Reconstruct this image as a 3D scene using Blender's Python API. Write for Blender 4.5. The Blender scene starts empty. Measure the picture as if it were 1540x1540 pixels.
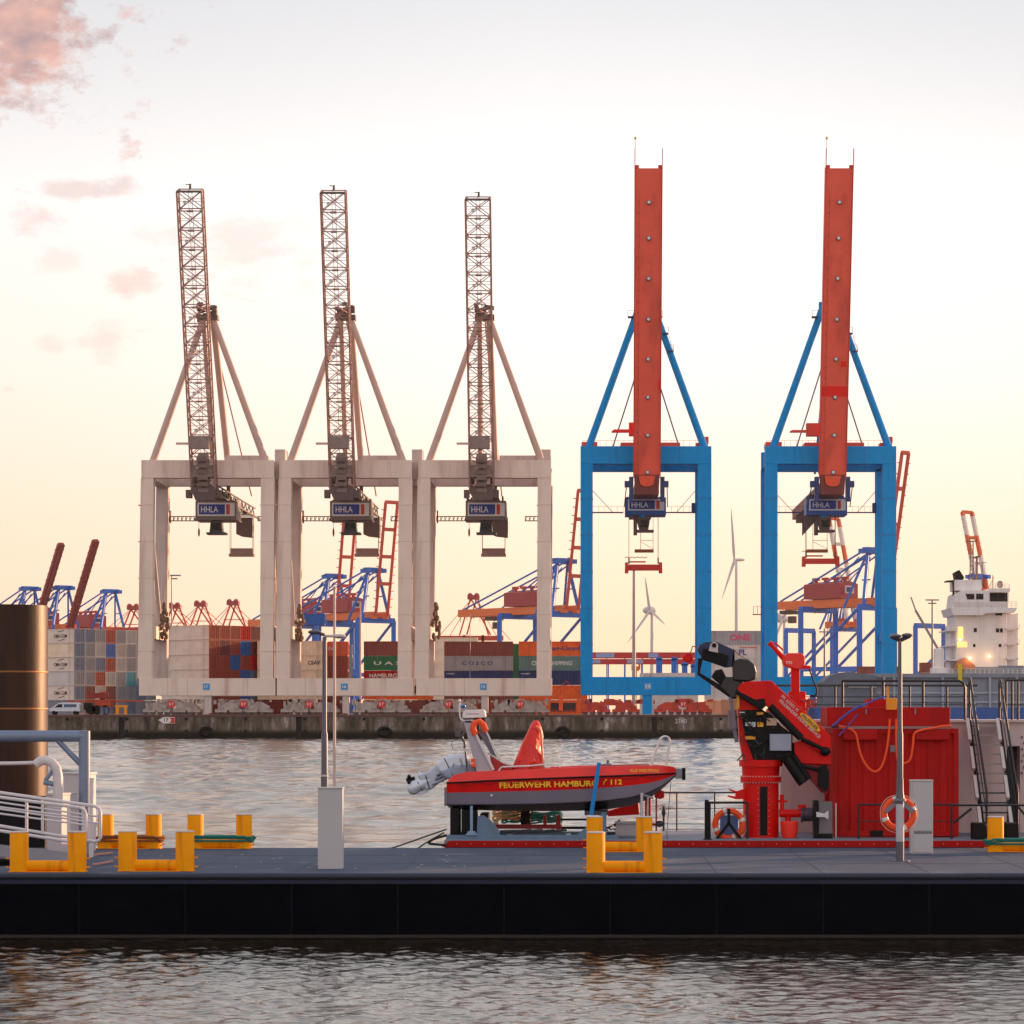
import bpy, bmesh, math, random
import numpy as np
from mathutils import Vector, Matrix
random.seed(7)
SC = bpy.context.scene
COL = SC.collection
R = math.radians

# ------------------------------------------------------------------ camera
# level camera, 4.54 m above the water, long lens; the photo is an off-centre crop (shift)
F = 4140.0; CX = 885.0; CY = 1070.0; H = 4.54
cam_d = bpy.data.cameras.new('camera'); cam = bpy.data.objects.new('camera', cam_d); COL.objects.link(cam)
cam.location = (0, 0, H); cam.rotation_euler = (R(90), 0, 0)
cam_d.sensor_width = 36; cam_d.lens = 36 * F / 1540
cam_d.shift_x = (770 - CX) / 1540; cam_d.shift_y = (CY - 770) / 1540
cam_d.clip_start = 0.5; cam_d.clip_end = 20000
SC.camera = cam

# ------------------------------------------------------------------ sun and sky
SUN_AZ, SUN_EL = 51.0, 7.0          # azimuth from +Y towards +X (right, slightly behind the cranes)
sd = bpy.data.lights.new('sun', 'SUN'); sd.energy = 5.0; sd.angle = R(1.0); sd.color = (1.0, 0.56, 0.30)
sun = bpy.data.objects.new('sun', sd); COL.objects.link(sun)
dirv = Vector((math.sin(R(SUN_AZ)) * math.cos(R(SUN_EL)), math.cos(R(SUN_AZ)) * math.cos(R(SUN_EL)), math.sin(R(SUN_EL))))
sun.rotation_euler = dirv.to_track_quat('Z', 'Y').to_euler()
SC.view_settings.view_transform = 'Standard'; SC.view_settings.look = 'None'
SC.view_settings.exposure = 0.42; SC.view_settings.gamma = 1.0; SC.view_settings.use_curve_mapping = False
SC.cycles.max_bounces = 6; SC.cycles.diffuse_bounces = 3; SC.cycles.glossy_bounces = 4
SC.cycles.sample_clamp_indirect = 4.0

def lin(c):
    return tuple(((v / 255) / 12.92 if v / 255 <= 0.04045 else ((v / 255 + 0.055) / 1.055) ** 2.4) for v in c)

W = bpy.data.worlds.new('World'); SC.world = W; W.use_nodes = True
nt = W.node_tree; nt.nodes.clear(); N = nt.nodes; L = nt.links
def nd(t, **k):
    n = N.new(t)
    for a, b in k.items(): setattr(n, a, b)
    return n
def mth(op, a, b=None, c=None, clamp=False):
    n = N.new('ShaderNodeMath'); n.operation = op; n.use_clamp = clamp
    for i, v in enumerate((a, b, c)):
        if v is None: continue
        if isinstance(v, (int, float)): n.inputs[i].default_value = v
        else: L.new(v, n.inputs[i])
    return n.outputs[0]
def mixc(f, a, b):
    n = N.new('ShaderNodeMix'); n.data_type = 'RGBA'; n.clamp_factor = True
    for s, v in ((n.inputs[0], f), (n.inputs[6], a), (n.inputs[7], b)):
        if isinstance(v, (int, float)): s.default_value = v
        elif isinstance(v, tuple): s.default_value = (*v, 1) if len(v) == 3 else v
        else: L.new(v, s)
    return n.outputs[2]
out = nd('ShaderNodeOutputWorld'); bg = nd('ShaderNodeBackground'); L.new(bg.outputs[0], out.inputs[0])
tc = nd('ShaderNodeTexCoord'); sep = nd('ShaderNodeSeparateXYZ'); L.new(tc.outputs['Generated'], sep.inputs[0])
dx, dy, dz = sep.outputs
sky = nd('ShaderNodeTexSky', sky_type='NISHITA'); sky.sun_disc = False
sky.sun_elevation = R(SUN_EL); sky.sun_rotation = R(SUN_AZ); sky.dust_density = 3.0; sky.air_density = 1.0
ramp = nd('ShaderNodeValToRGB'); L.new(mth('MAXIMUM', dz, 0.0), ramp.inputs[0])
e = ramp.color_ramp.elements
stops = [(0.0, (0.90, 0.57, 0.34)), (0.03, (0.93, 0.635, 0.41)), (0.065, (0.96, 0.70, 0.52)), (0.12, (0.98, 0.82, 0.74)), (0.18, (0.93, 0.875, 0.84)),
         (0.215, (0.74, 0.73, 0.73)), (0.25, (0.60, 0.615, 0.64)), (0.34, (0.98, 0.93, 0.89)), (0.6, (0.80, 0.80, 0.84)), (1.0, (0.42, 0.48, 0.62))]  # band above the frame brightened beyond the visible sky to lift the water
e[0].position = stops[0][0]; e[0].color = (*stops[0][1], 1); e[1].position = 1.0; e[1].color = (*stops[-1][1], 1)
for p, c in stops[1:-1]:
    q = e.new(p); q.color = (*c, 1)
# side away from the sun is pinker, and brightened to fill faces towards the camera
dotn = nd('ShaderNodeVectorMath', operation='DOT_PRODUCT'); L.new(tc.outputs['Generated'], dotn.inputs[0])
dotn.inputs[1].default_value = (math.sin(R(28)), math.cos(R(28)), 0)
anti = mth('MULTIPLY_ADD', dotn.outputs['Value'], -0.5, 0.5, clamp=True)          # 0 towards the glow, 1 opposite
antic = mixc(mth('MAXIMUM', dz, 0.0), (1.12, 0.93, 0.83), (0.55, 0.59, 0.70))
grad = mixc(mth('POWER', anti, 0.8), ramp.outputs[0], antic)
# slow fall-off of the glow to the left
mr = nd('ShaderNodeMapRange'); L.new(dx, mr.inputs[0]); mr.inputs[1].default_value = -0.24; mr.inputs[2].default_value = -0.02
mr.inputs[3].default_value = 1.0; mr.inputs[4].default_value = 0.0
grad = mixc(mth('MULTIPLY', mr.outputs[0], mth('MULTIPLY_ADD', dz, 2.0, -0.08, clamp=True)), grad, (0.42, 0.44, 0.48))
grad = mixc(mth('MULTIPLY', mr.outputs[0], mth('MULTIPLY_ADD', dz, -4.0, 0.75, clamp=True)), grad, (0.80, 0.56, 0.40))
mr2 = nd('ShaderNodeMapRange'); L.new(dx, mr2.inputs[0]); mr2.inputs[1].default_value = 0.05; mr2.inputs[2].default_value = 0.22
mr2.inputs[3].default_value = 0.0; mr2.inputs[4].default_value = 1.0
grad = mixc(mth('MULTIPLY', mr2.outputs[0], mth('MULTIPLY', dz, 1.6)), grad, (0.50, 0.50, 0.53))
# clouds: warped noise inside soft patches, laid out on the direction sphere
u = mth('DIVIDE', dx, mth('MAXIMUM', dy, 0.05)); v = mth('DIVIDE', dz, mth('MAXIMUM', dy, 0.05))
cmb = nd('ShaderNodeCombineXYZ'); L.new(u, cmb.inputs[0]); L.new(mth('MULTIPLY', v, 1.6), cmb.inputs[1])
no = nd('ShaderNodeTexNoise'); no.inputs['Scale'].default_value = 26; no.inputs['Detail'].default_value = 8; no.inputs['Roughness'].default_value = 0.62
L.new(cmb.outputs[0], no.inputs['Vector'])
no3 = nd('ShaderNodeTexNoise'); no3.inputs['Scale'].default_value = 85; no3.inputs['Detail'].default_value = 7; no3.inputs['Roughness'].default_value = 0.7
L.new(cmb.outputs[0], no3.inputs['Vector']); nz = mth('MULTIPLY_ADD', mth('SUBTRACT', no3.outputs[0], 0.5), 0.75, no.outputs[0])
no2 = nd('ShaderNodeTexNoise'); no2.inputs['Scale'].default_value = 70; no2.inputs['Detail'].default_value = 5
L.new(cmb.outputs[0], no2.inputs['Vector'])
clouds = [(30, 45, 165, 115, 1.0), (112, 285, 85, 15, .42), (55, 328, 60, 22, .34), (92, 388, 36, 18, .2), (190, 425, 36, 24, .42), (245, 350, 60, 22, .22),
          (360, 372, 88, 52, .26), (165, 512, 55, 26, .26), (80, 520, 22, 14, .2), (15, 584, 14, 5, .3)]
tot = None; dens = None
for (px, py, rx, ry, s) in clouds:
    a = mth('DIVIDE', mth('SUBTRACT', u, (px - CX) / F), rx / F); b = mth('DIVIDE', mth('SUBTRACT', v, (CY - py) / F), ry / F)
    d2 = mth('ADD', mth('MULTIPLY', a, a), mth('MULTIPLY', b, b))
    m = mth('SUBTRACT', 1.0, mth('SQRT', d2), clamp=False)
    m = mth('ADD', m, mth('MULTIPLY', mth('SUBTRACT', nz, 0.5), 4.6))
    m = mth('MULTIPLY', mth('MULTIPLY', mth('ADD', m, 0.22), 1.0, clamp=True), s)
    tot = m if tot is None else mth('MAXIMUM', tot, m)
ccol = mixc(mth('MULTIPLY_ADD', no2.outputs[0], 3.0, -1.05, clamp=True), (0.66, 0.375, 0.31), (0.36, 0.25, 0.26))
facing = mth('GREATER_THAN', dy, 0.1)
grad = mixc(mth('MULTIPLY', mth('MULTIPLY', tot, facing), 0.95), grad, ccol)
# the physical sky adds its part
sc1 = nd('ShaderNodeVectorMath', operation='SCALE'); L.new(sky.outputs[0], sc1.inputs[0]); sc1.inputs['Scale'].default_value = 0.006
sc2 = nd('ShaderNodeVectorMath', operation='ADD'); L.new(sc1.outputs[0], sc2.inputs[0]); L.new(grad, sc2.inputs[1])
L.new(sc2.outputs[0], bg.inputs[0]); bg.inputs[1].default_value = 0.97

# ------------------------------------------------------------------ helpers
def X(px, Y): return (px - CX) * Y / F
def Z(py, Y): return H + (CY - py) * Y / F
def P(px, py, Y): return Vector((X(px, Y), Y, Z(py, Y)))

ORG = {}
class MB:
    def __init__(s): s.v = []; s.f = []; s.c = []
    def add(s, vs, fs):
        o = len(s.v); s.c.append(o); s.v += [tuple(a) for a in vs]; s.f += [tuple(i + o for i in f) for f in fs]; return s
    def box(s, x0, x1, y0, y1, z0, z1):
        x0, x1 = min(x0, x1), max(x0, x1); y0, y1 = min(y0, y1), max(y0, y1); z0, z1 = min(z0, z1), max(z0, z1)
        return s.add([(x0, y0, z0), (x1, y0, z0), (x1, y1, z0), (x0, y1, z0), (x0, y0, z1), (x1, y0, z1), (x1, y1, z1), (x0, y1, z1)],
                     [(0, 3, 2, 1), (4, 5, 6, 7), (0, 1, 5, 4), (1, 2, 6, 5), (2, 3, 7, 6), (3, 0, 4, 7)])
    def pbox(s, px0, px1, py0, py1, Y, d):      # a box of depth d whose near face stands at depth Y
        return s.box(X(px0, Y), X(px1, Y), Y, Y + d, Z(py1, Y), Z(py0, Y))
    def beam(s, p, q, w, h=None, up=(0, 0, 1)):
        h = h or w; p = Vector(p); q = Vector(q); d = (q - p)
        if d.length < 1e-6: return s
        d.normalize(); up = Vector(up)
        if abs(d.dot(up)) > 0.98: up = Vector((0, 1, 0))
        a = d.cross(up).normalized() * w / 2; b = a.cross(d).normalized() * h / 2
        vs = [p - a - b, p + a - b, p + a + b, p - a + b, q - a - b, q + a - b, q + a + b, q - a + b]
        return s.add(vs, [(0, 3, 2, 1), (4, 5, 6, 7), (0, 1, 5, 4), (1, 2, 6, 5), (2, 3, 7, 6), (3, 0, 4, 7)])
    def tube(s, p, q, r, r2=None, n=10):
        r2 = r if r2 is None else r2; p = Vector(p); q = Vector(q); d = (q - p)
        if d.length < 1e-6: return s
        d.normalize(); up = Vector((0, 0, 1)) if abs(d.z) < .95 else Vector((0, 1, 0))
        a = d.cross(up).normalized(); b = a.cross(d)
        vs = []; fs = []
        for c, rr in ((p, r), (q, r2)):
            for i in range(n):
                t = 2 * math.pi * i / n; vs.append(c + (a * math.cos(t) + b * math.sin(t)) * rr)
        for i in range(n): fs.append((i, (i + 1) % n, n + (i + 1) % n, n + i))
        fs.append(tuple(range(n - 1, -1, -1))); fs.append(tuple(range(n, 2 * n)))
        return s.add(vs, fs)
    def path(s, pts, r, n=8, closed=False):
        pts = [Vector(p) for p in pts]; m = len(pts); vs = []; fs = []; pa = None
        for i, c in enumerate(pts):
            if closed: t = pts[(i + 1) % m] - pts[i - 1]
            else: t = pts[min(i + 1, m - 1)] - pts[max(i - 1, 0)]
            t.normalize()
            if pa is None:
                up = Vector((0, 0, 1)) if abs(t.z) < .9 else Vector((0, 1, 0)); a = t.cross(up).normalized()
            else:
                a = (pa - t * pa.dot(t)).normalized()
            pa = a; b = a.cross(t)
            for k in range(n):
                q = 2 * math.pi * k / n; vs.append(c + (a * math.cos(q) + b * math.sin(q)) * r)
        for i in range(m if closed else m - 1):
            j = (i + 1) % m
            for k in range(n): fs.append((i * n + k, i * n + (k + 1) % n, j * n + (k + 1) % n, j * n + k))
        if not closed: fs.append(tuple(range(n - 1, -1, -1))); fs.append(tuple((m - 1) * n + k for k in range(n)))
        return s.add(vs, fs)
    def prism(s, poly, y0, y1):       # poly: (x, z) outline, extruded along Y
        n = len(poly); vs = [(x, y0, z) for x, z in poly] + [(x, y1, z) for x, z in poly]
        fs = [(i, (i + 1) % n, n + (i + 1) % n, n + i) for i in range(n)] + [tuple(range(n - 1, -1, -1)), tuple(range(n, 2 * n))]
        return s.add(vs, fs)
    def pprism(s, poly, Y, d): return s.prism([(X(a, Y), Z(b, Y)) for a, b in poly], Y, Y + d)
    def lathe(s, prof, c, n=24, axis='Z'):
        c = Vector(c); vs = []; fs = []; m = len(prof)
        for r, h in prof:
            for k in range(n):
                t = 2 * math.pi * k / n; a, b = r * math.cos(t), r * math.sin(t)
                vs.append(c + Vector((a, b, h) if axis == 'Z' else ((a, h, b) if axis == 'Y' else (h, a, b))))
        for i in range(m - 1):
            for k in range(n): fs.append((i * n + k, i * n + (k + 1) % n, (i + 1) * n + (k + 1) % n, (i + 1) * n + k))
        fs.append(tuple(range(n - 1, -1, -1))); fs.append(tuple((m - 1) * n + k for k in range(n)))
        return s.add(vs, fs)
    def ell(s, c, rx, ry, rz, n=16, m=10):
        c = Vector(c); vs = []; fs = []
        for i in range(m + 1):
            p = math.pi * i / m
            for k in range(n):
                t = 2 * math.pi * k / n
                vs.append(c + Vector((rx * math.sin(p) * math.cos(t), ry * math.sin(p) * math.sin(t), rz * math.cos(p))))
        for i in range(m):
            for k in range(n): fs.append((i * n + k, (i + 1) * n + k, (i + 1) * n + (k + 1) % n, i * n + (k + 1) % n))
        return s.add(vs, fs)
    def build(s, name, m, parent=None, smooth=True, bevel=0.0, label=None, each=False):
        if each:
            return [MB().add([s.v[k] for k in range(a, b)], [tuple(i - a for i in f) for f in s.f if a <= f[0] < b]).build(name, m, parent, smooth, bevel, label) for a, b in zip(s.c, s.c[1:] + [len(s.v)])]
        o0 = ORG.get(parent.name, Vector((0, 0, 0))) if parent else Vector((0, 0, 0))
        me = bpy.data.meshes.new(name)
        me.from_pydata([(a[0] - o0[0], a[1] - o0[1], a[2] - o0[2]) for a in s.v], [], s.f); me.update()
        bm = bmesh.new(); bm.from_mesh(me); bmesh.ops.remove_doubles(bm, verts=bm.verts, dist=1e-5)
        bmesh.ops.recalc_face_normals(bm, faces=bm.faces); bm.to_mesh(me); bm.free()
        if smooth:
            me.polygons.foreach_set('use_smooth', [True] * len(me.polygons)); me.set_sharp_from_angle(angle=R(35))
        me.materials.append(m)
        o = bpy.data.objects.new(name, me); COL.objects.link(o)
        if parent: o.parent = parent; ORG[o.name] = o0.copy()
        if bevel:
            b = o.modifiers.new('bevel', 'BEVEL'); b.width = bevel; b.segments = 2; b.limit_method = 'ANGLE'
        if label: o['label'] = label
        return o

def thing(name, label, cat, loc=(0, 0, 0), group=None):
    o = bpy.data.objects.new(name, None); COL.objects.link(o); o.location = loc; ORG[o.name] = Vector(loc)
    o['label'] = label; o['category'] = cat
    if group: o['group'] = group
    return o
def tag(o, label, cat, group=None):
    o['label'] = label; o['category'] = cat
    if group: o['group'] = group
    return o
def kind(o, k='structure'): o['kind'] = k; return o
def dup(root, loc, label=None):
    r = root.copy(); COL.objects.link(r); r.location = loc
    if label: r['label'] = label
    for ch in list(root.children):
        c = ch.copy(); COL.objects.link(c); c.parent = r
        for g in ch.children:
            d = g.copy(); COL.objects.link(d); d.parent = c
    return r

def text(body, name, m, parent, centre, w, h, rotz=0.0, roty=0.0, bold=0.0, depth=0.01):
    cu = bpy.data.curves.new('t', 'FONT'); cu.body = body; cu.size = 1; cu.extrude = 0.0; cu.offset = bold; cu.resolution_u = 3
    t = bpy.data.objects.new('t', cu); COL.objects.link(t)
    bpy.context.view_layer.update()
    me = bpy.data.meshes.new_from_object(t.evaluated_get(bpy.context.evaluated_depsgraph_get()))
    bpy.data.objects.remove(t)
    co = np.zeros(len(me.vertices) * 3); me.vertices.foreach_get('co', co); co = co.reshape(-1, 3)
    mn, mx = co.min(0), co.max(0); c0 = (mn + mx) / 2
    sx = w / max(mx[0] - mn[0], 1e-5); sz = h / max(mx[1] - mn[1], 1e-5)
    x = (co[:, 0] - c0[0]) * sx; z = (co[:, 1] - c0[1]) * sz
    cr, sr = math.cos(roty), math.sin(roty)
    x, z = x * cr - z * sr, x * sr + z * cr
    y = np.zeros_like(x); cz, sz_ = math.cos(rotz), math.sin(rotz)
    x, y = x * cz - y * sz_, x * sz_ + y * cz
    o0 = ORG.get(parent.name, Vector((0, 0, 0)))
    new = np.stack([x + centre[0] - o0[0], y + centre[1] - o0[1], z + centre[2] - o0[2]], 1)
    me.vertices.foreach_set('co', new.ravel()); me.update(); me.materials.clear(); me.materials.append(m); me.name = name
    o = bpy.data.objects.new(name, me); COL.objects.link(o); o.parent = parent; ORG[o.name] = o0.copy()
    return o

MATS = {}
def mat(name, rgb, rough=0.6, metal=0.0, var=0.12, vs=1.5, bump=0.0, bs=20.0, streak=None, spec=0.5, emit=0.0, stretch=(1, 1, 1), coat=0.0):
    if name in MATS: return MATS[name]
    m = bpy.data.materials.new(name); m.use_nodes = True; t = m.node_tree; n = t.nodes; l = t.links
    b = n['Principled BSDF']; c = lin(rgb)
    b.inputs['Roughness'].default_value = rough; b.inputs['Metallic'].default_value = metal
    b.inputs['Specular IOR Level'].default_value = spec; b.inputs['Coat Weight'].default_value = coat
    co = n.new('ShaderNodeTexCoord'); mp = n.new('ShaderNodeMapping'); l.new(co.outputs['Object'], mp.inputs[0]); mp.inputs['Scale'].default_value = stretch
    no = n.new('ShaderNodeTexNoise'); no.inputs['Scale'].default_value = vs; no.inputs['Detail'].default_value = 6; no.inputs['Roughness'].default_value = .65
    l.new(mp.outputs[0], no.inputs['Vector'])
    r = n.new('ShaderNodeValToRGB'); l.new(no.outputs[0], r.inputs[0])
    r.color_ramp.elements[0].position = 0.3; r.color_ramp.elements[1].position = 0.7
    r.color_ramp.elements[0].color = (*[x * (1 - var) for x in c], 1); r.color_ramp.elements[1].color = (*[min(1, x * (1 + var)) for x in c], 1)
    colr = r.outputs[0]
    if streak:                       # vertical rust or dirt runs: (colour, amount, scale)
        mp2 = n.new('ShaderNodeMapping'); l.new(co.outputs['Object'], mp2.inputs[0]); mp2.inputs['Scale'].default_value = (1, 1, 0.12)
        n2 = n.new('ShaderNodeTexNoise'); n2.inputs['Scale'].default_value = streak[2]; n2.inputs['Detail'].default_value = 7
        l.new(mp2.outputs[0], n2.inputs['Vector'])
        r2 = n.new('ShaderNodeValToRGB'); l.new(n2.outputs[0], r2.inputs[0])
        r2.color_ramp.elements[0].position = 0.55; r2.color_ramp.elements[1].position = 0.75
        r2.color_ramp.elements[0].color = (0, 0, 0, 1); r2.color_ramp.elements[1].color = (streak[1],) * 3 + (1,)
        mx = n.new('ShaderNodeMix'); mx.data_type = 'RGBA'; l.new(r2.outputs[0], mx.inputs[0]); l.new(colr, mx.inputs[6]); mx.inputs[7].default_value = (*lin(streak[0]), 1)
        colr = mx.outputs[2]
    l.new(colr, b.inputs['Base Color'])
    rr = n.new('ShaderNodeMapRange'); l.new(no.outputs[0], rr.inputs[0]); rr.inputs[3].default_value = max(0.02, rough - .1); rr.inputs[4].default_value = min(1, rough + .12)
    l.new(rr.outputs[0], b.inputs['Roughness'])
    if bump:
        nb = n.new('ShaderNodeTexNoise'); nb.inputs['Scale'].default_value = bs; nb.inputs['Detail'].default_value = 4; l.new(mp.outputs[0], nb.inputs['Vector'])
        bp = n.new('ShaderNodeBump'); bp.inputs['Strength'].default_value = bump; bp.inputs['Distance'].default_value = 0.05
        l.new(nb.outputs[0], bp.inputs['Height']); l.new(bp.outputs[0], b.inputs['Normal'])
    if emit:
        b.inputs['Emission Color'].default_value = (*c, 1); b.inputs['Emission Strength'].default_value = emit
    MATS[name] = m; return m

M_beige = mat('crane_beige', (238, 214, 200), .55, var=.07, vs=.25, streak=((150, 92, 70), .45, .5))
M_beige2 = mat('crane_beige_darker', (206, 188, 182), .55, var=.1, vs=.3, streak=((140, 90, 74), .5, .6))  # darker beige for rear members, side beams and cabinets
M_beige_tube = mat('tube_beige', (206, 176, 166), .5, var=.08, vs=.3)
M_lat = mat('lattice_brown_steel', (168, 128, 118), .6, var=.2)
M_latd = mat('dark_machinery_steel', (96, 76, 74), .6, var=.3, vs=2)
M_bogie = mat('bogie_beige', (178, 162, 156), .6, var=.25, vs=1.2, streak=((120, 70, 60), .6, 1.0))
M_blue = mat('crane_blue', (0, 148, 220), .6, var=.1, vs=1.2, streak=((0, 112, 176), .45, .9), spec=.12)
M_navy = mat('box_navy', (24, 50, 110), .5)
M_bred = mat('boom_red', (252, 98, 78), .6, var=.1, vs=.3, streak=((150, 40, 36), .5, .4))
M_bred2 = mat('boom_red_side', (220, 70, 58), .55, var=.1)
M_patch = mat('fresh_red_primer', (255, 22, 16), .5, var=.05)
M_bogr = mat('bogie_red', (206, 66, 48), .6, var=.22, vs=1.2, streak=((110, 30, 26), .6, 1.0))
M_white = mat('white_paint', (226, 222, 222), .5, var=.05)
M_whited = mat('dirty_white_paint', (205, 196, 192), .55, var=.08, streak=((140, 100, 80), .45, 2))
M_black = mat('black_rubber', (10, 10, 13), .6, var=.3, spec=.25)
M_dark = mat('dark_grey_steel', (58, 58, 66), .5, var=.2)
M_glass = mat('dark_glass', (10, 12, 18), .25, var=.1, spec=.2)
M_yel = mat('sign_yellow', (240, 170, 20), .5)
M_orange = mat('bollard_orange', (255, 160, 0), .6, spec=.15, var=.07, vs=4, streak=((170, 80, 18), .6, 5), bump=.08, bs=30)
M_bcap = mat('bollard_cap', (196, 184, 176), .6, var=.2, vs=8)
M_red = mat('fire_red', (222, 8, 4), .45, var=.14, vs=2, spec=.25, streak=((120, 6, 6), .5, 2.5))
M_redd = mat('container_red', (176, 4, 2), .6, spec=.25, var=.14, vs=1.2, streak=((120, 8, 10), .5, 2))
M_lite = mat('lamp_glass_grey', (214, 216, 222), .3)
M_greyp = mat('galvanised_grey', (128, 128, 140), .5, metal=.3, var=.15, vs=6)
M_lifer = mat('lifebuoy_orange', (255, 84, 26), .6, var=.08, vs=6)

# ------------------------------------------------------------------ water
def build_water():
    rng = np.random.default_rng(3)
    def patch(x0, x1, dx_, y0, y1, dy_, n, l0, l1, slope, sd_, edge):
        """one rectangle of wavy water; slope = rms wave slope"""
        xs = np.linspace(x0, x1, int((x1 - x0) / dx_) + 1); ys = np.linspace(y0, y1, int((y1 - y0) / dy_) + 1)
        XX, YY = np.meshgrid(xs, ys); ZZ = np.zeros_like(XX, dtype=np.float32); XX = XX.astype(np.float32); YY = YY.astype(np.float32)
        tot_ = 0
        for i in range(n):
            lam = l0 * (l1 / l0) ** rng.random(); ang = rng.normal(-1.3, sd_); k = 2 * math.pi / lam
            amp = lam * rng.uniform(.4, 1.3); ph = k * (XX * math.cos(ang) + YY * math.sin(ang)) + rng.uniform(0, 6.28)
            w_ = np.sin(ph); ZZ += amp * (w_ + .3 * w_ * w_); tot_ += (amp * k) ** 2 / 2
        ZZ *= slope / math.sqrt(tot_)
        # wind patches: calmer and rougher water
        env = 1 + .35 * np.sin(XX / 9.1 + 1.2 * np.sin(YY / 17)) * np.sin(YY / 13.3 + np.sin(XX / 21)) + .2 * np.sin(XX / 3.3 + YY / 5.1)
        fade = np.clip((XX - x0) / edge, 0, 1) * np.clip((x1 - XX) / edge, 0, 1) * np.clip((YY - y0) / edge, 0, 1) * np.clip((y1 - YY) / edge, 0, 1)
        ZZ *= env * fade
        idx = np.arange(XX.size).reshape(XX.shape)
        return np.stack([XX, YY, ZZ], 2).reshape(-1, 3).astype(float), np.stack([idx[:-1, :-1], idx[:-1, 1:], idx[1:, 1:], idx[1:, :-1]], 2).reshape(-1, 4)
    A = patch(-22, 20, .065, 34, 58, .05, 90, .16, 1.3, .125, 1.0, 1.0)
    B_ = patch(-118, 96, .42, 62, 449.5, .36, 80, 1.2, 7.0, .11, .9, 1.5)
    co = np.concatenate([A[0], B_[0]]); q = np.concatenate([A[1], B_[1] + len(A[0])])
    ex = []; ef = []; B = len(co)
    for (a, b, c, d) in ((-3900, 3900, 449.5, 5900), (-3900, 3900, -200, 34), (-3900, -22, 34, 58), (20, 3900, 34, 58), (-3900, 3900, 58, 62), (-3900, -118, 62, 449.5), (96, 3900, 62, 449.5)):
        n = B + len(ex); ex += [(a, c, 0), (b, c, 0), (b, d, 0), (a, d, 0)]; ef.append((n, n + 1, n + 2, n + 3))
    co = np.concatenate([co, np.array(ex)]); q = np.concatenate([q, np.array(ef)])
    me = bpy.data.meshes.new('water'); me.vertices.add(len(co)); me.vertices.foreach_set('co', co.ravel())
    me.loops.add(q.size); me.loops.foreach_set('vertex_index', q.ravel().astype(np.int32))
    me.polygons.add(len(q)); me.polygons.foreach_set('loop_start', np.arange(0, q.size, 4, dtype=np.int32))
    me.update(calc_edges=True); me.polygons.foreach_set('use_smooth', [True] * len(q))
    m = bpy.data.materials.new('river_water'); m.use_nodes = True; t = m.node_tree; n = t.nodes; l = t.links
    b = n['Principled BSDF']; b.inputs['Base Color'].default_value = (0.022, 0.014, 0.009, 1); b.inputs['Roughness'].default_value = 0.07
    b.inputs['IOR'].default_value = 1.8
    g = n.new('ShaderNodeNewGeometry')
    def layer(sc, stretch, det):
        mp = n.new('ShaderNodeMapping'); l.new(g.outputs['Position'], mp.inputs[0]); mp.inputs['Scale'].default_value = stretch
        t1 = n.new('ShaderNodeTexNoise'); t1.inputs['Scale'].default_value = sc; t1.inputs['Detail'].default_value = det; t1.inputs['Roughness'].default_value = .6
        l.new(mp.outputs[0], t1.inputs['Vector']); return t1.outputs[0]
    bp1 = n.new('ShaderNodeBump'); bp1.inputs['Distance'].default_value = .22; bp1.inputs['Strength'].default_value = .85; l.new(layer(0.55, (.7, 1.5, 1), 7), bp1.inputs['Height'])
    bp2 = n.new('ShaderNodeBump'); bp2.inputs['Distance'].default_value = .035; bp2.inputs['Strength'].default_value = .9; l.new(layer(2.2, (.8, 1.3, 1), 5), bp2.inputs['Height'])
    bp3 = n.new('ShaderNodeBump'); bp3.inputs['Distance'].default_value = 0.8; bp3.inputs['Strength'].default_value = .8; l.new(layer(0.15, (.8, .8, 1), 4), bp3.inputs['Height'])
    sp = n.new('ShaderNodeSeparateXYZ'); l.new(g.outputs['Position'], sp.inputs[0])
    gt = n.new('ShaderNodeMapRange'); l.new(sp.outputs[1], gt.inputs[0]); gt.inputs[1].default_value = 58; gt.inputs[2].default_value = 62
    gt.inputs[3].default_value = .06; gt.inputs[4].default_value = .16
    l.new(gt.outputs[0], bp1.inputs['Strength']); gt2 = n.new('ShaderNodeMath'); gt2.operation = 'MULTIPLY'; l.new(gt.outputs[0], gt2.inputs[0]); gt2.inputs[1].default_value = .8
    l.new(gt2.outputs[0], bp3.inputs['Strength'])
    l.new(bp3.outputs[0], bp1.inputs['Normal']); l.new(bp1.outputs[0], bp2.inputs['Normal']); l.new(bp2.outputs[0], b.inputs['Normal'])
    me.materials.append(m)
    o = bpy.data.objects.new('water', me); COL.objects.link(o); kind(o)
build_water()

# ------------------------------------------------------------------ land beyond the river
QY = 450.0; QZ = 4.0
M_ground = mat('yard_asphalt', (96, 88, 86), .85, var=.2, vs=.1)
land = MB().add([(-3900, QY + 1.2, QZ), (1500, QY + 1.2, QZ), (1500, 5900, QZ), (-3900, 5900, QZ)], [(0, 1, 2, 3)]).build('ground', M_ground); kind(land)

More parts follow.
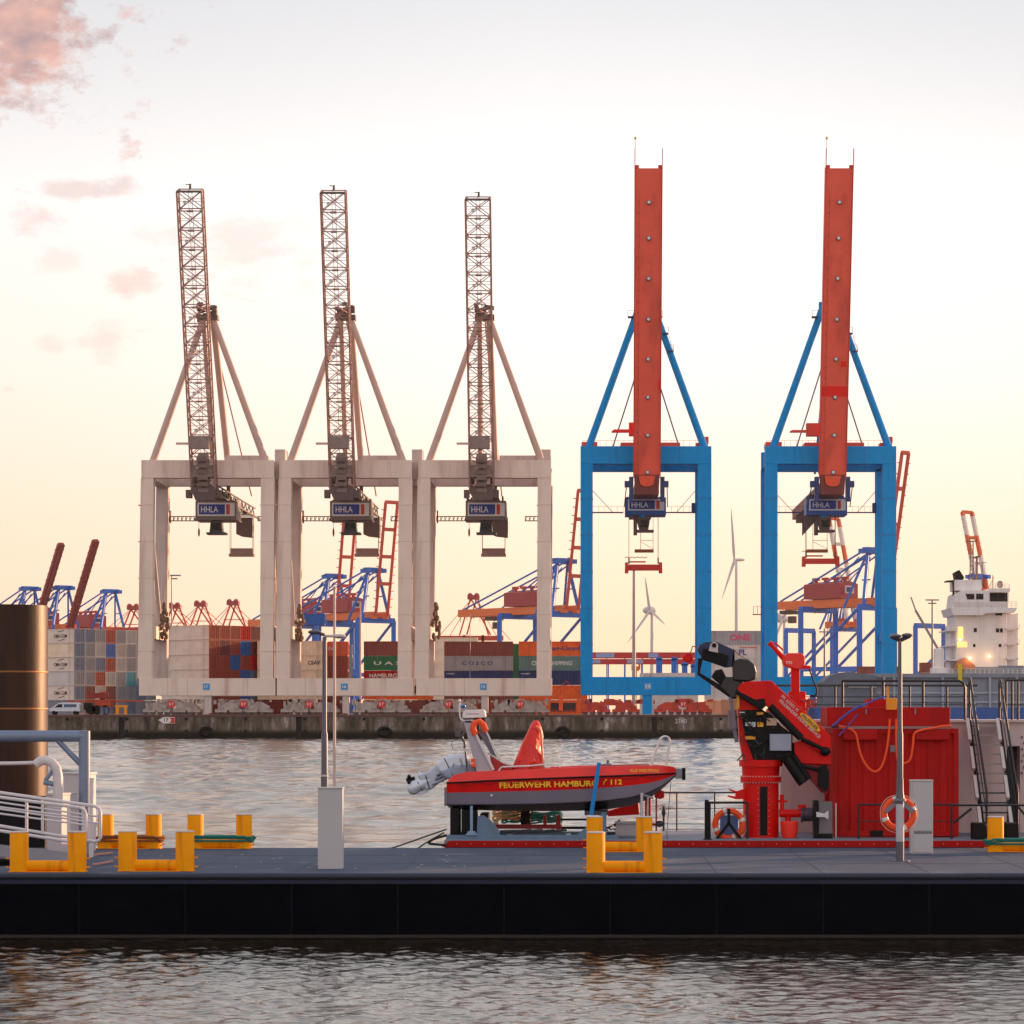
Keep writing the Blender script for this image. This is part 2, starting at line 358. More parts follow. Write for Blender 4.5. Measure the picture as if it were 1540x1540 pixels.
def concrete_mat():
    m = bpy.data.materials.new('quay_concrete'); m.use_nodes = True; t = m.node_tree; n = t.nodes; l = t.links; b = n['Principled BSDF']
    b.inputs['Roughness'].default_value = .85
    co = n.new('ShaderNodeTexCoord'); mp = n.new('ShaderNodeMapping'); l.new(co.outputs['Object'], mp.inputs[0]); mp.inputs['Scale'].default_value = (1, 1, .25)
    a = n.new('ShaderNodeTexNoise'); a.inputs['Scale'].default_value = .55; a.inputs['Detail'].default_value = 9; a.inputs['Roughness'].default_value = .72; l.new(mp.outputs[0], a.inputs['Vector'])
    r = n.new('ShaderNodeValToRGB'); l.new(a.outputs[0], r.inputs[0]); el = r.color_ramp.elements
    el[0].position = .34; el[0].color = (*lin((42, 34, 34)), 1); el[1].position = .68; el[1].color = (*lin((206, 188, 178)), 1)
    k = el.new(.46); k.color = (*lin((86, 74, 62)), 1); k = el.new(.56); k.color = (*lin((122, 106, 100)), 1)
    sp = n.new('ShaderNodeSeparateXYZ'); l.new(co.outputs['Object'], sp.inputs[0])
    # weed and tide mark towards the waterline, with its own ragged edge
    ad = n.new('ShaderNodeMath'); ad.operation = 'MULTIPLY_ADD'; l.new(a.outputs[0], ad.inputs[0]); ad.inputs[1].default_value = -1.2; l.new(sp.outputs[2], ad.inputs[2])
    r2 = n.new('ShaderNodeValToRGB'); mr = n.new('ShaderNodeMapRange'); l.new(ad.outputs[0], mr.inputs[0]); mr.inputs[1].default_value = -.6; mr.inputs[2].default_value = 1.6
    l.new(mr.outputs[0], r2.inputs[0]); e2 = r2.color_ramp.elements
    e2[0].position = .38; e2[0].color = (*lin((22, 20, 16)), 1); e2[1].position = .75; e2[1].color = (1, 1, 1, 1); k = e2.new(.5); k.color = (*lin((110, 112, 70)), 1)
    mx = n.new('ShaderNodeMix'); mx.data_type = 'RGBA'; mx.blend_type = 'MULTIPLY'; mx.inputs[0].default_value = 1
    l.new(r.outputs[0], mx.inputs[6]); l.new(r2.outputs[0], mx.inputs[7]); l.new(mx.outputs[2], b.inputs['Base Color'])
    bp = n.new('ShaderNodeBump'); bp.inputs['Strength'].default_value = .5; bp.inputs['Distance'].default_value = .2; l.new(a.outputs[0], bp.inputs['Height']); l.new(bp.outputs[0], b.inputs['Normal'])
    return m
M_conc = concrete_mat()
quay = thing('quay_wall', 'long stained concrete quay wall along the far bank under the harbour cranes', 'quay wall', (0, QY, 0))
mb = MB(); seam = [-80, 183, 449, 716, 984, 1251, 1520]
edges = [-900] + seam + [2400]
for a, b_ in zip(edges[:-1], edges[1:]):
    mb.box(X(a, QY) + .45, X(b_, QY) - .45, QY, QY + 1.2, -3, QZ - .35)
mb.build('wall_face', M_conc, quay, smooth=False)
MB().box(X(-900, QY), X(2400, QY), QY + .5, QY + 1.19, -3, QZ - .36).build('joint_backing', mat('joint_dark', (52, 44, 44), .9, var=.3), quay, smooth=False)
MB().box(X(-900, QY), X(2400, QY), QY - .12, QY + 1.2, QZ - .35, QZ + .02).build('coping', mat('coping', (104, 72, 68), .8, var=.3, vs=.8), quay, smooth=False)
mbr = MB()
for k in range(-6, 20):
    px = 280 + 89.3 * k
    for py in (1081.5, 1099.5): mbr.pbox(px - 2.2, px + 2.2, py - 2.2, py + 2, QY - .06, .07)
mbr.build('mooring_recess', mat('recess_dark', (26, 22, 24), .9), quay, smooth=False)['kind'] = 'stuff'
for k, px in enumerate((310, 578, 846, 1114)):
    t = MB().path([P(px, 1100.5, QY - .45) + Vector((.9 * math.cos(a), 0, .62 * math.sin(a))) for a in [i * math.pi / 8 for i in range(16)]], .3, closed=True).build('tyre_fender', M_black)
    tag(t, ['black tyre fender on the quay wall under the first pale crane', 'black tyre fender on the quay wall left of the red boat\'s radar',
            'black tyre fender on the quay wall right of the boat\'s red seat cover', 'black tyre fender on the quay wall behind the black crane hydraulics'][k], 'fender', 'tyre fenders on the quay wall')
tx = text('2740', 'painted_number', mat('chalk_white', (205, 200, 196), .8, var=.3, vs=3), quay, P(1024, 1084.5, QY - .02), 1.95, .75, bold=.01)
sg = thing('arrow_sign', 'small white arrow sign with red frame pointing left on the quay wall', 'sign', tuple(P(250, 1083, QY - .3)))
MB().pprism([(238, 1083), (246, 1078.5), (263, 1078.5), (263, 1088), (246, 1088)], QY - .3, .12).build('board', mat('sign_white', (235, 225, 220), .5), sg)
MB().pprism([(255, 1079.5), (262.5, 1079), (262.5, 1087.5), (255, 1087), (258, 1083)], QY - .34, .03).build('frame', mat('sign_red', (205, 40, 36), .5), sg)
text('17', 'lettering', mat('sign_black', (30, 26, 30), .6), sg, P(250, 1083, QY - .32), .7, .6, bold=.02)

# ------------------------------------------------------------------ quay cranes
def bogie(parent, px0, px1, Y, m, plate, sx=0):
    mb = MB(); x0, x1 = X(px0, Y), X(px1, Y); w = x1 - x0; zt = 6.62; zb = QZ
    rnd = random.Random(int(px0) + 5)
    cx = (x0 + x1) / 2
    mb.prism([(cx - w * .30, zb + 1.95), (cx - w * .2, zt - .75), (cx - w * .08, zt - .35), (cx - .5, zt), (cx + .5, zt), (cx + w * .08, zt - .35), (cx + w * .2, zt - .75), (cx + w * .30, zb + 1.95), (cx + w * .22, zb + 1.55), (cx - w * .22, zb + 1.55)], Y + .3, Y + 1.3)
    for s in (-1, 1):
        c = cx + s * w * .25
        mb.prism([(c - w * .19, zb + 1.0), (c - w * .12, zb + 1.7), (c - .35, zb + 2.1), (c + .35, zb + 2.1), (c + w * .12, zb + 1.7), (c + w * .19, zb + 1.0), (c + w * .1, zb + .75), (c - w * .1, zb + .75)], Y + .15, Y + 1.4)
        for s2 in (-1, 1):
            d = c + s2 * w * .125
            mb.box(d - w * .1, d + w * .1, Y + .05, Y + 1.5, zb + .42, zb + .92)
            mb.box(d - w * .045, d + w * .045, Y - .1, Y + 1.0, zb + .92, zb + 1.5)
            mb.tube((d + .2, Y - .15, zb + 1.25), (d + .2, Y + .2, zb + 1.25), .2)
            if rnd.random() > .3: mb.box(d - .5, d - .1, Y - .2, Y + .1, zb + 1.4, zb + 2.0 + rnd.random() * .3)
    for k in range(9):
        a = x0 + rnd.random() * w; mb.box(a, a + .2 + rnd.random() * .5, Y - .05, Y + .5, zb + 1.6 + rnd.random() * .7, zb + 2.3 + rnd.random() * .35)
    b = mb.build('bogie', m, parent, smooth=False)
    wh = MB()
    for i in range(8):
        c = x0 + w * (i + .5) / 8; wh.tube((c, Y + .2, zb + .36), (c, Y + .9, zb + .36), .36, n=14)
    wh.build('wheel', M_latd, b, each=True)
    if plate:
        MB().lathe([(0.02, -.05), (.62, -.05), (.62, 0), (.02, 0)], (cx, Y - .25, zb + 1.75), n=20, axis='Y').build('warning_disc', mat('disc_red', (222, 40, 36), .5), b)
        text('0 7', 'disc_number', M_white, b, (cx, Y - .32, zb + 1.75), .75, .5, bold=.03)
    return b

def hhla_sign(parent, x0, x1, z0, z1, Y):
    MB().box(x0, x1, Y - .12, Y, z0, z1).build('sign_board', M_white, parent, smooth=False)
    w = x1 - x0; h = z1 - z0
    MB().box(x0 + w * .04, x0 + w * .74, Y - .15, Y - .12, z0 + h * .12, z1 - h * .12).build('sign_field', mat('sign_blue', (22, 60, 150), .5), parent, smooth=False)
    MB().box(x0 + w * .78, x0 + w * .87, Y - .15, Y - .12, z0 + h * .12, z1 - h * .12).build('sign_stripe', mat('stripe_red', (200, 50, 44), .5), parent, smooth=False)
    text('HHLA', 'lettering', M_white, parent, (x0 + w * .33, Y - .17, (z0 + z1) / 2), w * .46, h * .46, bold=.015)

def beige_crane(xc, pitch, number, label, first):
    """pale lattice-boom quay crane; xc = pixel column of its centre line at the front legs' depth"""
    Y = 452.0; Yb = 468.0; cx = X(xc, Y); hw = pitch / 2
    T = thing('container_crane', label, 'crane', (cx, Y, QZ), 'pale lattice boom cranes on the quay')
    def x_(px, YY=Y): return (px - xc) * YY / F + cx
    s = 1.0
    zt, zb_ = Z(692, Y), Z(718.5, Y); zs0, zs1 = Z(1046, Y), Z(1020, Y)
    # sill beam
    mb = MB().box(x_(xc - hw + 1), x_(xc + hw - 1), Y - .15, Y + 2.3, zs0, zs1)
    o = mb.build('sill_beam', M_beige, T, smooth=False)
    nb = MB().box(x_(xc - 6), x_(xc + 4), Y - .22, Y - .15, Z(1037.5, Y), Z(1028, Y)).build('number_board', mat('plate_blue', (40, 150, 215), .5), T, smooth=False)
    text(str(number), 'lettering', M_white, nb, (x_(xc - 1), Y - .25, Z(1032.7, Y)), .62, .52, bold=.03)
    MB().box(x_(xc - 4), x_(xc + 6), Y + .1, Y + 1.8, QZ + .25, zs0).build('storm_anchor', M_beige2, T, smooth=False)
    for a, b_ in ((-hw + 4, -8), (9, hw - 3)): bogie(T, xc + a, xc + b_, Y + .2, M_bogie, True)
    for a, b_ in ((-hw + 16, -6), (12, hw - 14)): bogie(T, xc + a, xc + b_, Yb + .3, M_bogie, False)
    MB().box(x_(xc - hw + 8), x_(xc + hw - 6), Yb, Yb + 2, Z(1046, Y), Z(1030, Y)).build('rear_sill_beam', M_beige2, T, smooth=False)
    # legs
    for sx, (t0, t1, b0, b1) in ((-1, (-100, -81, -105, -84)), (1, (80.5, 101, 79, 99))):
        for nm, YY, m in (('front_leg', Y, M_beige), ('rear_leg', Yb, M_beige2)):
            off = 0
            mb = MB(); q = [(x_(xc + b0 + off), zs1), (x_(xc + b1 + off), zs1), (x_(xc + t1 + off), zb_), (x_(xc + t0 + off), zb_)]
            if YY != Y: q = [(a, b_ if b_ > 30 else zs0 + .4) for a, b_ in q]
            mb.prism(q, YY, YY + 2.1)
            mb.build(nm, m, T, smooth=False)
        ex = x_(xc + (t0 + t1) / 2)
        MB().box(ex - .9, ex + .9, Y + 2.1, Yb, Z(962, 460), Z(943, 460)).build('side_tie_beam', M_beige, T, smooth=False)
        MB().beam((ex + .2, Y + 2.2, zb_ - 6), (ex - .2, Yb - .5, Z(943, 460) + .5), .55, .55).build('side_brace', M_beige2, T, smooth=False)
        MB().box(ex - 1, ex + 1, Y + 2.1, Yb, zb_ - .2, zb_ + 1.9).build('side_top_beam', M_beige2, T, smooth=False)
    sm = MB()
    for t0, t1 in ((-104, -82), (79.5, 100.5)):
        for pz in (760, 815, 870, 925, 980): sm.box(x_(xc + t0) - .04, x_(xc + t1) + .04, Y - .03, Y + 2.13, Z(pz, Y), Z(pz, Y) + .12)
    for a in (-60, -30, 30, 60): sm.box(x_(xc + a), x_(xc + a) + .1, Y - .19, Y - .12, zs0 + .05, zs1 - .05).box(x_(xc + a + 8), x_(xc + a + 8) + .1, Y - .14, Y - .08, zb_ + .05, zt - .05)
    sm.build('plate_seams', mat('seam_beige', (216, 190, 178), .6), T, smooth=False)['kind'] = 'stuff'
    # dark cable bundle hung on the left rear leg
    mb = MB(); rr = random.Random(number)
    bx = x_(xc - 76); bz = Z(935, Y + 8)
    for k in range(46):
        h = rr.uniform(-3.0, 2.9); rad = .15 + .75 * max(0.0, 1 - abs(h + .6) / 3.3)
        mb.ell((bx + rr.uniform(-rad, rad), Y + 8 + rr.uniform(-.6, .6), bz + h), .28, .28, .45, 6, 4)
    mb.build('cable_bundle', mat('cable_brown', (112, 86, 66), .8, var=.4, vs=3), T)
    # portal beams
    MB().box(x_(xc - 99), x_(xc + 100.5), Y - .1, Y + 2.2, zb_, zt).build('portal_beam', M_beige, T, smooth=False)
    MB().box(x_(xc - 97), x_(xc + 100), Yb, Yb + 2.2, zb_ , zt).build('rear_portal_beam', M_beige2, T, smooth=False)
    mb = MB().box(x_(xc + 22), x_(xc + 86), Y + 4, Y + 9, zt, zt + 1.15).box(x_(xc + (99 if number != 15 else 83)), x_(xc + (115 if number != 15 else 100)), Y + 2.4, Y + 6, zb_, zt + 2.0)
    mb.build('roof_cabinet', M_beige2, T, smooth=False, bevel=.05)
    # boom geometry (raised, leaning to the river)
    Yf = 450.0; zf = Z(742, Yf); Yt = 433.5; ztip = Z({17: 288, 16: 290, 15: 300}[number], Yt)
    bxc = x_(xc - 3)
    p0 = Vector((bxc, Yf, zf)); p1 = Vector((bxc, Yt, ztip)); ax = (p1 - p0).normalized(); dp = Vector((0, ax.z, -ax.y)) * -1
    if dp.y > 0: dp = -dp
    dp = -dp       # depth direction, away from the river
    hwid = 1.95; D = 2.4; n = 16; Lb = (p1 - p0).length
    ch = MB(); wb = MB(); de = MB()
    def pt(i, sx, sd, f=0.0): return p0 + ax * (Lb * (i + f) / n) + Vector((sx * hwid, 0, 0)) + dp * (sd * D)
    for sx in (-1, 1):
        for sd in (0, 1): ch.beam(pt(0, sx, sd), pt(n, sx, sd), .25)
    for i in range(n + 1):
        for sd in (0, 1): wb.beam(pt(i, -1, sd), pt(i, 1, sd), .16)
        for sx in (-1, 1): wb.beam(pt(i, sx, 0), pt(i, sx, 1), .13)
        de.box(pt(i, 0, 0).x - .5, pt(i, 0, 0).x + .5, pt(i, 0, 0).y, pt(i, 0, 0).y + .5, pt(i, 0, 0).z - .12, pt(i, 0, 0).z + .14)
    for i in range(n):
        for sd in (0, 1):
            wb.beam(pt(i, -1, sd), pt(i, 1, sd, 1), .11); wb.beam(pt(i, 1, sd), pt(i, -1, sd, 1), .11)
        for sx in (-1, 1):
            wb.beam(pt(i, sx, 0) if i % 2 else pt(i, sx, 1), pt(i + 1, sx, 1) if i % 2 else pt(i + 1, sx, 0), .1)
    for i in range(n):
        for sd in (0, 1): wb.beam(pt(i, -1, sd, .5), pt(i, 1, sd, .5), .07)
        for sx in (-1, 1): wb.beam(pt(i, sx, 0, .5), pt(i, sx, 1, .5), .07); wb.beam(pt(i, sx, 1) if i % 2 else pt(i, sx, 0), pt(i + 1, sx, 0) if i % 2 else pt(i + 1, sx, 1), .08)
    # inner rails, ladder
    for ox in (-.28, .3): wb.beam(pt(0, 0, .5) + Vector((ox, 0, 0)), pt(n, 0, .5) + Vector((ox, 0, 0)), .07)
    for i in range(n * 3): wb.beam(pt(i / 3, 0, .5) + Vector((-.28, 0, 0)), pt(i / 3, 0, .5) + Vector((.3, 0, 0)), .05)
    bo = ch.build('boom', M_lat, T, smooth=False); wb.build('lattice', M_lat, bo, smooth=False); de.build('rail_clamps', M_latd, bo, smooth=False)
    lm = MB()
    for i in range(1, n, 2): lm.lathe([(.02, 0), (.28, 0), (.32, .3), (.02, .34)], pt(i, -.38, 0, .45), 8, 'Y')
    lm.build('boom_light', M_lite, bo, each=True)
    # plated lower boom and hoist
    pl = MB()
    for i in range(6): pl.beam(pt(i * .34, 0, .5, .1), pt(i * .34, 0, .5, .3), 3.3, 1.7, up=(1, 0, 0))
    pl.box(bxc - 1.9, bxc + 1.6, Yf - 1.2, Yf + 1.3, Z(718, Yf), Z(700, Yf)); pl.box(bxc - 1.7, bxc + 1.5, Yf - 4.6, Yf - 3.4, Z(676, 447), Z(657, 447))
    pl.build('hoist_plates', mat('hoist_grey', (140, 118, 114), .6, var=.25, vs=1), T, smooth=False)
    j = MB().beam((bxc - 1.8, Yf - 4, Z(668, 447)), (bxc - 3.9, Yf - 4, Z(668, 447)), .35, .35); j.build('boom_latch', M_beige_tube, T, smooth=False)
    # tip
    tip = MB().beam(pt(n, -1, 0), pt(n, 1, 0), .34, .3).beam(pt(n, 0, 0), pt(n, 0, 0) + Vector((.1, 0, 1.1)), .1).beam(pt(n, 0, 0) + Vector((-.5, 0, 1.1)), pt(n, 0, 0) + Vector((.2, 0, 1.1)), .12).box(bxc + .05, bxc + .35, Yt - .1, Yt + .2, ztip + .5, ztip + 1.2)
    tip.build('boom_tip', M_latd, bo, smooth=False)
    # A frame
    apex = Vector((x_(xc + .5, Y), Y + 1.0, Z(470, Y)))
    for sx, bpx, tp in ((-1, -83, -5), (1, 86, 5)):
        MB().tube((x_(xc + bpx), Y + 1, zt - .05), apex + Vector((sx * .7, 0, -.6)), .60, .50, 14).build('apex_strut', M_beige_tube, T)
    MB().tube(apex + Vector((.8, 0, -1)), (x_(xc + 12), Yb + .8, zt), .55, .55, 12).tube(apex + Vector((-.8, 0, -1)), (x_(xc - 12), Yb + .8, zt), .4, .4, 10).build('back_strut', M_beige_tube, T)
    MB().tube(apex + Vector((0, 0, -.5)), (cx + 1.4, Yb + 32, Z(742, Yf) + 3.5), .12, .12, 6).tube(apex + Vector((.4, 0, 0)), p0 + ax * (Lb * .62) + dp * D, .12, .12, 6).build('stay_cable', M_lat, T)
    hd = MB(); rr = random.Random(number + 3)
    for k in range(16):
        a = apex + Vector((rr.uniform(-1.7, 1.3), rr.uniform(-1, 1), rr.uniform(-1.2, 1.5))); hd.box(a.x - .4, a.x + .35, a.y - .3, a.y + .3, a.z - .3, a.z + .3)
    hd.box(apex.x - 1.6, apex.x + 1.6, apex.y - .9, apex.y + 1.2, apex.z - 1.1, apex.z - .3)
    hd.beam(apex + Vector((1.4, 0, 1.2)), apex + Vector((-1.2, 0, 1.6)), .12).tube(apex + Vector((-1.5, 0, .3)), apex + Vector((1.2, 0, 1.1)), .35).build('apex_head', M_latd, T, smooth=False)
    # fixed girder running back over the yard
    g = MB(); zg = Z(744, Yf)
    for ox in (-1.75, 1.75):
        g.box(bxc + ox - .12, bxc + ox + .12, Yf + 1.5, 515, zg + .2, zg + .5).box(bxc + ox - .12, bxc + ox + .12, Yf + 1.5, 505, zg + 1.7, zg + 1.9)
        for k in range(20): g.beam((bxc + ox, Yf + 2 + k * 2.6, zg + .3 + 1.4 * (k % 2)), (bxc + ox, Yf + 4.6 + k * 2.6, zg + 1.7 - 1.4 * (k % 2)), .16)
    for k in range(14): g.box(bxc - 1.7, bxc + 1.7, Yf + 2 + k * 4, Yf + 2.2 + k * 4, zg + .25, zg + .45)
    rq = random.Random(number + 9)
    for k in range(16): g.box(bxc + rq.uniform(-1.7, 1.2), bxc + rq.uniform(.2, 1.7), Yf + 3 + k * 3, Yf + 4 + k * 3, zg + rq.uniform(.2, .9), zg + rq.uniform(1.0, 2.0))
    g.build('girder', M_latd, T, smooth=False)
    hg = MB()
    for ox in (-1.6, 1.6):
        for yy in (Y + 1, Yb + 1): hg.box(bxc + ox - .3, bxc + ox + .3, yy - .4, yy + .4, zg + 1.9, zb_)
    hg.prism([(bxc - 2.2, zg + 1.3), (bxc + 2.2, zg + 1.3), (bxc + 1.8, zg - .9), (bxc - 1.3, zg - .9)], Yf - .4, Yf + 1.2)
    for s_ in (-1, 1): hg.box(bxc + s_ * 2.4 - .5, bxc + s_ * 2.4 + .4, Yf - .2, Yf + 1.5, zg - .5, zg + .8)
    hg.build('hinge_bracket', M_latd, T, smooth=False, each=True)
    # trolley house with the company board
    Yh = 463.0; hx0, hx1 = bxc - 3.4, bxc + 3.4; hx0 += .2; hx1 += .2
    zh0, zh1 = Z(781, Yh), Z(753, Yh)
    h = MB().box(hx0, hx1, Yh, Yh + 7, zh0 + .15, zh1).box(hx0 - .2, hx1 + .15, Yh - .25, Yh + 7.2, zh0 - .1, zh0 + .15)
    H_ = h.build('trolley_house', mat('house_grey', (120, 108, 106), .6, var=.15), T, smooth=False, bevel=.05)
    hhla_sign(H_, hx0 + .35, hx1 - .2, zh0 + .55, zh1 - .35, Yh)
    r_ = MB()
    for k in range(20): r_.box(hx0 + .1 + k * .33, hx0 + .35 + k * .33, Yh + rr.uniform(.5, 6), Yh + 6.6, zh1, zh1 + rr.uniform(.15, .9))
    r_.build('winch_gear', M_latd, H_, smooth=False)
    # cab, rear slab, walkway
    c = MB().prism([(bxc - .9, zh0 - 2.1), (bxc + 1.3, zh0 - 2.1), (bxc + 1.1, zh0 - .3), (bxc - .7, zh0 - .3)], Yh + .5, Yh + 2.8).box(bxc - 1.4, bxc + 1.9, Yh + .2, Yh + 3, zh0 - 2.5, zh0 - 2.15)
    cb = c.build('operator_cab', M_dark, T, smooth=False); MB().box(bxc - .6, bxc + 1.0, Yh + .42, Yh + .5, zh0 - 1.7, zh0 - .6).build('window', M_glass, cb, smooth=False)
    sl = MB().prism([(bxc + .2, Z(803, 490)), (bxc + 1.0, Z(806, 490)), (bxc + 3.1, Z(808, 490)), (bxc + 3.1, Z(778, 490)), (bxc + .2, Z(778, 490))], 490, 492.5); sl.build('rear_platform', M_latd, T, smooth=False)
    wk = MB(); zw = Z(784, Yb); zw2 = zw + .75
    for (a, b_) in ((-78, -24), (56, 80)):
        a, b_ = x_(xc + a, Yb), x_(xc + b_, Yb)
        a = max(a, x_(xc - 80)); wk.box(a, b_, Yb - .1, Yb + .1, zw, zw + .16).box(a, b_, Yb - .1, Yb + .1, zw2, zw2 + .14)
        k = a
        while k < b_: wk.box(k, k + .12, Yb - .08, Yb + .08, zw, zw2); wk.beam((k, Yb, zw), (k + .35, Yb, zw2), .1); k += .7
    wk.box(x_(xc - 79), x_(xc - 77), Yb - .5, Yb + .5, zw - .3, zw + 1.8)
    wk.build('walkway', M_latd, T, smooth=False)
    # hanging spreader and hook
    Ys = 497.0; zs = Z(837, Ys); sx0, sx1 = bxc - 1.9, bxc + 2.6
    sp = MB().box(sx0, sx1, Ys - 1, Ys + 1, zs, zs + .45).box(sx0 + .3, sx1 - .2, Ys - .9, Ys + .9, zs + .45, zs + 1.45)
    spo = sp.build('spreader', mat('spreader_grey', (150, 122, 114), .6, var=.2), T, smooth=False)
    cbm = MB()
    for a, b_ in ((sx0 + .2, -1), (sx1 - .2, -1), (sx0 + .2, 1), (sx1 - .2, 1)): cbm.tube((a, Ys + b_ * .8, zs + .4), (a, Ys + b_ * .8, zg), .05, .05, 5)
    cbm.build('hoist_rope', M_lat, spo)
    MB().tube((bxc - 2.6, Yh, zh0), (bxc - 2.6, Yh, zh0 - 1.5), .04, .04, 5).ell((bxc - 2.6, Yh, zh0 - 2.2), .18, .18, .75, 8, 6).build('hook_block', mat('hook_red', (150, 60, 46), .6), T)
    return T

beige_crane(311.7, 207, 17, 'leftmost pale lattice boom crane, over the white and rust red containers', True)
beige_crane(519.0, 207, 16, 'middle pale lattice boom crane, the one between two other pale cranes', False)
beige_crane(728.0, 206, 15, 'rightmost pale lattice boom crane, next to the first blue crane', False)

def blue_crane(xc, number, label, which):
    Y = 452.0; Yb = 462.5; cx = X(xc, Y)
    T = thing('container_crane', label, 'crane', (cx, Y, QZ), 'blue quay cranes with red box booms')
    def x_(d, YY=Y): return d * Y / F + cx
    zt, zb_ = Z(671, Y), Z(697.5, Y); zs0, zs1 = Z(1045, Y), Z(1018, Y)
    MB().box(x_(-98), x_(98), Y - .12, Y + 2.2, zs0, zs1).build('sill_beam', M_blue, T, smooth=False)
    nb = MB().box(x_(-2), x_(8), Y - .2, Y - .12, Z(1037, Y), Z(1027.5, Y)).build('number_board', mat('plate_pale', (120, 170, 220), .5), T, smooth=False)
    text(str(number), 'lettering', M_white, nb, (x_(3), Y - .23, Z(1032, Y)), .8, .62, bold=.03)
    for a, b_ in ((-99, -7), (10, 102)): bogie(T, xc + a, xc + b_, Y + .2, M_bogr, which == 0 and a > 0)
    for a, b_ in ((-96, -7), (10, 98)): bogie(T, xc + a, xc + b_, Yb + .3, M_bogr, False)
    MB().box(x_(-5), x_(9), Y + .1, Y + 1.8, QZ + .1, zs0).build('storm_anchor', M_blue, T, smooth=False)
    MB().box(x_(-97), x_(97), Yb, Yb + 2, zs0, zs1 - .8).build('rear_sill_beam', M_blue, T, smooth=False)
    for a, b_ in ((-98.5, -80), (78, 98.5)):
        MB().box(x_(a), x_(b_), Y, Y + 2.0, zs1, zb_).build('front_leg', M_blue, T, smooth=False)
        MB().box(x_(a), x_(b_), Yb, Yb + 2.0, zs1 - .8, zb_).build('rear_leg', M_blue, T, smooth=False)
        MB().box(x_(a) + .3, x_(b_) - .3, Y + 2.0, Yb, zb_ + .2, zb_ + 2).build('side_top_beam', M_blue, T, smooth=False)
        MB().box(x_(a) + .5, x_(b_) - .5, Y + 2.0, Yb, zs1 + 6, zs1 + 7.4).build('side_tie_beam', M_blue, T, smooth=False)
    sm = MB()
    for a, b_ in ((-98.9, -79.6), (77.6, 98.9)):
        for pz in (750, 805, 860, 915, 970): sm.box(x_(a), x_(b_), Y - .03, Y + 2.03, Z(pz, Y), Z(pz, Y) + .12)
    for a in (-60, 45): sm.box(x_(a), x_(a) + .1, Y - .16, Y - .1, zs0 + .05, zs1 - .05).box(x_(a + 5), x_(a + 5) + .1, Y - .12, Y - .06, zb_ + .05, zt - .05)
    sm.build('plate_seams', mat('seam_blue', (0, 110, 176), .6), T, smooth=False)['kind'] = 'stuff'
    MB().box(x_(-98.5), x_(98.5), Y - .08, Y + 2.2, zb_, zt).build('portal_beam', M_blue, T, smooth=False, bevel=.04)
    MB().box(x_(-98), x_(98), Yb, Yb + 2.0, zb_ - .3, zt).build('rear_portal_beam', M_blue, T, smooth=False)
    rb = MB().box(x_(-97), x_(-73), Y + 1, Y + 6, zt, zt + .8).box(x_(-38), x_(52), Y + 2, Y + 8, zt, zt + .8).box(x_(76), x_(94), Y + 2, Y + 5, zt, zt + .75).box(x_(87), x_(95), Y + 2, Y + 4, zt + .7, zt + 1.75)
    rb.build('roof_platform', M_bred2, T, smooth=False, each=True)
    rl = MB()
    for k in range(22):
        a = x_(-96 + k * 9); rl.beam((a, Y + 1, zt), (a, Y + 1, zt + 1.05), .045)
    rl.beam((x_(-96), Y + 1, zt + 1.05), (x_(96), Y + 1, zt + 1.05), .05); rl.build('roof_railing', M_lat, T, smooth=False)
    # boom: open box of plates
    Yf = 450.0; zf = Z(715, Yf); Yt = 437.5; ztip = Z(253, Yt); bxc = x_(1)
    p0 = Vector((bxc, Yf, zf)); p1 = Vector((bxc, Yt, ztip)); ax = (p1 - p0).normalized(); dp = Vector((0, ax.z, -ax.y))
    w = 2.12
    def slab(mb, a, b_, dx0, dx1, d0, d1):
        c0 = p0 + ax * a + Vector(((dx0 + dx1) / 2, 0, 0)) + dp * ((d0 + d1) / 2); c1 = p0 + ax * b_ + Vector(((dx0 + dx1) / 2, 0, 0)) + dp * ((d0 + d1) / 2)
        return mb.beam(c0, c1, abs(dx1 - dx0), abs(d1 - d0), up=(0, -1, 0))
    Lb = (p1 - p0).length
    bo = slab(MB(), 0, Lb, -w + .02, w - .02, 0, .12)
    for k in range(14): slab(bo, Lb * (k + .5) / 14, Lb * (k + .5) / 14 + .12, -w + .15, w - .15, .1, 1.7)
    B = bo.build('boom', M_bred, T, smooth=False)
    sd_ = MB()
    for s in (-1, 1):
        slab(sd_, -.4, Lb + 3.1, s * (w + .0), s * (w + .12), -.32, .06); slab(sd_, 0, Lb, s * (w - .02), s * (w + .1), .06, 1.9)
        slab(sd_, Lb - .05, Lb + .5, s * (w - .6), s * (w), .0, .1)
    slab(sd_, 0, Lb * .93, -w + .62, -w + .70, -.05, .0)
    sd_.build('side_plate', M_bred2, B, smooth=False)
    st = MB()
    for k in range(26): slab(st, Lb * k / 28, Lb * k / 28 + .12, -w + .45, -w + .62, -.12, .0)
    st.build('cleats', M_latd, B, smooth=False)
    lm = MB(); lr = MB()
    for py in (303, 356, 416, 477, 537, 595, 653, 710):
        k = (py - 253) / (715 - 253); c = p1.lerp(p0, min(k, .99)) + Vector((.1, 0, 0)) - dp * .12
        lr.lathe([(.05, -.1), (.36, -.1), (.36, .12), (.05, .12)], c, 14, 'Y'); lm.lathe([(.02, -.3), (.24, -.3), (.26, -.1), (.02, -.1)], c, 12, 'Y')
    lr.build('light_ring', M_latd, B, each=True); lm.build('light_lens', M_lite, B, each=True)
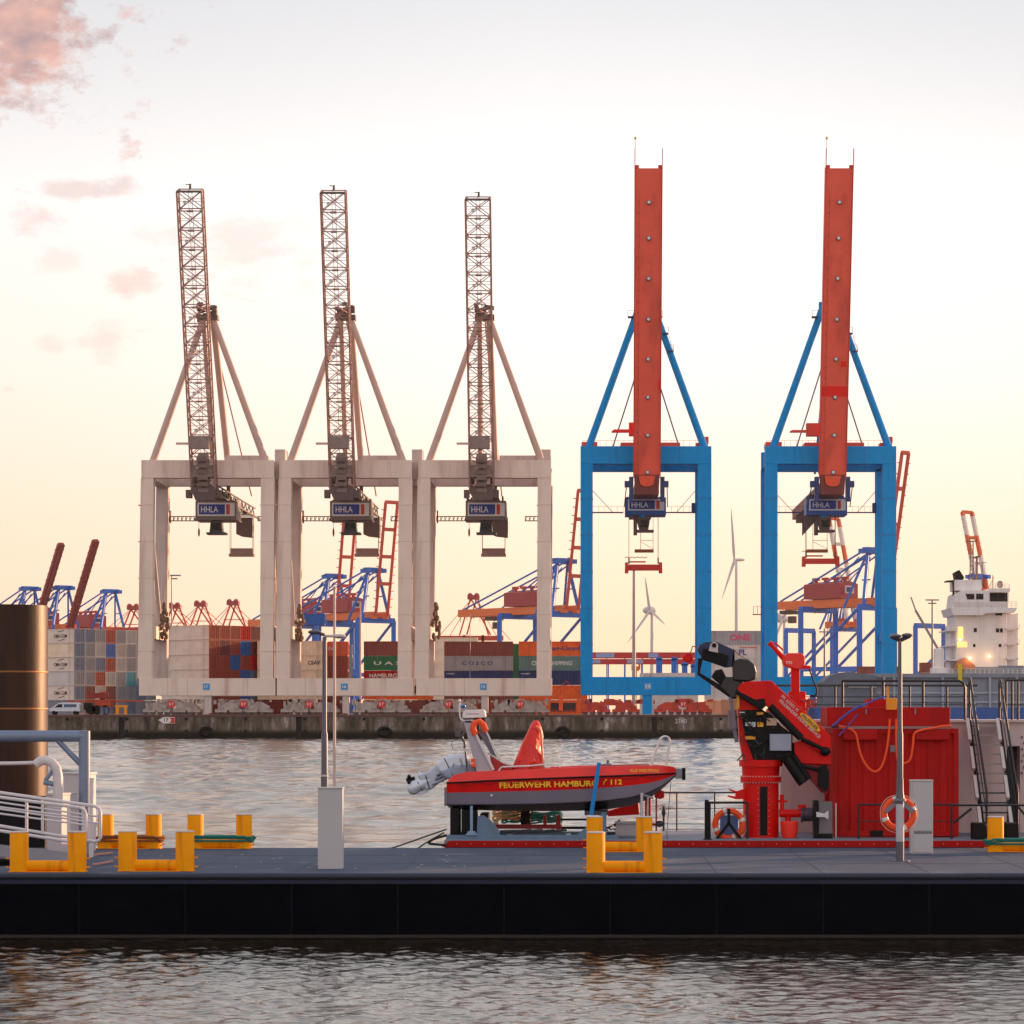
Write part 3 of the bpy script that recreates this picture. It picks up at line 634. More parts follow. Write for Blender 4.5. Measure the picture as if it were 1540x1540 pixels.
    MB().beam(p1 + ax * 3.0 + Vector((-w, 0, 0)), p1 + ax * 4.6 + Vector((-w, 0, 0)), .07).ell(p1 + ax * 4.7 + Vector((-w, 0, 0)), .22, .22, .2, 8, 6).build('tip_beacon', M_yel, B)
    if which == 1:
        q = MB(); slab(q, Lb * (1 - (594 - 253) / 462), Lb * (1 - (578 - 253) / 462), -w + .05, w - .02, -.012, -.002)
        slab(q, Lb * (1 - (549 - 253) / 462), Lb * (1 - (540 - 253) / 462), w - 1.2, w - .3, -.012, -.002); q.build('primer_patch', M_patch, B, smooth=False, each=True)
    else:
        q = MB(); slab(q, Lb * (1 - (583 - 253) / 462), Lb * (1 - (568 - 253) / 462), w - .35, w + .06, -.34, -.322); q.build('primer_patch', M_patch, B, smooth=False)
    # A frame
    apex = Vector((bxc, Y + 3, Z(455, Y)))
    for s, bd in ((-1, -86), (1, 88)):
        MB().tube((x_(bd), Y + 1.2, zt - .05), apex + Vector((s * 1.1, 0, 0)), .62, .55, 14).build('apex_strut', M_blue, T)
        MB().tube((x_(bd * .58), Y + 2.5, zt), apex + Vector((s * .6, .5, -8)), .12, .12, 6).build('stay_cable', M_navy, T)
    MB().tube((bxc - .6, Yb + 1, zt), apex, .4, .4, 10).tube((bxc + .6, Yb + 30, zt - 1), apex, .22, .22, 8).box(apex.x - 1.8, apex.x + 1.8, apex.y - .4, apex.y + .8, apex.z - .5, apex.z + .5).build('back_strut', M_blue, T)
    pf = MB()
    for (a, py) in ((-27, 475), (25, 475), (34, 500), (42, 527)):
        z_ = Z(py, Y); s = -1 if a < 0 else 1
        x0 = x_(a); x1 = x_(a - s * 9); pf.box(min(x0, x1), max(x0, x1), Y + 1.5, Y + 3, z_, z_ + .18)
        pf.beam((x0, Y + 1.5, z_), (x0, Y + 1.5, z_ + 1.1), .07).beam((x0, Y + 1.5, z_ + 1.1), (x1, Y + 1.5, z_ + 1.1), .05).beam((x1, Y + 1.5, z_), (x1, Y + 1.5, z_ + 1.1), .05)
    pf.beam((x_(42), Y + 1.5, Z(527, Y)), (x_(34), Y + 1.5, Z(500, Y)), .06); pf.build('access_platform', M_navy, T, smooth=False)
    if which == 0: pf = MB().box(x_(-26), x_(-18.5), Y - 1.8, Y - .5, Z(657, Y), Z(637, Y)).prism([(x_(-52), Z(650, Y)), (x_(-48), Z(647, Y)), (x_(-24), Z(647, Y)), (x_(-24), Z(652, Y)), (x_(-52), Z(652, Y))], Y - 1.5, Y - 1)
    else: pf = MB().box(x_(-37), x_(-17), Y - .8, Y + 1, Z(656, Y), Z(637, Y)).prism([(x_(-62), Z(649, Y)), (x_(-58), Z(647, Y)), (x_(-36), Z(647, Y)), (x_(-36), Z(651, Y)), (x_(-62), Z(651, Y))], Y - .5, Y)
    pf.build('latch_box', M_patch if which == 0 else M_bred2, T, smooth=False)
    # girder behind
    g = MB(); zg = Z(742, Yf)
    g.box(bxc - 2.0, bxc + 2.0, Yf + 1.2, 512, zg, zg + 1.8)
    g.build('girder', mat('foot_brown', (118, 44, 40), .6, var=.2), T, smooth=False)
    hb = MB().prism([(bxc - 2.1, zf + .1), (bxc + 2.1, zf + .1), (bxc + 1.9, zg - .2), (bxc - 1.9, zg - .2)], Yf - .2, Yf + 1.1)
    hb.build('boom_foot', mat('foot_brown', (118, 44, 40), .6, var=.2), T, smooth=False)
    MB().prism([(bxc - 1.35, zf - .1), (bxc + 1.35, zf - .1), (bxc + 1.1, zf - 1.5), (bxc + .5, zf - 1.85), (bxc - .5, zf - 1.85), (bxc - 1.1, zf - 1.5)], Yf - .5, Yf - .2).build('hinge_plate', mat('hinge_orange', (232, 76, 40), .5), T, smooth=False, bevel=.05)
    br = MB()
    for s in (-1, 1):
        br.box(bxc + s * 2.55 - .35, bxc + s * 2.55 + .35, Yf, Yf + 1.4, zf - 4.2, zf - .2).box(bxc + s * 3.2 - .45, bxc + s * 3.2 + .35, Yf - .2, Yf + 1, zf - 1.9, zf - .9)
        br.beam((bxc + s * 3.3, Yf + .5, zf - 1.5), (bxc + s * 3.6, Yf + 8, zf - 4.5), .15)
    br.build('hanger', M_navy, T, smooth=False, each=True)
    Yh = 461.0; sh = 0.0
    hx0, hx1 = bxc - 3.4, bxc + 3.45; zh0, zh1 = Z(774.5, Yh), Z(748, Yh)
    Hh = MB().box(hx0, hx1, Yh, Yh + 6, zh0, zh1).build('trolley_house', mat('house_blue', (16, 84, 160), .5), T, smooth=False, bevel=.05)
    hhla_sign(Hh, hx0 + .45, hx1 - .3, zh0 + .75, zh1 - .3, Yh)
    gear = MB(); rr = random.Random(number)
    for k in range(14): gear.box(hx0 + .2 + k * .45, hx0 + .55 + k * .45, Yh + 1, Yh + 5, zh1, zh1 + rr.uniform(.1, .8))
    gear.build('winch_gear', M_latd, Hh, smooth=False)
    c = MB().prism([(bxc - 1.7, zh0), (bxc + .9, zh0), (bxc + .5, zh0 - 2.4), (bxc - 1.0, zh0 - 2.4)], Yh + .5, Yh + 2.6).box(bxc - 1.6, bxc + 1.4, Yh + .2, Yh + 3, zh0 - 2.8, zh0 - 2.45)
    c.box(bxc - 2.0, bxc - 1.4, Yh + .5, Yh + 2, zh0 - 3.3, zh0)
    cb = c.build('operator_cab', M_latd, T, smooth=False)
    MB().ell((bxc - .5, Yh + 1, zh0 - .1), .95, .6, .55).build('cab_dome', M_blue, cb)
    MB().box(bxc - .8, bxc + .45, Yh + .4, Yh + .5, zh0 - 2.0, zh0 - .8).build('window', M_glass, cb, smooth=False)
    if which == 1: MB().prism([(bxc - 4.0, zh0 - 3.4), (bxc - 1.8, zh0 - 1.0), (bxc - 1.8, zh0), (bxc - 4.0, zh0)], Yh + 1, Yh + 2).box(bxc - 5.0, bxc - 3.9, Yh + 1, Yh + 2.5, zh0 - 1.2, zh0 - .2).build('cable_shield', M_latd, T, smooth=False)
    # inspection frame and spreader
    fr = MB(); zf0 = Z(830, Yh); fx0, fx1 = bxc - (1.8 if which == 0 else 3.2), bxc + (1.4 if which == 0 else 0.3)
    fr.box(fx0, fx1, Yh + 1, Yh + 2.4, zf0, zf0 + .5)
    for xx in (fx0 + 1.0, fx1 - .1): fr.beam((xx, Yh + 1.5, zf0), (xx, Yh + 1.5, zh0), .08)
    fr.beam((fx0 + 1.0, Yh + 1.5, zf0 + 2), (fx1 - .1, Yh + 1.5, zf0 + 2), .08).beam((fx0 + 1.0, Yh + 1.5, zf0 + 1.8), (fx1 - .1, Yh + 1.5, zf0 + .6), .07)
    fr.build('inspection_cage', mat('cage_rust', (150, 74, 40), .6), T, smooth=False)
    sy = (860, 847) if which == 0 else (850, 838)
    so = -.3 if which == 0 else -.9; s0, s1 = bxc - 2.85 + so, bxc + 2.85 + so; z0, z1 = Z(sy[0], Yh), Z(sy[1], Yh)
    sp = MB().box(s0, s1, Yh + 1, Yh + 2.2, z0 + .3, z1 - .15)
    for s in (s0, s1): sp.prism([(s - .3, z0 - .15), (s + .3, z0 - .15), (s + .25, z1 + .2), (s - .25, z1 + .2)], Yh + .8, Yh + 2.4)
    sp.box(s0 + .5, s0 + 3.2, Yh + 1, Yh + 2, z1 + .2, z1 + .4)
    spo = sp.build('spreader', mat('spreader_red', (222, 46, 26), .5), T, smooth=False)
    rp = MB()
    for s in (s0 + .4, s1 - .4):
        for yy in (1.1, 2.1): rp.tube((s, Yh + yy, z1), (s, Yh + yy, zh0), .045, .045, 5)
        rp.box(s - .12, s + .12, Yh + 1.2, Yh + 1.8, z1, z1 + 1.0)
    for k in range(9): rp.beam((s0 - .3 + k * .42, Yh + 1.4, z1 + .95 + .2 * (k % 2)), (s0 + .1 + k * .42, Yh + 1.4, z1 + 1.15 - .2 * (k % 2)), .12)
    rp.build('hoist_rope', M_latd, spo, smooth=False)
    # walkway
    zw = Z(772, Yb); wk = MB()
    for a, b_ in ((-80, -33), (32, 78)):
        a, b_ = x_(a), x_(b_); wk.box(a, b_, Yb - .6, Yb - .2, zw, zw + .2); wk.beam((a, Yb - .5, zw + 1.1), (b_, Yb - .5, zw + 1.1), .04)
        for k in range(6): wk.beam((a + (b_ - a) * k / 5, Yb - .5, zw), (a + (b_ - a) * k / 5, Yb - .5, zw + 1.1), .04)
    wk.tube((x_(-80), Yb, Z(738, Yb)), (x_(-48), Yb - .5, zw), .05, .05, 5).tube((x_(78), Yb, Z(738, Yb)), (x_(48), Yb - .5, zw), .05, .05, 5)
    wk.box(x_(72), x_(78), Yb - .8, Yb, zw, zw + 1.7)
    wk.build('walkway', M_navy, T, smooth=False)
    if which == 1:
        q = MB().box(x_(-112), x_(-98), Yb - 1, Yb, Z(925, Yb), Z(925, Yb) + .15)
        for a in (-111, -105, -99): q.beam((x_(a), Yb - 1, Z(925, Yb)), (x_(a), Yb - 1, Z(912, Yb)), .07)
        q.beam((x_(-111), Yb - 1, Z(912, Yb)), (x_(-99), Yb - 1, Z(912, Yb)), .06).build('ladder_platform', M_latd, T, smooth=False)
    return T
blue_crane(971.5, 14, 'blue quay crane with raised red boom, the one right beside the pale cranes', 0)
blue_crane(1249.5, 13, 'blue quay crane farthest right, its red boom marked with a bright red painted band', 1)

# ------------------------------------------------------------------ shipping containers
def cmat(name, rgb): return mat('container_' + name, rgb, .6, var=.13, vs=.35, streak=((90, 60, 50), .35, .8))
CM = dict(white=cmat('white', (232, 212, 200)), grey=cmat('grey', (128, 132, 144)), rust=cmat('rust', (150, 62, 50)), maroon=cmat('maroon', (110, 46, 52)), brown=cmat('brown', (134, 66, 58)),
          blue=cmat('blue', (24, 92, 170)), navy=cmat('navy', (22, 48, 104)), teal=cmat('teal', (40, 140, 160)), red=cmat('red', (214, 44, 32)), orange=cmat('orange', (246, 104, 30)),
          green=cmat('green', (20, 112, 72)), greygreen=cmat('greygreen', (98, 134, 132)), silver=cmat('silver', (160, 158, 162)), coral=cmat('coral', (214, 96, 66)), cream=cmat('cream', (240, 216, 190)),
          slate=cmat('slate', (96, 112, 140)), pale=cmat('pale', (214, 204, 200)), peach=cmat('peach', (236, 160, 120)))
def container_mesh(L_=12.19, Wd=2.44, Hh=2.56):
    mb = MB(); f = .14
    for x in (0, L_ - f):
        for y in (0, Wd - f): mb.box(x, x + f, y, y + f, .02, Hh)
    for y in (0, Wd - f): mb.box(f, L_ - f, y, y + f, .02, .2).box(f, L_ - f, y, y + f, Hh - .12, Hh)
    for x in (0, L_ - f): mb.box(x, x + f, f, Wd - f, .02, .2).box(x, x + f, f, Wd - f, Hh - .12, Hh)
    n = int(L_ / .56)       # corrugated long sides
    pts = [];
    for i in range(n):
        a = f + (L_ - 2 * f) * i / n; w = (L_ - 2 * f) / n
        pts += [(a, .04), (a + w * .5, .04), (a + w * .62, .09), (a + w * .9, .09)]
    pts.append((L_ - f, .04))
    lo = [(x, y, .2) for x, y in pts]; hi = [(x, y, Hh - .12) for x, y in pts]; m = len(pts)
    mb.add(lo + hi, [(i, i + 1, m + i + 1, m + i) for i in range(m - 1)])
    lo = [(x, Wd - y, .2) for x, y in pts]; hi = [(x, Wd - y, Hh - .12) for x, y in pts]
    mb.add(lo + hi, [(i, i + 1, m + i + 1, m + i) for i in range(m - 1)])
    mb.box(f, L_ - f, f, Wd - f, Hh - .1, Hh - .04)
    for x in (.06, L_ - .08): mb.box(x, x + .02, f, Wd - f, .2, Hh - .12)
    for y in (.45, .95, 1.45, 1.95):
        mb.box(L_ - .03, L_ + .03, y, y + .05, .2, Hh - .15); mb.box(L_ - .02, L_ + .05, y - .08, y + .14, 1.0, 1.15)
    mb.box(L_ - .05, L_ - .01, Wd / 2 - .02, Wd / 2 + .02, .2, Hh - .12)
    me = bpy.data.meshes.new('container'); me.from_pydata(mb.v, [], mb.f); me.update()
    me.materials.append(CM['grey']); me.materials.append(CM['grey'])
    for p_ in me.polygons:
        if all(me.vertices[i].co.x > L_ - .2 for i in p_.vertices): p_.material_index = 1
    return me
ME40 = container_mesh(); ME40H = container_mesh(Hh=2.87); ME20 = container_mesh(6.06)
CCNT = {}
def container(col, loc, rotz, label, group, me=None):
    o = bpy.data.objects.new('shipping_container', me or ME40); COL.objects.link(o); o.location = loc; o.rotation_euler = (0, 0, rotz)
    for k_ in (0, 1): o.material_slots[k_].link = 'OBJECT'
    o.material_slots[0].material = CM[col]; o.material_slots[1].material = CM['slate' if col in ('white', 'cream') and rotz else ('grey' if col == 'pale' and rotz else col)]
    tag(o, label, 'container', group); ORG[o.name] = Vector((0, 0, 0)); return o
ORD = ['bottom', 'second', 'third', 'fourth', 'fifth', 'sixth']
TIERN = lambda i, n: 'top' if i == n - 1 else ('bottom' if i == 0 else ['', 'second', 'third', 'fourth', 'fifth'][i] + ' lowest')
def ctext(o, body, x, z, w, h, colr, L_=12.19):   # lettering on the near long side of an unrotated container
    t = text(body, 'lettering', colr, o, (x, -.02, z), w, h, bold=.02); return t
# rotated stacks: long sides look front-left, door ends look front-right
TH = R(-39)      # long axis (local +x) points right and towards the camera
ax_u = Vector((math.cos(TH), math.sin(TH), 0)); ax_v = Vector((-math.sin(TH), math.cos(TH), 0))
def rot_stack(corner, grid, where, group):
    """corner = ground position of the near corner between long side and door ends; grid[tier][column] colours, column 0 nearest"""
    nt_ = len(grid)
    for ti, row in enumerate(grid):
        for ci, c in enumerate(row):
            p = corner + ax_v * (2.47 * ci) - ax_u * 12.19
            cc = 'leftmost column' if ci == 0 else ('rightmost column' if ci == len(row) - 1 else ['', 'second', 'third', 'fourth', 'fifth', 'sixth', 'seventh', 'eighth'][ci] + ' column')
            o = container(c, (p.x, p.y, QZ + .02 + 2.6 * ti), TH, '%s container, %s tier, %s, %s' % (c, TIERN(ti, nt_), cc, where), group)
            yield ti, ci, o
S1g = [['grey', 'maroon', 'grey', 'maroon', 'grey', 'slate', 'grey', 'grey'],
       ['white', 'maroon', 'silver', 'maroon', 'grey', 'grey', 'slate', 'grey'],
       ['pale', 'grey', 'rust', 'silver', 'grey', 'teal', 'grey', 'silver'],
       ['white', 'grey', 'slate', 'rust', 'silver', 'grey', 'grey', 'slate'],
       ['cream', 'grey', 'silver', 'blue', 'silver', 'grey', 'grey', 'grey'],
       ['white', 'slate', 'grey', 'rust', 'grey', 'silver', 'grey', 'slate']]
c1 = Vector((X(112, 500), 500, 0))
M_logo = mat('logo_dark', (48, 44, 50), .6)
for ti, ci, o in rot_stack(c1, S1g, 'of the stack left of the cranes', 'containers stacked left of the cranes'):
    if ci == 0 and ti in (1, 3, 5):
        t = text('CMA CGM', 'lettering', M_logo, o, (8.3, -.02, 1.3), 3.6, .62, bold=.02)
    if ci == 0 and ti in (1, 3, 5):
        mbl = MB().beam((7.6, -.03, 2.05), (9.2, -.03, 2.3), .06, .08).beam((7.8, -.03, .45), (9.4, -.03, .7), .06, .08)
        mbl.build('logo_stroke', M_logo, o, smooth=False)
S2g = [['white', 'rust', 'rust', 'blue', 'slate', 'coral'], ['white', 'rust', 'rust', 'blue', 'slate', 'slate'],
       ['white', 'rust', 'blue', 'rust', 'red', 'orange'], ['white', 'maroon', 'rust', 'blue', 'maroon', 'coral'], ['white', 'rust', 'rust', 'red', 'maroon', 'coral']]
S2g = [S2g[0]] + S2g
c2 = Vector((X(315, 478), 478, 0))
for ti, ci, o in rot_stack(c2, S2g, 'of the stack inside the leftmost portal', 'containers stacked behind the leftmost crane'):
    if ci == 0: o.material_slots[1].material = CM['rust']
def flat_stack(px, Y, cols, where, group, me=ME40, hh=2.6):
    res = []
    for ti, c in enumerate(cols):
        if c is None: continue
        res.append(container(c, (X(px, Y), Y, QZ + .02 + hh * ti), 0, '%s container, %s tier, %s' % ({'greygreen': 'grey green'}.get(c, c), TIERN(ti, len(cols)), where), group, me))
    return res
M_wl = mat('lettering_white', (230, 228, 224), .6, var=.05)
M_bl = mat('lettering_blue', (30, 66, 140), .6, var=.05)
s = flat_stack(484 - 64, 489, ['brown', 'brown', 'rust', 'rust', 'coral'], 'in the stack behind the left lamp post', 'rust red containers by the lamp post'); ctext(s[4], 'HYUNDAI', 8.6, 1.3, 2.2, .6, M_wl)
s = flat_stack(439 - 52, 486, ['cream', 'cream', 'cream', 'cream', 'cream'], 'in the cream stack left of the lamp post', 'cream containers left of the lamp post')
ctext(s[3], 'CSAV', 10.0, 1.35, 2.2, .7, M_logo)
s = flat_stack(547, 488, ['brown', 'orange', 'red', 'green', 'brown'], 'in the stack behind the middle crane\'s right leg', 'containers behind the middle crane')
ctext(s[3], 'U A S C', 5.2, 1.3, 6.8, .62, M_wl); ctext(s[2], 'HAMBURG SÜD', 4.6, 1.75, 7.2, .9, M_wl)
s = flat_stack(668, 489, ['rust', 'brown', 'navy', 'silver', 'brown'], 'in the stack seen through the rightmost pale crane', 'containers behind the rightmost pale crane')
ctext(s[3], 'C O S C O', 5.9, 1.3, 5.4, .68, M_bl); ctext(s[2], 'HANJIN', 1.1, 2.0, 1.4, .3, M_wl)
s = flat_stack(780, 489, ['orange', 'orange', 'navy', 'greygreen', 'orange'], 'in the stack touching the first blue crane\'s left leg', 'containers between pale and blue cranes')
ctext(s[4], 'Hapag-Lloyd', 7.2, 1.25, 7.4, .95, M_bl); ctext(s[3], 'CHINA SHIPPING', 5.9, 1.3, 7.2, .75, M_wl); ctext(s[2], 'HANJIN', 1.2, 2.0, 1.5, .3, M_wl)
s = flat_stack(1060, 575, ['peach', 'pale', 'pale', 'pale', 'pale', 'silver'], 'in the tall stack between the two blue cranes', 'containers between the blue cranes', ME40H, 2.9)
ctext(s[5], 'ONE', 7.4, 1.5, 4.4, 1.35, mat('lettering_magenta', (226, 60, 110), .6)); ctext(s[4], 'APL', 7.3, 1.3, 2.8, 1.2, M_bl)
MB().box(7.3, 11.0, -.05, -.02, 2.2, 2.35).build('logo_stroke', mat('logo_red', (214, 44, 40), .6), s[4], smooth=False)
# containers further back
for (px, Y, cols, lab) in ((700, 640, ['brown', 'brown', 'rust', 'maroon', 'maroon', 'maroon'], 'farther back above the silver container'),
                           (628, 560, ['cream', 'cream', 'cream', 'cream', 'cream', 'cream'], 'beside the rightmost pale crane\'s left leg'),
                           (768, 506, ['green', 'green', 'green', 'green', 'green'], 'in the gap right of the silver container'),
                           (1384, 700, ['navy', 'brown', 'blue', 'brown', 'brown'], 'left of the white ship'),
                           (1290, 760, ['maroon', 'teal', 'navy', 'maroon', 'brown'], 'hidden behind the right blue crane')):
    flat_stack(px, Y, cols, lab, 'containers farther back in the yard', ME40 if px not in (768,) else ME20)
container('blue', (X(448, 620), 620, Z(940, 620)), 0, 'blue container on top at the back, above the cream ones', 'containers farther back in the yard', ME20)
flat_stack(448, 620, ['blue', 'blue', 'blue', 'grey', 'grey', 'grey', 'grey'][:6], 'in the back row above the cream containers', 'containers farther back in the yard')

# ------------------------------------------------------------------ far cranes across the yard
M_fblue = mat('far_crane_blue', (20, 108, 204), .5); M_fred = mat('far_crane_red', (206, 74, 56), .55); M_forg = mat('far_crane_orange', (244, 120, 62), .5); M_fpurp = mat('far_house_red', (170, 62, 66), .6)
def banded():
    m = bpy.data.materials.new('orange_white_bands'); m.use_nodes = True; t = m.node_tree; n = t.nodes; l = t.links; b = n['Principled BSDF']
    co = n.new('ShaderNodeTexCoord'); sp = n.new('ShaderNodeSeparateXYZ'); l.new(co.outputs['Object'], sp.inputs[0])
    a = n.new('ShaderNodeMath'); a.operation = 'MULTIPLY'; a.inputs[1].default_value = 1 / 17.0; l.new(sp.outputs[2], a.inputs[0])
    f = n.new('ShaderNodeMath'); f.operation = 'FRACT'; l.new(a.outputs[0], f.inputs[0]); g = n.new('ShaderNodeMath'); g.operation = 'GREATER_THAN'; g.inputs[1].default_value = .5; l.new(f.outputs[0], g.inputs[0])
    mx = n.new('ShaderNodeMix'); mx.data_type = 'RGBA'; l.new(g.outputs[0], mx.inputs[0]); mx.inputs[6].default_value = (*lin((226, 92, 40)), 1); mx.inputs[7].default_value = (*lin((226, 212, 204)), 1)
    l.new(mx.outputs[2], b.inputs['Base Color']); b.inputs['Roughness'].default_value = .6; return m
M_band = banded()
def far_crane(px, Y, top_py, lean, label, boom_m=None, hue=M_fblue, low=False, girder_z=42.0, ang=-50, scale=1.0, bs=3.0, glen=68, house=True):
    """double-girder quay crane seen obliquely: u towards its own water, v along its rails. px = column of boom hinge"""
    O = Vector((X(px, Y), Y, QZ)); T = thing('far_container_crane', label, 'crane', O, 'far cranes behind the container yard')
    th = R(ang); uu = Vector((math.cos(th), math.sin(th), 0)); vv = Vector((-math.sin(th), math.cos(th), 0)); k = scale
    boom_m = boom_m or M_fred
    def p(u, v, z): return O + uu * (u * k) + vv * (v * k) + Vector((0, 0, z * k))
    g = girder_z - 4
    for u in (-4, -34):
        for v in (-9, 9): MB().beam(p(u, v, 0), p(u, v, g), 1.9 * k, 1.9 * k).build('leg', hue, T, smooth=False)
    fr = MB()
    for u in (-4, -34): fr.beam(p(u, -9, g), p(u, 9, g), 2 * k, 2.2 * k).beam(p(u, -9, 3), p(u, 9, 3), 1.6 * k, 2 * k)
    for v in (-9, 9): fr.beam(p(-34, v, g * .42), p(-4, v, g * .42), 1.4 * k, 1.6 * k).beam(p(-34, v, g * .42), p(-4, v, g), .8 * k).beam(p(-4, v, g * .42), p(-34, v, 3), .8 * k)
    fr.build('portal_frame', hue, T, smooth=False)
    gd = MB()
    for v in (-3, 3): gd.beam(p(-glen, v, g + 2), p(0, v, g + 2), 1.3 * k, 3.0 * k)
    for i in range(8): gd.beam(p(-glen * (1 - i / 8), -3, g + 1.4), p(-glen * (1 - i / 8), 3, g + 1.4), .8 * k)
    gd.build('girder', M_forg, T, smooth=False)
    fs = MB()
    for i in range(14): fs.beam(p(-glen + 2 + i * glen / 16, -3.8, g + .5), p(-glen + 2 + i * glen / 16, -3.8, g - 1.6 + .5 * (i % 3)), .22 * k)
    fs.build('cable_loop', M_latd, T, smooth=False, each=True)
    hs = MB(); z0, z1 = g + 3.8, g + 10.2
    c = [p(-37, -4.5, 0), p(-18, -4.5, 0), p(-18, 4.5, 0), p(-37, 4.5, 0)]
    vs = [(a.x, a.y, QZ + z0 * k) for a in c] + [(a.x, a.y, QZ + (z1 - 1) * k) for a in c] + [tuple(p(-37, 0, z1)), tuple(p(-18, 0, z1))]
    hs.add(vs, [(0, 1, 5, 4), (2, 3, 7, 6), (3, 2, 1, 0), (4, 5, 9, 8), (6, 7, 8, 9), (0, 4, 8, 7, 3), (1, 2, 6, 9, 5)])
    if not house: hs = MB().beam(p(-6, -3, g + 4), p(-6, 3, g + 4), 2)
    H_ = hs.build('machinery_house' if house else 'winch_box', M_fpurp if not low else M_fred, T, smooth=False)
    if not house: hs = None
    if house: s_ = MB().beam(p(-17.9, -2.2, g + 7), p(-17.9, 2.2, g + 7), .3 * k, 2.8 * k).build('sign_board', M_white, H_, smooth=False)
    if house: MB().beam(p(-17.7, -1.6, g + 7), p(-17.7, 1.2, g + 7), .3 * k, 1.7 * k).build('sign_field', M_navy, H_, smooth=False)
    vt = MB()
    for i in range(4 if house else 0): vt.lathe([(.7 * k, 0), (.7 * k, 1.2 * k), (1.6 * k, 1.2 * k), (1.6 * k, 2.1 * k), (.2 * k, 2.3 * k)], p(-35 + i * 5, 0, z1 - .6), 10)
    if house: vt.build('roof_vent', M_fred, H_, each=True)
    # apex frame and stays
    az = g + 20.5; ap = MB()
    for v in (-3.5, 3.5):
        ap.beam(p(-4, v * 2, g), p(-6, v * .7, az), 1.1 * k).beam(p(-14, v * 2, g), p(-6, v * .7, az), .8 * k).beam(p(-8, v, g + 10), p(-4, v, g + 10), .5 * k)
    ap.beam(p(-9.5, -3, az), p(-2, -3, az), 2.0 * k, 1.7 * k).beam(p(-9.5, 3, az), p(-2, 3, az), 2.0 * k, 1.7 * k).beam(p(-6, -4, az + .7), p(-6, 4, az + .7), 3.0 * k, 1.2 * k)
    ap.build('apex_frame', hue, T, smooth=False)
    stq = MB()
    for v in (-3, 3):
        stq.tube(p(-8, v, az), p(-glen + 3, v, g + 3.5), .36 * k, .36 * k, 6).tube(p(-7, v, az - 1.5), p(-min(40, glen - 2), v, g + 3.5), .3 * k, .3 * k, 6).tube(p(-10, v, az - 2), p(-min(30, glen - 1), v, g + 3.6), .22 * k, .22 * k, 6)
    stq.build('stay', hue, T)
    # raised boom: two rails with cross ties
    dz = (Z(top_py, Y) - QZ) / k - (g + 2); bm = MB()
    for v in (-bs, bs): bm.beam(p(0, v, g + 2), p(lean, v, g + 2 + dz), 1.15 * k, 1.7 * k)
    n = 3
    for i in range(n + 1):
        f = 1 - i * .24; bm.beam(p(lean * f, -bs, g + 2 + dz * f), p(lean * f, bs, g + 2 + dz * f), 1.2 * k, 1.4 * k)
    for i in range(14):
        f = i / 14
        for v in (-bs - .9, bs + .9): bm.beam(p(lean * f, v * .85, g + 2 + dz * f), p(lean * f, v * 1.25, g + 2.2 + dz * f), .3 * k)
    bm.build('boom', boom_m, T, smooth=False)
    if not house: return T
    tr = MB().beam(p(-52, 0, g - .5), p(-46, 0, g - .5), 5 * k, 1.4 * k).beam(p(-50, 1, g - 3.2), p(-47.5, 1, g - 3.2), 2.2 * k, 2.6 * k)
    tr.build('trolley', M_latd, T, smooth=False)
    return T
far_crane(54, 1300, 822, 24, 'far blue crane with thin red boom nearest to the rusty pile', bs=1.1, boom_m=mat('boom_maroon', (150, 48, 46), .55))
far_crane(105, 1290, 817, 24, 'far blue crane with thin red boom, second one right of the rusty pile', bs=1.1, boom_m=mat('boom_maroon', (150, 48, 46), .55))
far_crane(176, 1330, 948, 60, 'far blue crane with boom lowered, just left of the pale cranes', bs=2.0)
far_crane(514, 1180, 752, 7, 'left one of two twin railed red crane booms behind the middle pale crane')
far_crane(574, 1130, 757, 7, 'right one of two twin railed red crane booms behind the middle pale crane')
far_crane(861, 1060, 740, 7, 'far crane with red boom standing just left of the first blue crane')
far_crane(1331, 990, 684, 10, 'far crane whose orange boom rises right of the rightmost blue crane', glen=54, bs=1.7)
far_crane(1282, 1250, 778, -12, 'far crane with orange and white striped boom seen inside the right blue portal', boom_m=M_band, glen=14, house=False)
far_crane(1486, 1180, 768, -12, 'far crane with orange and white striped boom rising behind the white ship', boom_m=M_band, glen=14, house=False)

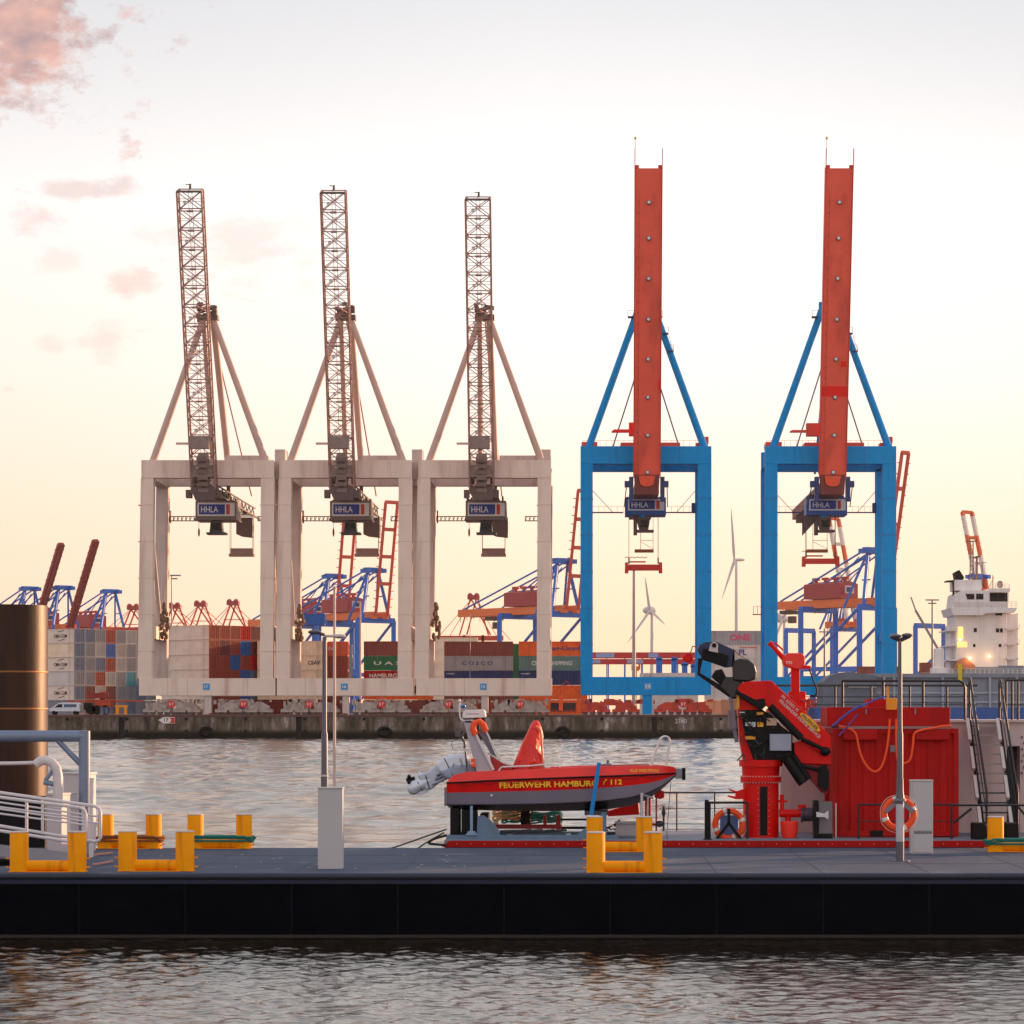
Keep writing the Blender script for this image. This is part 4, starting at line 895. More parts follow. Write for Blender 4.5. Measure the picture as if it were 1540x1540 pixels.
def lattice_apex(px, Y, py_top, label, scale=1.0):
    T = thing('lowered_crane', label, 'crane', (X(px, Y), Y, QZ), 'small red crane tops on the horizon')
    s = Y / F; zt = Z(py_top, Y); x = X(px, Y); zb = Z(955, Y)
    mb = MB()
    for a in (-1, 1):
        mb.beam((x + a * 5 * s, Y, zt), (x - 18 * a * s + (8 * s), Y, zb), 2.2 * s).beam((x + a * 5 * s, Y + 6, zt), (x + 22 * a * s, Y + 6, zb), 2.2 * s)
        mb.beam((x - 14 * s, Y, zt - 25 * s), (x + 16 * s, Y, zt - 25 * s), 1.2 * s)
    mb.build('apex_frame', M_fred, T, smooth=False)
    MB().box(x - 9 * s, x + 9 * s, Y - 1, Y + 6, zt - 3 * s, zt + 3 * s).ell((x - 5 * s, Y, zt + 3 * s), 4 * s, 4 * s, 3.4 * s, 8, 6).ell((x + 5 * s, Y, zt + 3 * s), 4 * s, 4 * s, 3.4 * s, 8, 6).build('sheave_head', M_fpurp, T)
    st = MB()
    for a in (-1, 1): st.tube((x, Y, zt), (x + a * 55 * s, Y + a * 5, zb - 2), .5 * s, .5 * s, 5).tube((x, Y, zt), (x + a * 38 * s, Y + a * 5, zb - 2), .5 * s, .5 * s, 5)
    st.build('stay', M_fred, T)
    lg = MB()
    for a in (-14, 14): lg.box(x + (a - 2) * s, x + (a + 2) * s, Y, Y + 4, QZ, zb)
    lg.box(x - 60 * s, x + 45 * s, Y, Y + 5, zb - 8 * s, zb - 1 * s); lg.build('girder', M_fred, T, smooth=False)
lattice_apex(262, 1500, 912, 'small red crane top on the horizon just right of the leftmost pale leg')
lattice_apex(301, 1500, 909, 'small red crane top on the horizon, above the left part of the rust red stack')
lattice_apex(350, 1480, 907, 'small red crane top on the horizon, above the right part of the rust red stack')
lattice_apex(712, 1150, 898, 'small red and orange crane top on the horizon seen through the rightmost pale crane')
lattice_apex(200, 1500, 914, 'small red crane top on the horizon left of the pale cranes')

# low yard gantries seen through the first blue crane
def yard_gantry(px0, px1, py0, py1, Y, label, boards):
    T = thing('yard_gantry', label, 'gantry', (X((px0 + px1) / 2, Y), Y, QZ), 'low red yard gantries')
    MB().pbox(px0, px1, py0, py1, Y, 2.4).build('cross_beam', mat('gantry_red', (196, 44, 52), .55), T, smooth=False)
    for a, b in boards:
        q = MB().pbox(a, b, py0 + 1.2, py1 - 1.2, Y - .1, .09).build('sign_board', mat('board_lilac', (150, 160, 205), .5), T, smooth=False)
    for a in [px0 + 6 + i * (px1 - px0 - 12) / 6 for i in range(7)]: MB().pbox(a - .9, a + .9, py1, 1071, Y + .5, 1.2).build('leg', M_fblue, T, smooth=False)
yard_gantry(880, 1052, 981, 990, 760, 'upper red gantry beam with pale boards seen through the first blue crane', ((896, 924), (975, 990)))
yard_gantry(884, 1046, 991, 999, 700, 'lower red gantry beam with pale boards seen through the first blue crane', ((891, 903), (943, 967)))
for i, (a, b, t_) in enumerate(((987, 996, 988), (1010, 1018, 988), (1026, 1034, 996), (1040, 1047, 998))):
    o = MB().pbox(a, b, t_, 1073, 640 + i, 2.5).pbox(a - 1.5, b + 1.5, t_ + 3, t_ + 5, 640 + i, 2.6).build('straddle_carrier_leg_frame', M_fblue, None, smooth=False)
    tag(o, ['blue carrier frame, %s of four inside the first blue portal' % q for q in ('leftmost', 'second', 'third', 'rightmost')][i], 'carrier', 'blue carrier frames in the yard')
wb_ = thing('low_shed', 'long pale low shed seen just above the blue sill beam', 'shed', tuple(P(1005, 1074, 560)))
MB().pbox(963, 1050, 1012, 1074, 560, 8).build('wall', CM['pale'], wb_, smooth=False)
text('C-3', 'lettering', M_bl, wb_, P(974, 1016.5, 559.9), 1.3, .6)
# orange beacon tower
ob = thing('orange_signal_tower', 'small orange and yellow machine on the pole foot inside the first blue portal', 'machine', tuple(P(955, 1074, 540)))
MB().pbox(951, 961, 1002, 1009, 540, 1.4).pbox(953, 958, 1009, 1074, 540.2, .8).build('cabin', M_yel, ob, smooth=False); MB().pbox(949.5, 952, 1000, 1008, 539.5, .5).pbox(960, 963, 999, 1007, 539.5, .5).build('lamp', M_forg, ob, smooth=False)

# ------------------------------------------------------------------ light masts
def mast(px, top, Y, label, wpx=1.5, heads=((-8, 0), (8, 0)), col=M_greyp):
    T = thing('light_mast', label, 'light mast', (X(px, Y), Y, QZ), 'tall light masts in the yard')
    s = Y / F; MB().tube((X(px, Y), Y, QZ), (X(px, Y), Y, Z(top, Y)), wpx * .8 * s, wpx * .5 * s, 8).build('pole', col, T)
    h = MB()
    for a, dzp in heads: h.box(X(px, Y) + min(0, a) * s, X(px, Y) + max(0, a) * s, Y - .4, Y + .4, Z(top + dzp + 1.2, Y), Z(top + dzp - .6, Y))
    h.build('lamp_head', M_greyp, T, smooth=False)
mast(258, 865, 520, 'light mast with two flat heads seen through the leftmost pale crane', 1.6, ((14, 0), (9, 5), (-2, 0)))
mast(1402, 902, 640, 'light mast with a round crown of lamps left of the white ship', 2.4, ((-10, 0), (10, 0), (-6, 5), (6, 5)))
mast(1240, 945, 600, 'light mast seen through the right blue crane below the red house', 2.6, ((-8, 5), (9, 5)))
mast(953.5, 858, 520, 'slim pale mast below the hanging red spreader of the first blue crane', 4.2, ((-1, 0),), mat('mast_pale', (190, 180, 176), .6))
mast(542, 905, 600, 'thin pink mast among the far cranes behind the middle pale crane', 2.0, ((-1, 0),), mat('mast_pink', (205, 160, 150), .6))
mast(707, 925, 480, 'thin mast in front of the silver container', 1.0, ((-1, 0),))

# ------------------------------------------------------------------ wind turbines
M_turb = mat('turbine_white', (205, 200, 202), .6, var=.03)
def turbine(px, py, Y, label, blades, egg, tw):
    T = thing('wind_turbine', label, 'wind turbine', (X(px, Y), Y, QZ), 'wind turbines behind the port')
    s = Y / F; hub = P(px, py, Y)
    MB().tube((hub.x + 3.5 * s, Y, QZ), (hub.x + 3.5 * s, Y, hub.z), tw * s, tw * .6 * s, 14).build('tower', M_turb, T)
    if egg: MB().ell(hub + Vector((0, 0, 0)), 10.5 * s, 8 * s, 6.3 * s).build('nacelle', M_turb, T)
    else: MB().ell(hub + Vector((7 * s, 0, 0)), 9.5 * s, 3 * s, 2.4 * s).build('nacelle', M_turb, T)
    for (ex, ey) in blades:
        e_ = P(ex, ey, Y - 8); d = (e_ - hub); n = d.cross(Vector((0, 1, 0))).normalized(); b = MB()
        def q(t, w): c = hub + d * t + Vector((0, -6, 0)); return [c - n * w * .7 * s, c + n * w * s, c + n * w * .5 * s + Vector((0, 1.2, 0))]
        rings = [q(0, 1.4), q(.12, 2.4), q(.45, 2.0), q(.8, 1.2), q(1, .3)]
        vs = [v for r_ in rings for v in r_]; fs = [(0, 1, 2), (12, 14, 13)]
        for i in range(4):
            for k in range(3): fs.append((i * 3 + k, i * 3 + (k + 1) % 3, i * 3 + 3 + (k + 1) % 3, i * 3 + 3 + k))
        b.add(vs, fs).build('blade', M_turb, T)
turbine(1104, 842, 2200, 'tall slim wind turbine between the two blue cranes', ((1099, 765), (1085, 901), (1107, 858)), False, 3.4)
turbine(977, 918, 2600, 'wind turbine with egg shaped head seen through the first blue crane', ((970, 868), (943, 968), (1000, 940)), True, 3.4)
turbine(1176, 931, 2700, 'wind turbine with egg shaped head just right of the right crane\'s left leg', ((1190, 912), (1160, 975), (1150, 905)), True, 3.4)

# ------------------------------------------------------------------ vehicles on the far quay
def van():
    Y = 456; s = Y / F; T = thing('parked_van', 'white van parked at the quay edge beside the rusty pile', 'van', (X(97, Y), Y, QZ))
    def pr(pts, y0, d, nm, m, par, b=0): return MB().prism([(X(a, Y), Z(c, Y)) for a, c in pts], y0, y0 + d).build(nm, m, par, smooth=False, bevel=b)
    B = pr([(73.5, 1070), (74, 1066), (80, 1063.2), (87, 1057.8), (92, 1056.6), (117, 1056.6), (119.5, 1059), (120, 1070)], Y, 1.9, 'body', mat('van_white', (214, 214, 226), .35), T, .06)
    pr([(82, 1064), (88, 1059), (94, 1059), (93.5, 1064)], Y - .02, .05, 'side_window', M_glass, B); pr([(96, 1059), (115, 1059), (115, 1063.5), (96, 1063.5)], Y - .02, .05, 'side_window', mat('window_blue', (50, 90, 120), .2), B)
    for c in (81, 113):
        w = MB().tube((X(c, Y), Y - .04, QZ + .33), (X(c, Y), Y + .25, QZ + .33), .33, n=16).tube((X(c, Y), Y + 1.6, QZ + .33), (X(c, Y), Y + 1.95, QZ + .33), .33, n=16).build('wheel', M_black, T)
van()
def stacker():
    Y = 459; T = thing('reach_stacker', 'red and orange container lifter at work on the quay right of the white van', 'lifter', (X(150, Y), Y, QZ))
    MB().pbox(142, 166, 1052, 1066, Y, 3).pbox(150, 156, 1040, 1054, Y + .5, 1.5).build('body', mat('stacker_rust', (196, 70, 40), .6, var=.3), T, smooth=False)
    MB().pbox(131, 163, 1042, 1050, Y - .4, 2.4).build('lifted_load', mat('load_red', (150, 40, 36), .6), T, smooth=False)
    MB().pprism([(100, 1054), (145, 1053), (215, 1053), (215, 1055), (140, 1056), (100, 1056)], Y + 3, .8).build('boom', mat('stacker_orange', (200, 84, 44), .6), T, smooth=False)
    c = MB().pbox(126, 138, 1057, 1068, Y, 2.2).build('cab', M_glass, T, smooth=False)
    for a in (137, 146, 158):
        MB().tube((X(a, Y), Y - .3, QZ + .8), (X(a, Y), Y + .6, QZ + .8), .8, n=16).build('wheel', M_black, T)
stacker()
for i, px in enumerate((153, 160, 167, 196)):
    tag(MB().pbox(px - 2.4, px + 2.4, 1064.5, 1073.5, 454.5, 1).pbox(px - 2.6, px + 2.6, 1063.6, 1064.6, 454.3, 1.3).build('cable_box', CM['slate'], None, smooth=False),
        ['grey quay box, leftmost, right of the container lifter', 'grey quay box, second from left by the yellow frame', 'grey quay box immediately left of the yellow frame', 'grey quay box right of the yellow frame'][i], 'box', 'grey boxes on the quay edge')
tag(MB().pbox(173, 192, 1060.5, 1063.5, 453.6, .6).pbox(174, 178.5, 1063.5, 1074.5, 453.6, .6).pbox(186.5, 191, 1063.5, 1074.5, 453.6, .6).build('yellow_guard_frame', mat('guard_yellow', (246, 150, 20), .5), None, smooth=False), 'small orange yellow guard frame standing on the quay edge', 'guard frame')
# orange maintenance lift between the pale and blue cranes
lf = thing('orange_work_lift', 'orange lift and dark drum between pale and blue crane wheels', 'work lift', tuple(P(850, 1074, 453)))
MB().pbox(840.5, 846.5, 1046, 1069, 453, .8).pbox(868, 873, 1048, 1074, 453, .8).build('mast', mat('lift_orange', (250, 84, 24), .5), lf, smooth=False)
MB().pbox(828, 866, 1057, 1070, 454, 1.6).build('drum_base', mat('drum_dark', (60, 36, 50), .6, var=.4, vs=2), lf, smooth=False)
r_ = MB()
for a in range(829, 874, 6): r_.beam(P(a, 1074, 453.2), P(a, 1068, 453.2), .08)
r_.beam(P(828, 1068, 453.2), P(874, 1068, 453.2), .08).beam(P(828, 1046, 453.6), P(852, 1024, 453.6), .1).beam(P(852, 1024, 453.6), P(873, 1044, 453.6), .1).build('frame_rail', mat('lift_rail', (190, 60, 44), .6), lf, smooth=False)
# clutter behind the wheels: low spare containers and spreader frames
rr = random.Random(5)
for i, (px, c, l) in enumerate(((380, 'rust', 'under the gap of the first two pale cranes'), (455, 'brown', 'low behind the wheels of the middle pale crane'), (640, 'maroon', 'low behind the wheels of the rightmost pale crane'), (1085, 'peach', 'low on the quay between the two blue cranes'))):
    container(c, (X(px, 474), 474, QZ + .02), 0, '%s single container %s' % (c, l), 'single containers standing low behind crane wheels', ME20)

# ------------------------------------------------------------------ moored coaster on the right
def ship():
    Y = 418.0
    T = thing('moored_ship', 'white and blue cargo ship moored at the quay at the right edge', 'ship', tuple(P(1480, 1116, Y)))
    M_hull = mat('hull_blue', (24, 84, 160), .5, var=.12, vs=.3, streak=((60, 70, 90), .4, .7)); M_cg = mat('coaming_grey', (128, 136, 152), .6, var=.1, vs=.4, streak=((96, 80, 76), .4, .6))
    MB().prism([(X(1236, Y), -1), (X(1700, Y), -1), (X(1700, Y), Z(1064, Y)), (X(1225, Y), Z(1064, Y))], Y, Y + 16).build('hull', M_hull, T, smooth=False)
    c = MB().pbox(1318, 1540 + 120, 1020, 1064, Y + 1, 13).pbox(1305, 1665, 1013, 1019, Y + .6, 14); c.build('hatch_coaming', M_cg, T, smooth=False)
    rb = MB()
    for a in (1330, 1345, 1418, 1460, 1489, 1530, 1560): rb.pbox(a - 1.6, a + 1.6, 1019, 1064, Y + .5, .5)
    for b in (1042, 1056): rb.pbox(1318, 1660, b - 1.2, b + 1.2, Y + .75, .3)
    rb.build('coaming_rib', mat('rib_grey', (160, 168, 184), .6), T, smooth=False)['kind'] = 'stuff'
    # superstructure
    W_ = mat('ship_white', (236, 228, 226), .5, var=.05, streak=((170, 120, 100), .3, .8))
    A = MB().pbox(1437, 1514, 922, 1014, Y + 3, 10).build('deckhouse', W_, T, smooth=False, bevel=.06)
    MB().pbox(1514, 1529, 923, 1014, Y + 6, 6).pbox(1429, 1437, 940, 1014, Y + 6, 6).build('side_wall', W_, A, smooth=False, each=True)
    lv = MB()
    for py in (945, 968, 990): lv.pbox(1512, 1532, py, py + 1.6, Y + 2, 11).pbox(1426, 1440, py + 2, py + 3.6, Y + 2, 11)
    for a in (1513, 1530): lv.pbox(a - .8, a + .8, 922, 1013, Y + 2, .4)
    lv.pprism([(1430, 914), (1530, 914), (1526, 921), (1483, 922), (1478, 925), (1434, 925)], Y + 1.5, 12)
    lv.build('deck_ledge', W_, A, smooth=False)
    Bq = MB().pprism([(1434, 914), (1437, 893), (1446, 888), (1488, 888), (1488, 914)], Y + 1.6, 9).pprism([(1488, 914), (1488, 905), (1516, 905), (1516, 914)], Y + 1.6, 9).pprism([(1488, 890), (1488, 885), (1519, 885), (1519, 890)], Y + 1.5, 9).pbox(1488, 1517, 889, 906, Y + 6, 4).pbox(1436, 1476, 872, 888, Y + 3, 6)
    B = Bq.build('bridge', W_, T, smooth=False)
    MB().pprism([(1452, 893), (1465, 893), (1465.5, 901.5), (1455, 901.5)], Y + 1.55, .06).build('bridge_window', M_glass, B, smooth=False); MB().pprism([(1468, 893), (1479, 893), (1479, 901.5), (1468, 901.5)], Y + 1.55, .06).build('bridge_window', M_glass, B, smooth=False)
    MB().pbox(1489, 1515, 890, 905, Y + 5.9, .1).build('bridge_wing_shade', M_glass, B, smooth=False)  # dark pane standing in for the shade inside the open wing
    for (a, b, c_, d) in ((1464.5, 1469, 944.5, 950.5), (1498, 1502.5, 945, 951), (1504, 1508, 945, 951), (1463.5, 1467, 968.5, 973), (1502, 1506, 968.5, 973), (1497, 1507, 919, 925.5), (1464.5, 1468.5, 920, 926)):
        MB().pbox(a, b, c_, d, Y + 2.93, .08).build('porthole', M_glass, A, smooth=False)
    lt = mat('warm_lit_room', (255, 190, 96), .5, emit=1.6)
    MB().pbox(1441, 1448, 943, 960, Y + 2.9, .12).build('lit_doorway', lt, A, smooth=False); MB().pbox(1440, 1454, 966, 973, Y + 2.9, .12).build('lit_doorway', lt, A, smooth=False)
    lamp = MB()
    for a, b in ((1459, 990), (1488, 987), (1444, 962)): lamp.ell(P(a, b, Y + 2.6), .22, .22, .16, 8, 6)
    lamp.build('deck_lamp', mat('deck_lamp_light', (255, 206, 130), .5, emit=5), A, each=True)
    for a, b in ((1459, 990), (1488, 987)):
        ld = bpy.data.lights.new('deck_lamp_light', 'POINT'); ld.energy = 45; ld.color = (1, .55, .2); ld.shadow_soft_size = .4
        lo = bpy.data.objects.new('deck_lamp_light', ld); COL.objects.link(lo); lo.location = P(a, b + 1.5, Y + .9); lo.parent = None
    # funnel, masts, rails
    MB().pprism([(1436, 861), (1443, 857), (1450, 868), (1448, 874), (1423, 875), (1424, 873), (1438, 872)], Y + 4, 3).pbox(1433.5, 1435.5, 875, 905, Y + 4, 1).build('funnel', M_black, T, smooth=False)
    m = MB(); 
    for a in (1459, 1463.5): m.beam(P(a, 873, Y + 5), P(a, 815, Y + 5), .16)
    for k in range(10): m.beam(P(1459, 870 - k * 6, Y + 5), P(1463.5, 867 - k * 6, Y + 5), .1)
    m.beam(P(1452, 814, Y + 5), P(1468, 814, Y + 5), .18).beam(P(1458, 814, Y + 5), P(1458, 808, Y + 5), .1).beam(P(1469, 873, Y + 6), P(1469, 838, Y + 6), .3).beam(P(1464, 839, Y + 6), P(1475, 836, Y + 6), .3)
    m.beam(P(1477, 885, Y + 5), P(1477, 845, Y + 5), .12).beam(P(1470, 847, Y + 5), P(1484, 846, Y + 5), .1).ell(P(1504, 879, Y + 5), .5, .5, .6, 10, 8).beam(P(1493, 885, Y + 5), P(1493, 865, Y + 5), .12).beam(P(1486, 885, Y + 5), P(1495, 868, Y + 5), .08)
    m.build('mast', mat('mast_brownish', (150, 120, 110), .6), T, smooth=False)
    rl = MB()
    for (x0, x1, py) in ((1430, 1530, 905), (1490, 1518, 878), (1426, 1440, 940), (1512, 1533, 938), (1425, 1440, 963), (1512, 1533, 961), (1425, 1540, 1006)):
        for dy_ in (0, 3, 6): rl.beam(P(x0, py + dy_, Y + 1.5), P(x1, py + dy_, Y + 1.5), .06)
        k = x0
        while k <= x1: rl.beam(P(k, py, Y + 1.5), P(k, py + 8, Y + 1.5), .07); k += 7
    rl.build('railing', W_, T, smooth=False)
    # boat deck clutter
    MB().pprism([(1434, 1006), (1440, 994), (1452, 989), (1466, 1000), (1468, 1006)], Y + 1.5, 3).build('covered_raft', mat('raft_orange', (190, 120, 92), .6), T, smooth=False)
    MB().pbox(1441, 1447, 998, 1024, Y + .3, .6).build('bunker_post', mat('post_yellow', (220, 190, 40), .5), T, smooth=False)
    MB().pbox(1450, 1500, 1003, 1013, Y + 1.6, 2).pbox(1503, 1540, 1001, 1013, Y + 1.6, 2).build('deck_locker', M_cg, T, smooth=False)
    cr = MB().pbox(1406, 1420, 975, 1013, Y + 2, 1.8).pbox(1402, 1424, 1004, 1013, Y + 1.5, 3)
    C_ = cr.build('deck_crane_post', W_, T, smooth=False, bevel=.1); MB().beam(P(1414, 982, Y + 2.5), P(1377, 918, Y + 2.5), .35).beam(P(1377, 918, Y + 2.5), P(1370, 898, Y + 2.5), .2).build('deck_crane_arm', mat('arm_grey', (150, 140, 142), .6), C_, smooth=False)
    t = MB().pprism([(1238, 1064), (1238, 1026), (1248, 1017), (1262, 1011.5), (1276, 1010.5), (1290, 1012), (1306, 1015), (1318, 1016), (1318, 1064)], Y + .4, 12).build('hold_cover', mat('tarp_grey', (104, 112, 128), .8, var=.15, vs=.5, bump=.4, bs=1.0), T)
    MB().tube(P(1276, 1032, Y - .2), P(1318, 1032, Y - .2), .22, n=8).build('white_tube', M_white, T)
ship()

# ------------------------------------------------------------------ pontoon
PY0, PY1, PZ = 54.5, 64.6, 1.34
M_deck = mat('pontoon_deck', (76, 85, 104), .85, spec=.2, var=.1, vs=1.2, bump=.25, bs=60, streak=((128, 130, 138), .45, .8))
M_panel = mat('pontoon_panel', (2, 4, 12), .8, spec=.08, var=.3, vs=2, streak=((4, 5, 9), .7, 2.0), bump=.15, bs=6)
M_panel2 = mat('pontoon_band', (6, 22, 52), .6, var=.25, vs=3)
pon = thing('pontoon', 'long dark floating pontoon with grey deck across the foreground', 'pontoon', (0, (PY0 + PY1) / 2, 0))
MB().box(-40, 40, PY0 + .06, PY1, -.6, PZ - .09).build('hull_core', mat('core_black', (6, 6, 8), .8), pon, smooth=False)
MB().box(-40, 40, PY0 + .02, PY1 + .02, PZ - .09, PZ).build('deck', M_deck, pon, smooth=False, bevel=.02)
MB().tube((-40, PY0 + .02, PZ - .075), (40, PY0 + .02, PZ - .075), .05, n=10).build('rim', mat('rim_dark', (30, 34, 50), .6), pon)
w = 160 * PY0 / F; k = -18
while k < 20:
    x0 = X(438, PY0) + k * w
    MB().box(x0 + .02, x0 + w - .02, PY0, PY0 + .05, .13, PZ - .22).build('side_panel', M_panel, pon, smooth=False, bevel=.008)
    k += 1
MB().box(-40, 40, PY0 + .012, PY0 + .06, PZ - .215, PZ - .13).build('top_band', M_panel2, pon, smooth=False)
MB().box(-40, 40, PY0 - .015, PY0 + .06, .06, .12).build('waterline_ledge', mat('ledge_brown', (40, 30, 30), .7, var=.4), pon, smooth=False)
dsm = MB()
for k in range(-14, 16): dsm.box(X(438, PY0) + k * w, X(438, PY0) + k * w + .02, PY0 + .1, PY1, PZ + .001, PZ + .005)
dsm.box(-40, 40, 57.8, 57.83, PZ + .001, PZ + .004).box(-40, 40, 61.2, 61.23, PZ + .001, PZ + .004)
dsm.build('deck_joints', mat('joint_grey', (52, 58, 72), .8), pon, smooth=False)['kind'] = 'stuff'
tr_ = random.Random(8); deb = MB()
for i in range(26):
    px = tr_.uniform(130, 700); Yd = tr_.uniform(55.5, 62); a = tr_.uniform(0, 3)
    deb.beam((X(px, Yd), Yd, PZ + .004), (X(px, Yd) + .09 * math.cos(a), Yd + .09 * math.sin(a), PZ + .006), .02, .006)
kind(tag(deb.build('deck_litter', M_bcap, None, smooth=False), 'tiny pale scraps scattered on the pontoon deck', 'litter'), 'stuff')

# bollards
def bollard(px0, px1, py_base, label, rope=None):
    Y = (H - PZ) * F / (py_base - CY); T = thing('double_bollard', label, 'bollard', ((X(px0, Y) + X(px1, Y)) / 2, Y, PZ), 'orange double bollards on the pontoon')
    r = .185; hgt = .80; x0, x1 = X(px0, Y) + r, X(px1, Y) - r
    for x in (x0, x1):
        p_ = MB().lathe([(r - .01, 0), (r, .01), (r, hgt - .02), (r - .005, hgt - .012)], (x, Y, PZ), 32).build('post', M_orange, T)
        MB().lathe([(.01, hgt - .013), (r + .008, hgt - .013), (r + .008, hgt), (r - .03, hgt + .012), (.01, hgt + .014)], (x, Y, PZ), 32).build('cap', M_bcap, p_)
        s = -1 if x == x0 else 1
        pin = MB()
        for hz in (.09, .27): pin.tube((x + s * (r - .02), Y, PZ + hz), (x + s * (r + .075), Y, PZ + hz), .014, n=8).tube((x + s * (r + .055), Y, PZ + hz), (x + s * (r + .07), Y, PZ + hz), .02, n=8)
        pin.build('pin', M_orange, p_)
    MB().tube((x0 + .1, Y, PZ + .12), (x1 - .1, Y, PZ + .12), .11, n=20).build('cross_pipe', M_orange, T)
    MB().box(x0 - r, x1 + r, Y - r * .9, Y + r * .9, PZ + .001, PZ + .018).build('base_plate', M_orange, T, smooth=False)
    if rope:
        rb = MB()
        for k in range(3):
            pts = []
            for i in range(48):
                a = 2 * math.pi * i / 48; q_ = r + .03 + .022 * k; c_ = x1 if math.cos(a) > 0 else x0
                pts.append((c_ + q_ * math.cos(a), Y + q_ * math.sin(a), PZ + .2 + .045 * k - .03 * abs(math.cos(a)) + .012 * math.sin(5 * a + 2 * k)))
            rb.path(pts, .024, 8, closed=True)
        tag(rb.build('mooring_rope', rope[1]), rope[0], 'rope')
    return T
M_rteal = mat('rope_teal', (34, 128, 118), .85, var=.3, vs=30, bump=.6, bs=60); M_rbrn = mat('rope_brown', (150, 92, 48), .85, var=.3, vs=30, bump=.6, bs=60)
bollard(15, 130, 1311, 'front orange double bollard, leftmost on the pontoon, before the white gangway rail')
bollard(178, 292, 1310, 'front orange double bollard, second from the left on the pontoon')
bollard(882, 996, 1312, 'front orange double bollard right of centre, below the red boat')
bollard(147, 243, 1276, 'rear orange double bollard at left wound with brown rope', ('brown mooring rope wound around the leftmost rear bollard', M_rbrn))
bollard(282, 379, 1276, 'rear orange double bollard wound with green rope, left of the tall grey cabinet', ('teal mooring rope wound around the rear bollard left of centre', M_rteal))
bollard(882, 981, 1281, 'rear orange double bollard right of centre, half hidden by the front one')
bollard(1485, 1583, 1281, 'rear orange bollard at the right edge below the stairs', ('teal mooring rope lying around the bollard at the right edge', M_rteal))

# cabinets
def cabinet(px0, px1, py_base, label, split):
    Y = (H - PZ) * F / (py_base - CY); x0, x1 = X(px0, Y), X(px1, Y); hgt = 1.63
    T = thing('electrical_cabinet', label, 'cabinet', ((x0 + x1) / 2, Y, PZ), 'grey electrical cabinets on the pontoon')
    mg = mat('cabinet_grey', (186, 184, 186), .5, var=.04, vs=1)
    MB().box(x0, x1, Y, Y + .32, PZ, PZ + hgt).build('housing', mg, T, smooth=False, bevel=.008)
    MB().box(x0 - .012, x1 + .012, Y - .02, Y + .34, PZ + hgt, PZ + hgt + .03).build('lid', mg, T, smooth=False, bevel=.006)
    if split:
        D = MB().box(x0 + .05, x1 - .02, Y - .014, Y - .002, PZ + .52, PZ + hgt - .04).build('door', mg, T, smooth=False, bevel=.004)
        MB().box(x0 + .05, x1 - .02, Y - .014, Y - .002, PZ + .03, PZ + .43).build('lower_panel', mg, T, smooth=False, bevel=.004)
        v = MB()
        for i in range(14): v.box(x0 + .07 + i * .03, x0 + .085 + i * .03, Y - .006, Y - .001, PZ + .445, PZ + .505)
        v.build('vent', M_dark, T, smooth=False); MB().box(x0 + .06, x0 + .085, Y - .04, Y - .014, PZ + 1.0, PZ + 1.14).build('handle', M_black, D, smooth=False)
    else:
        MB().box(x0 - .06, x0, Y + .1, Y + .16, PZ + .06, PZ + .09).box(x0 - .06, x0, Y + .1, Y + .16, PZ + .2, PZ + .23).build('bracket', M_greyp, T, smooth=False)
cabinet(478, 515, 1307, 'tall plain grey cabinet standing left of centre on the pontoon', False)
cabinet(1370, 1403, 1284, 'tall grey cabinet with door, right of the lifebuoy lamp post', True)

# lamp posts
M_post = mat('post_grey', (98, 94, 104), .45, metal=.4, var=.1, vs=3)
def lamp_post(px, py_base, top, label, right):
    Y = (H - PZ) * F / (py_base - CY); x = X(px, Y); T = thing('lamp_post', label, 'lamp post', (x, Y, PZ)); zt = Z(top, Y)
    MB().lathe([(.085, 0), (.085, 1.28), (.10, 1.30), (.075, 1.5), (.075, 1.75)] if right else [(.075, 0), (.075, 1.9)], (x, Y, PZ + .015), 20).build('lower_tube', M_post, T)
    MB().lathe([(.066, 1.7), (.066, 2.72), (.05, 2.8), (.042, zt - PZ - .04)], (x, Y, PZ), 20).build('pole', M_post, T)
    MB().lathe([(.01, 0), (.22, 0), (.22, .015), (.01, .015)], (x, Y, PZ), 20).build('foot_plate', M_post, T)
    if right:
        MB().lathe([(.1, 1.28), (.13, 1.29), (.13, 1.33), (.09, 1.34)], (x, Y, PZ), 20).build('collar', M_greyp, T)
        MB().lathe([(.0875, .42), (.0875, 1.22)], (x, Y, PZ), 20).build('reflective_sleeve', mat('sleeve_pale', (190, 186, 192), .4), T)
        hd = MB()
        for s in (-1, 1): hd.tube((x, Y, zt - .02), (x + s * .2, Y - .02, zt + .09), .045, .06, 10)
        hd.ell((x - .1, Y - .12, zt + .07), .12, .13, .05).ell((x + .14, Y - .1, zt + .09), .12, .13, .05)
        hd.build('lamp_head', M_post, T)
        br = MB()
        for s in (-1, 1): br.beam((x, Y + .08, PZ + 1.3), (x + s * .3, Y + .12, PZ + 1.05), .05, .09)
        br.build('lifebuoy_bracket', M_greyp, T, smooth=False)
    else:
        hd = MB().tube((x, Y, zt), (x - .14, Y, zt + .05), .035).ell((x - .2, Y - .05, zt + .06), .14, .1, .05).build('lamp_head', M_post, T)
        MB().tube((x, Y, zt - .02), (x + .28, Y + .1, zt - .02), .03).ell((x + .3, Y + .2, zt - .02), .13, .1, .05).build('lamp_head', mat('lamp_pale', (205, 190, 186), .4), T)
        MB().lathe([(.078, .05), (.078, .09)], (x, Y, PZ + 2.05 - .25), 16).build('band', M_bcap, T)
    return x, Y
lamp_post(488, 1302, 955, 'grey two armed lamp post rising behind the plain cabinet, left of centre', False)
lx, ly = lamp_post(1353.5, 1295, 962, 'grey lamp post carrying an orange lifebuoy, right side of the pontoon', True)
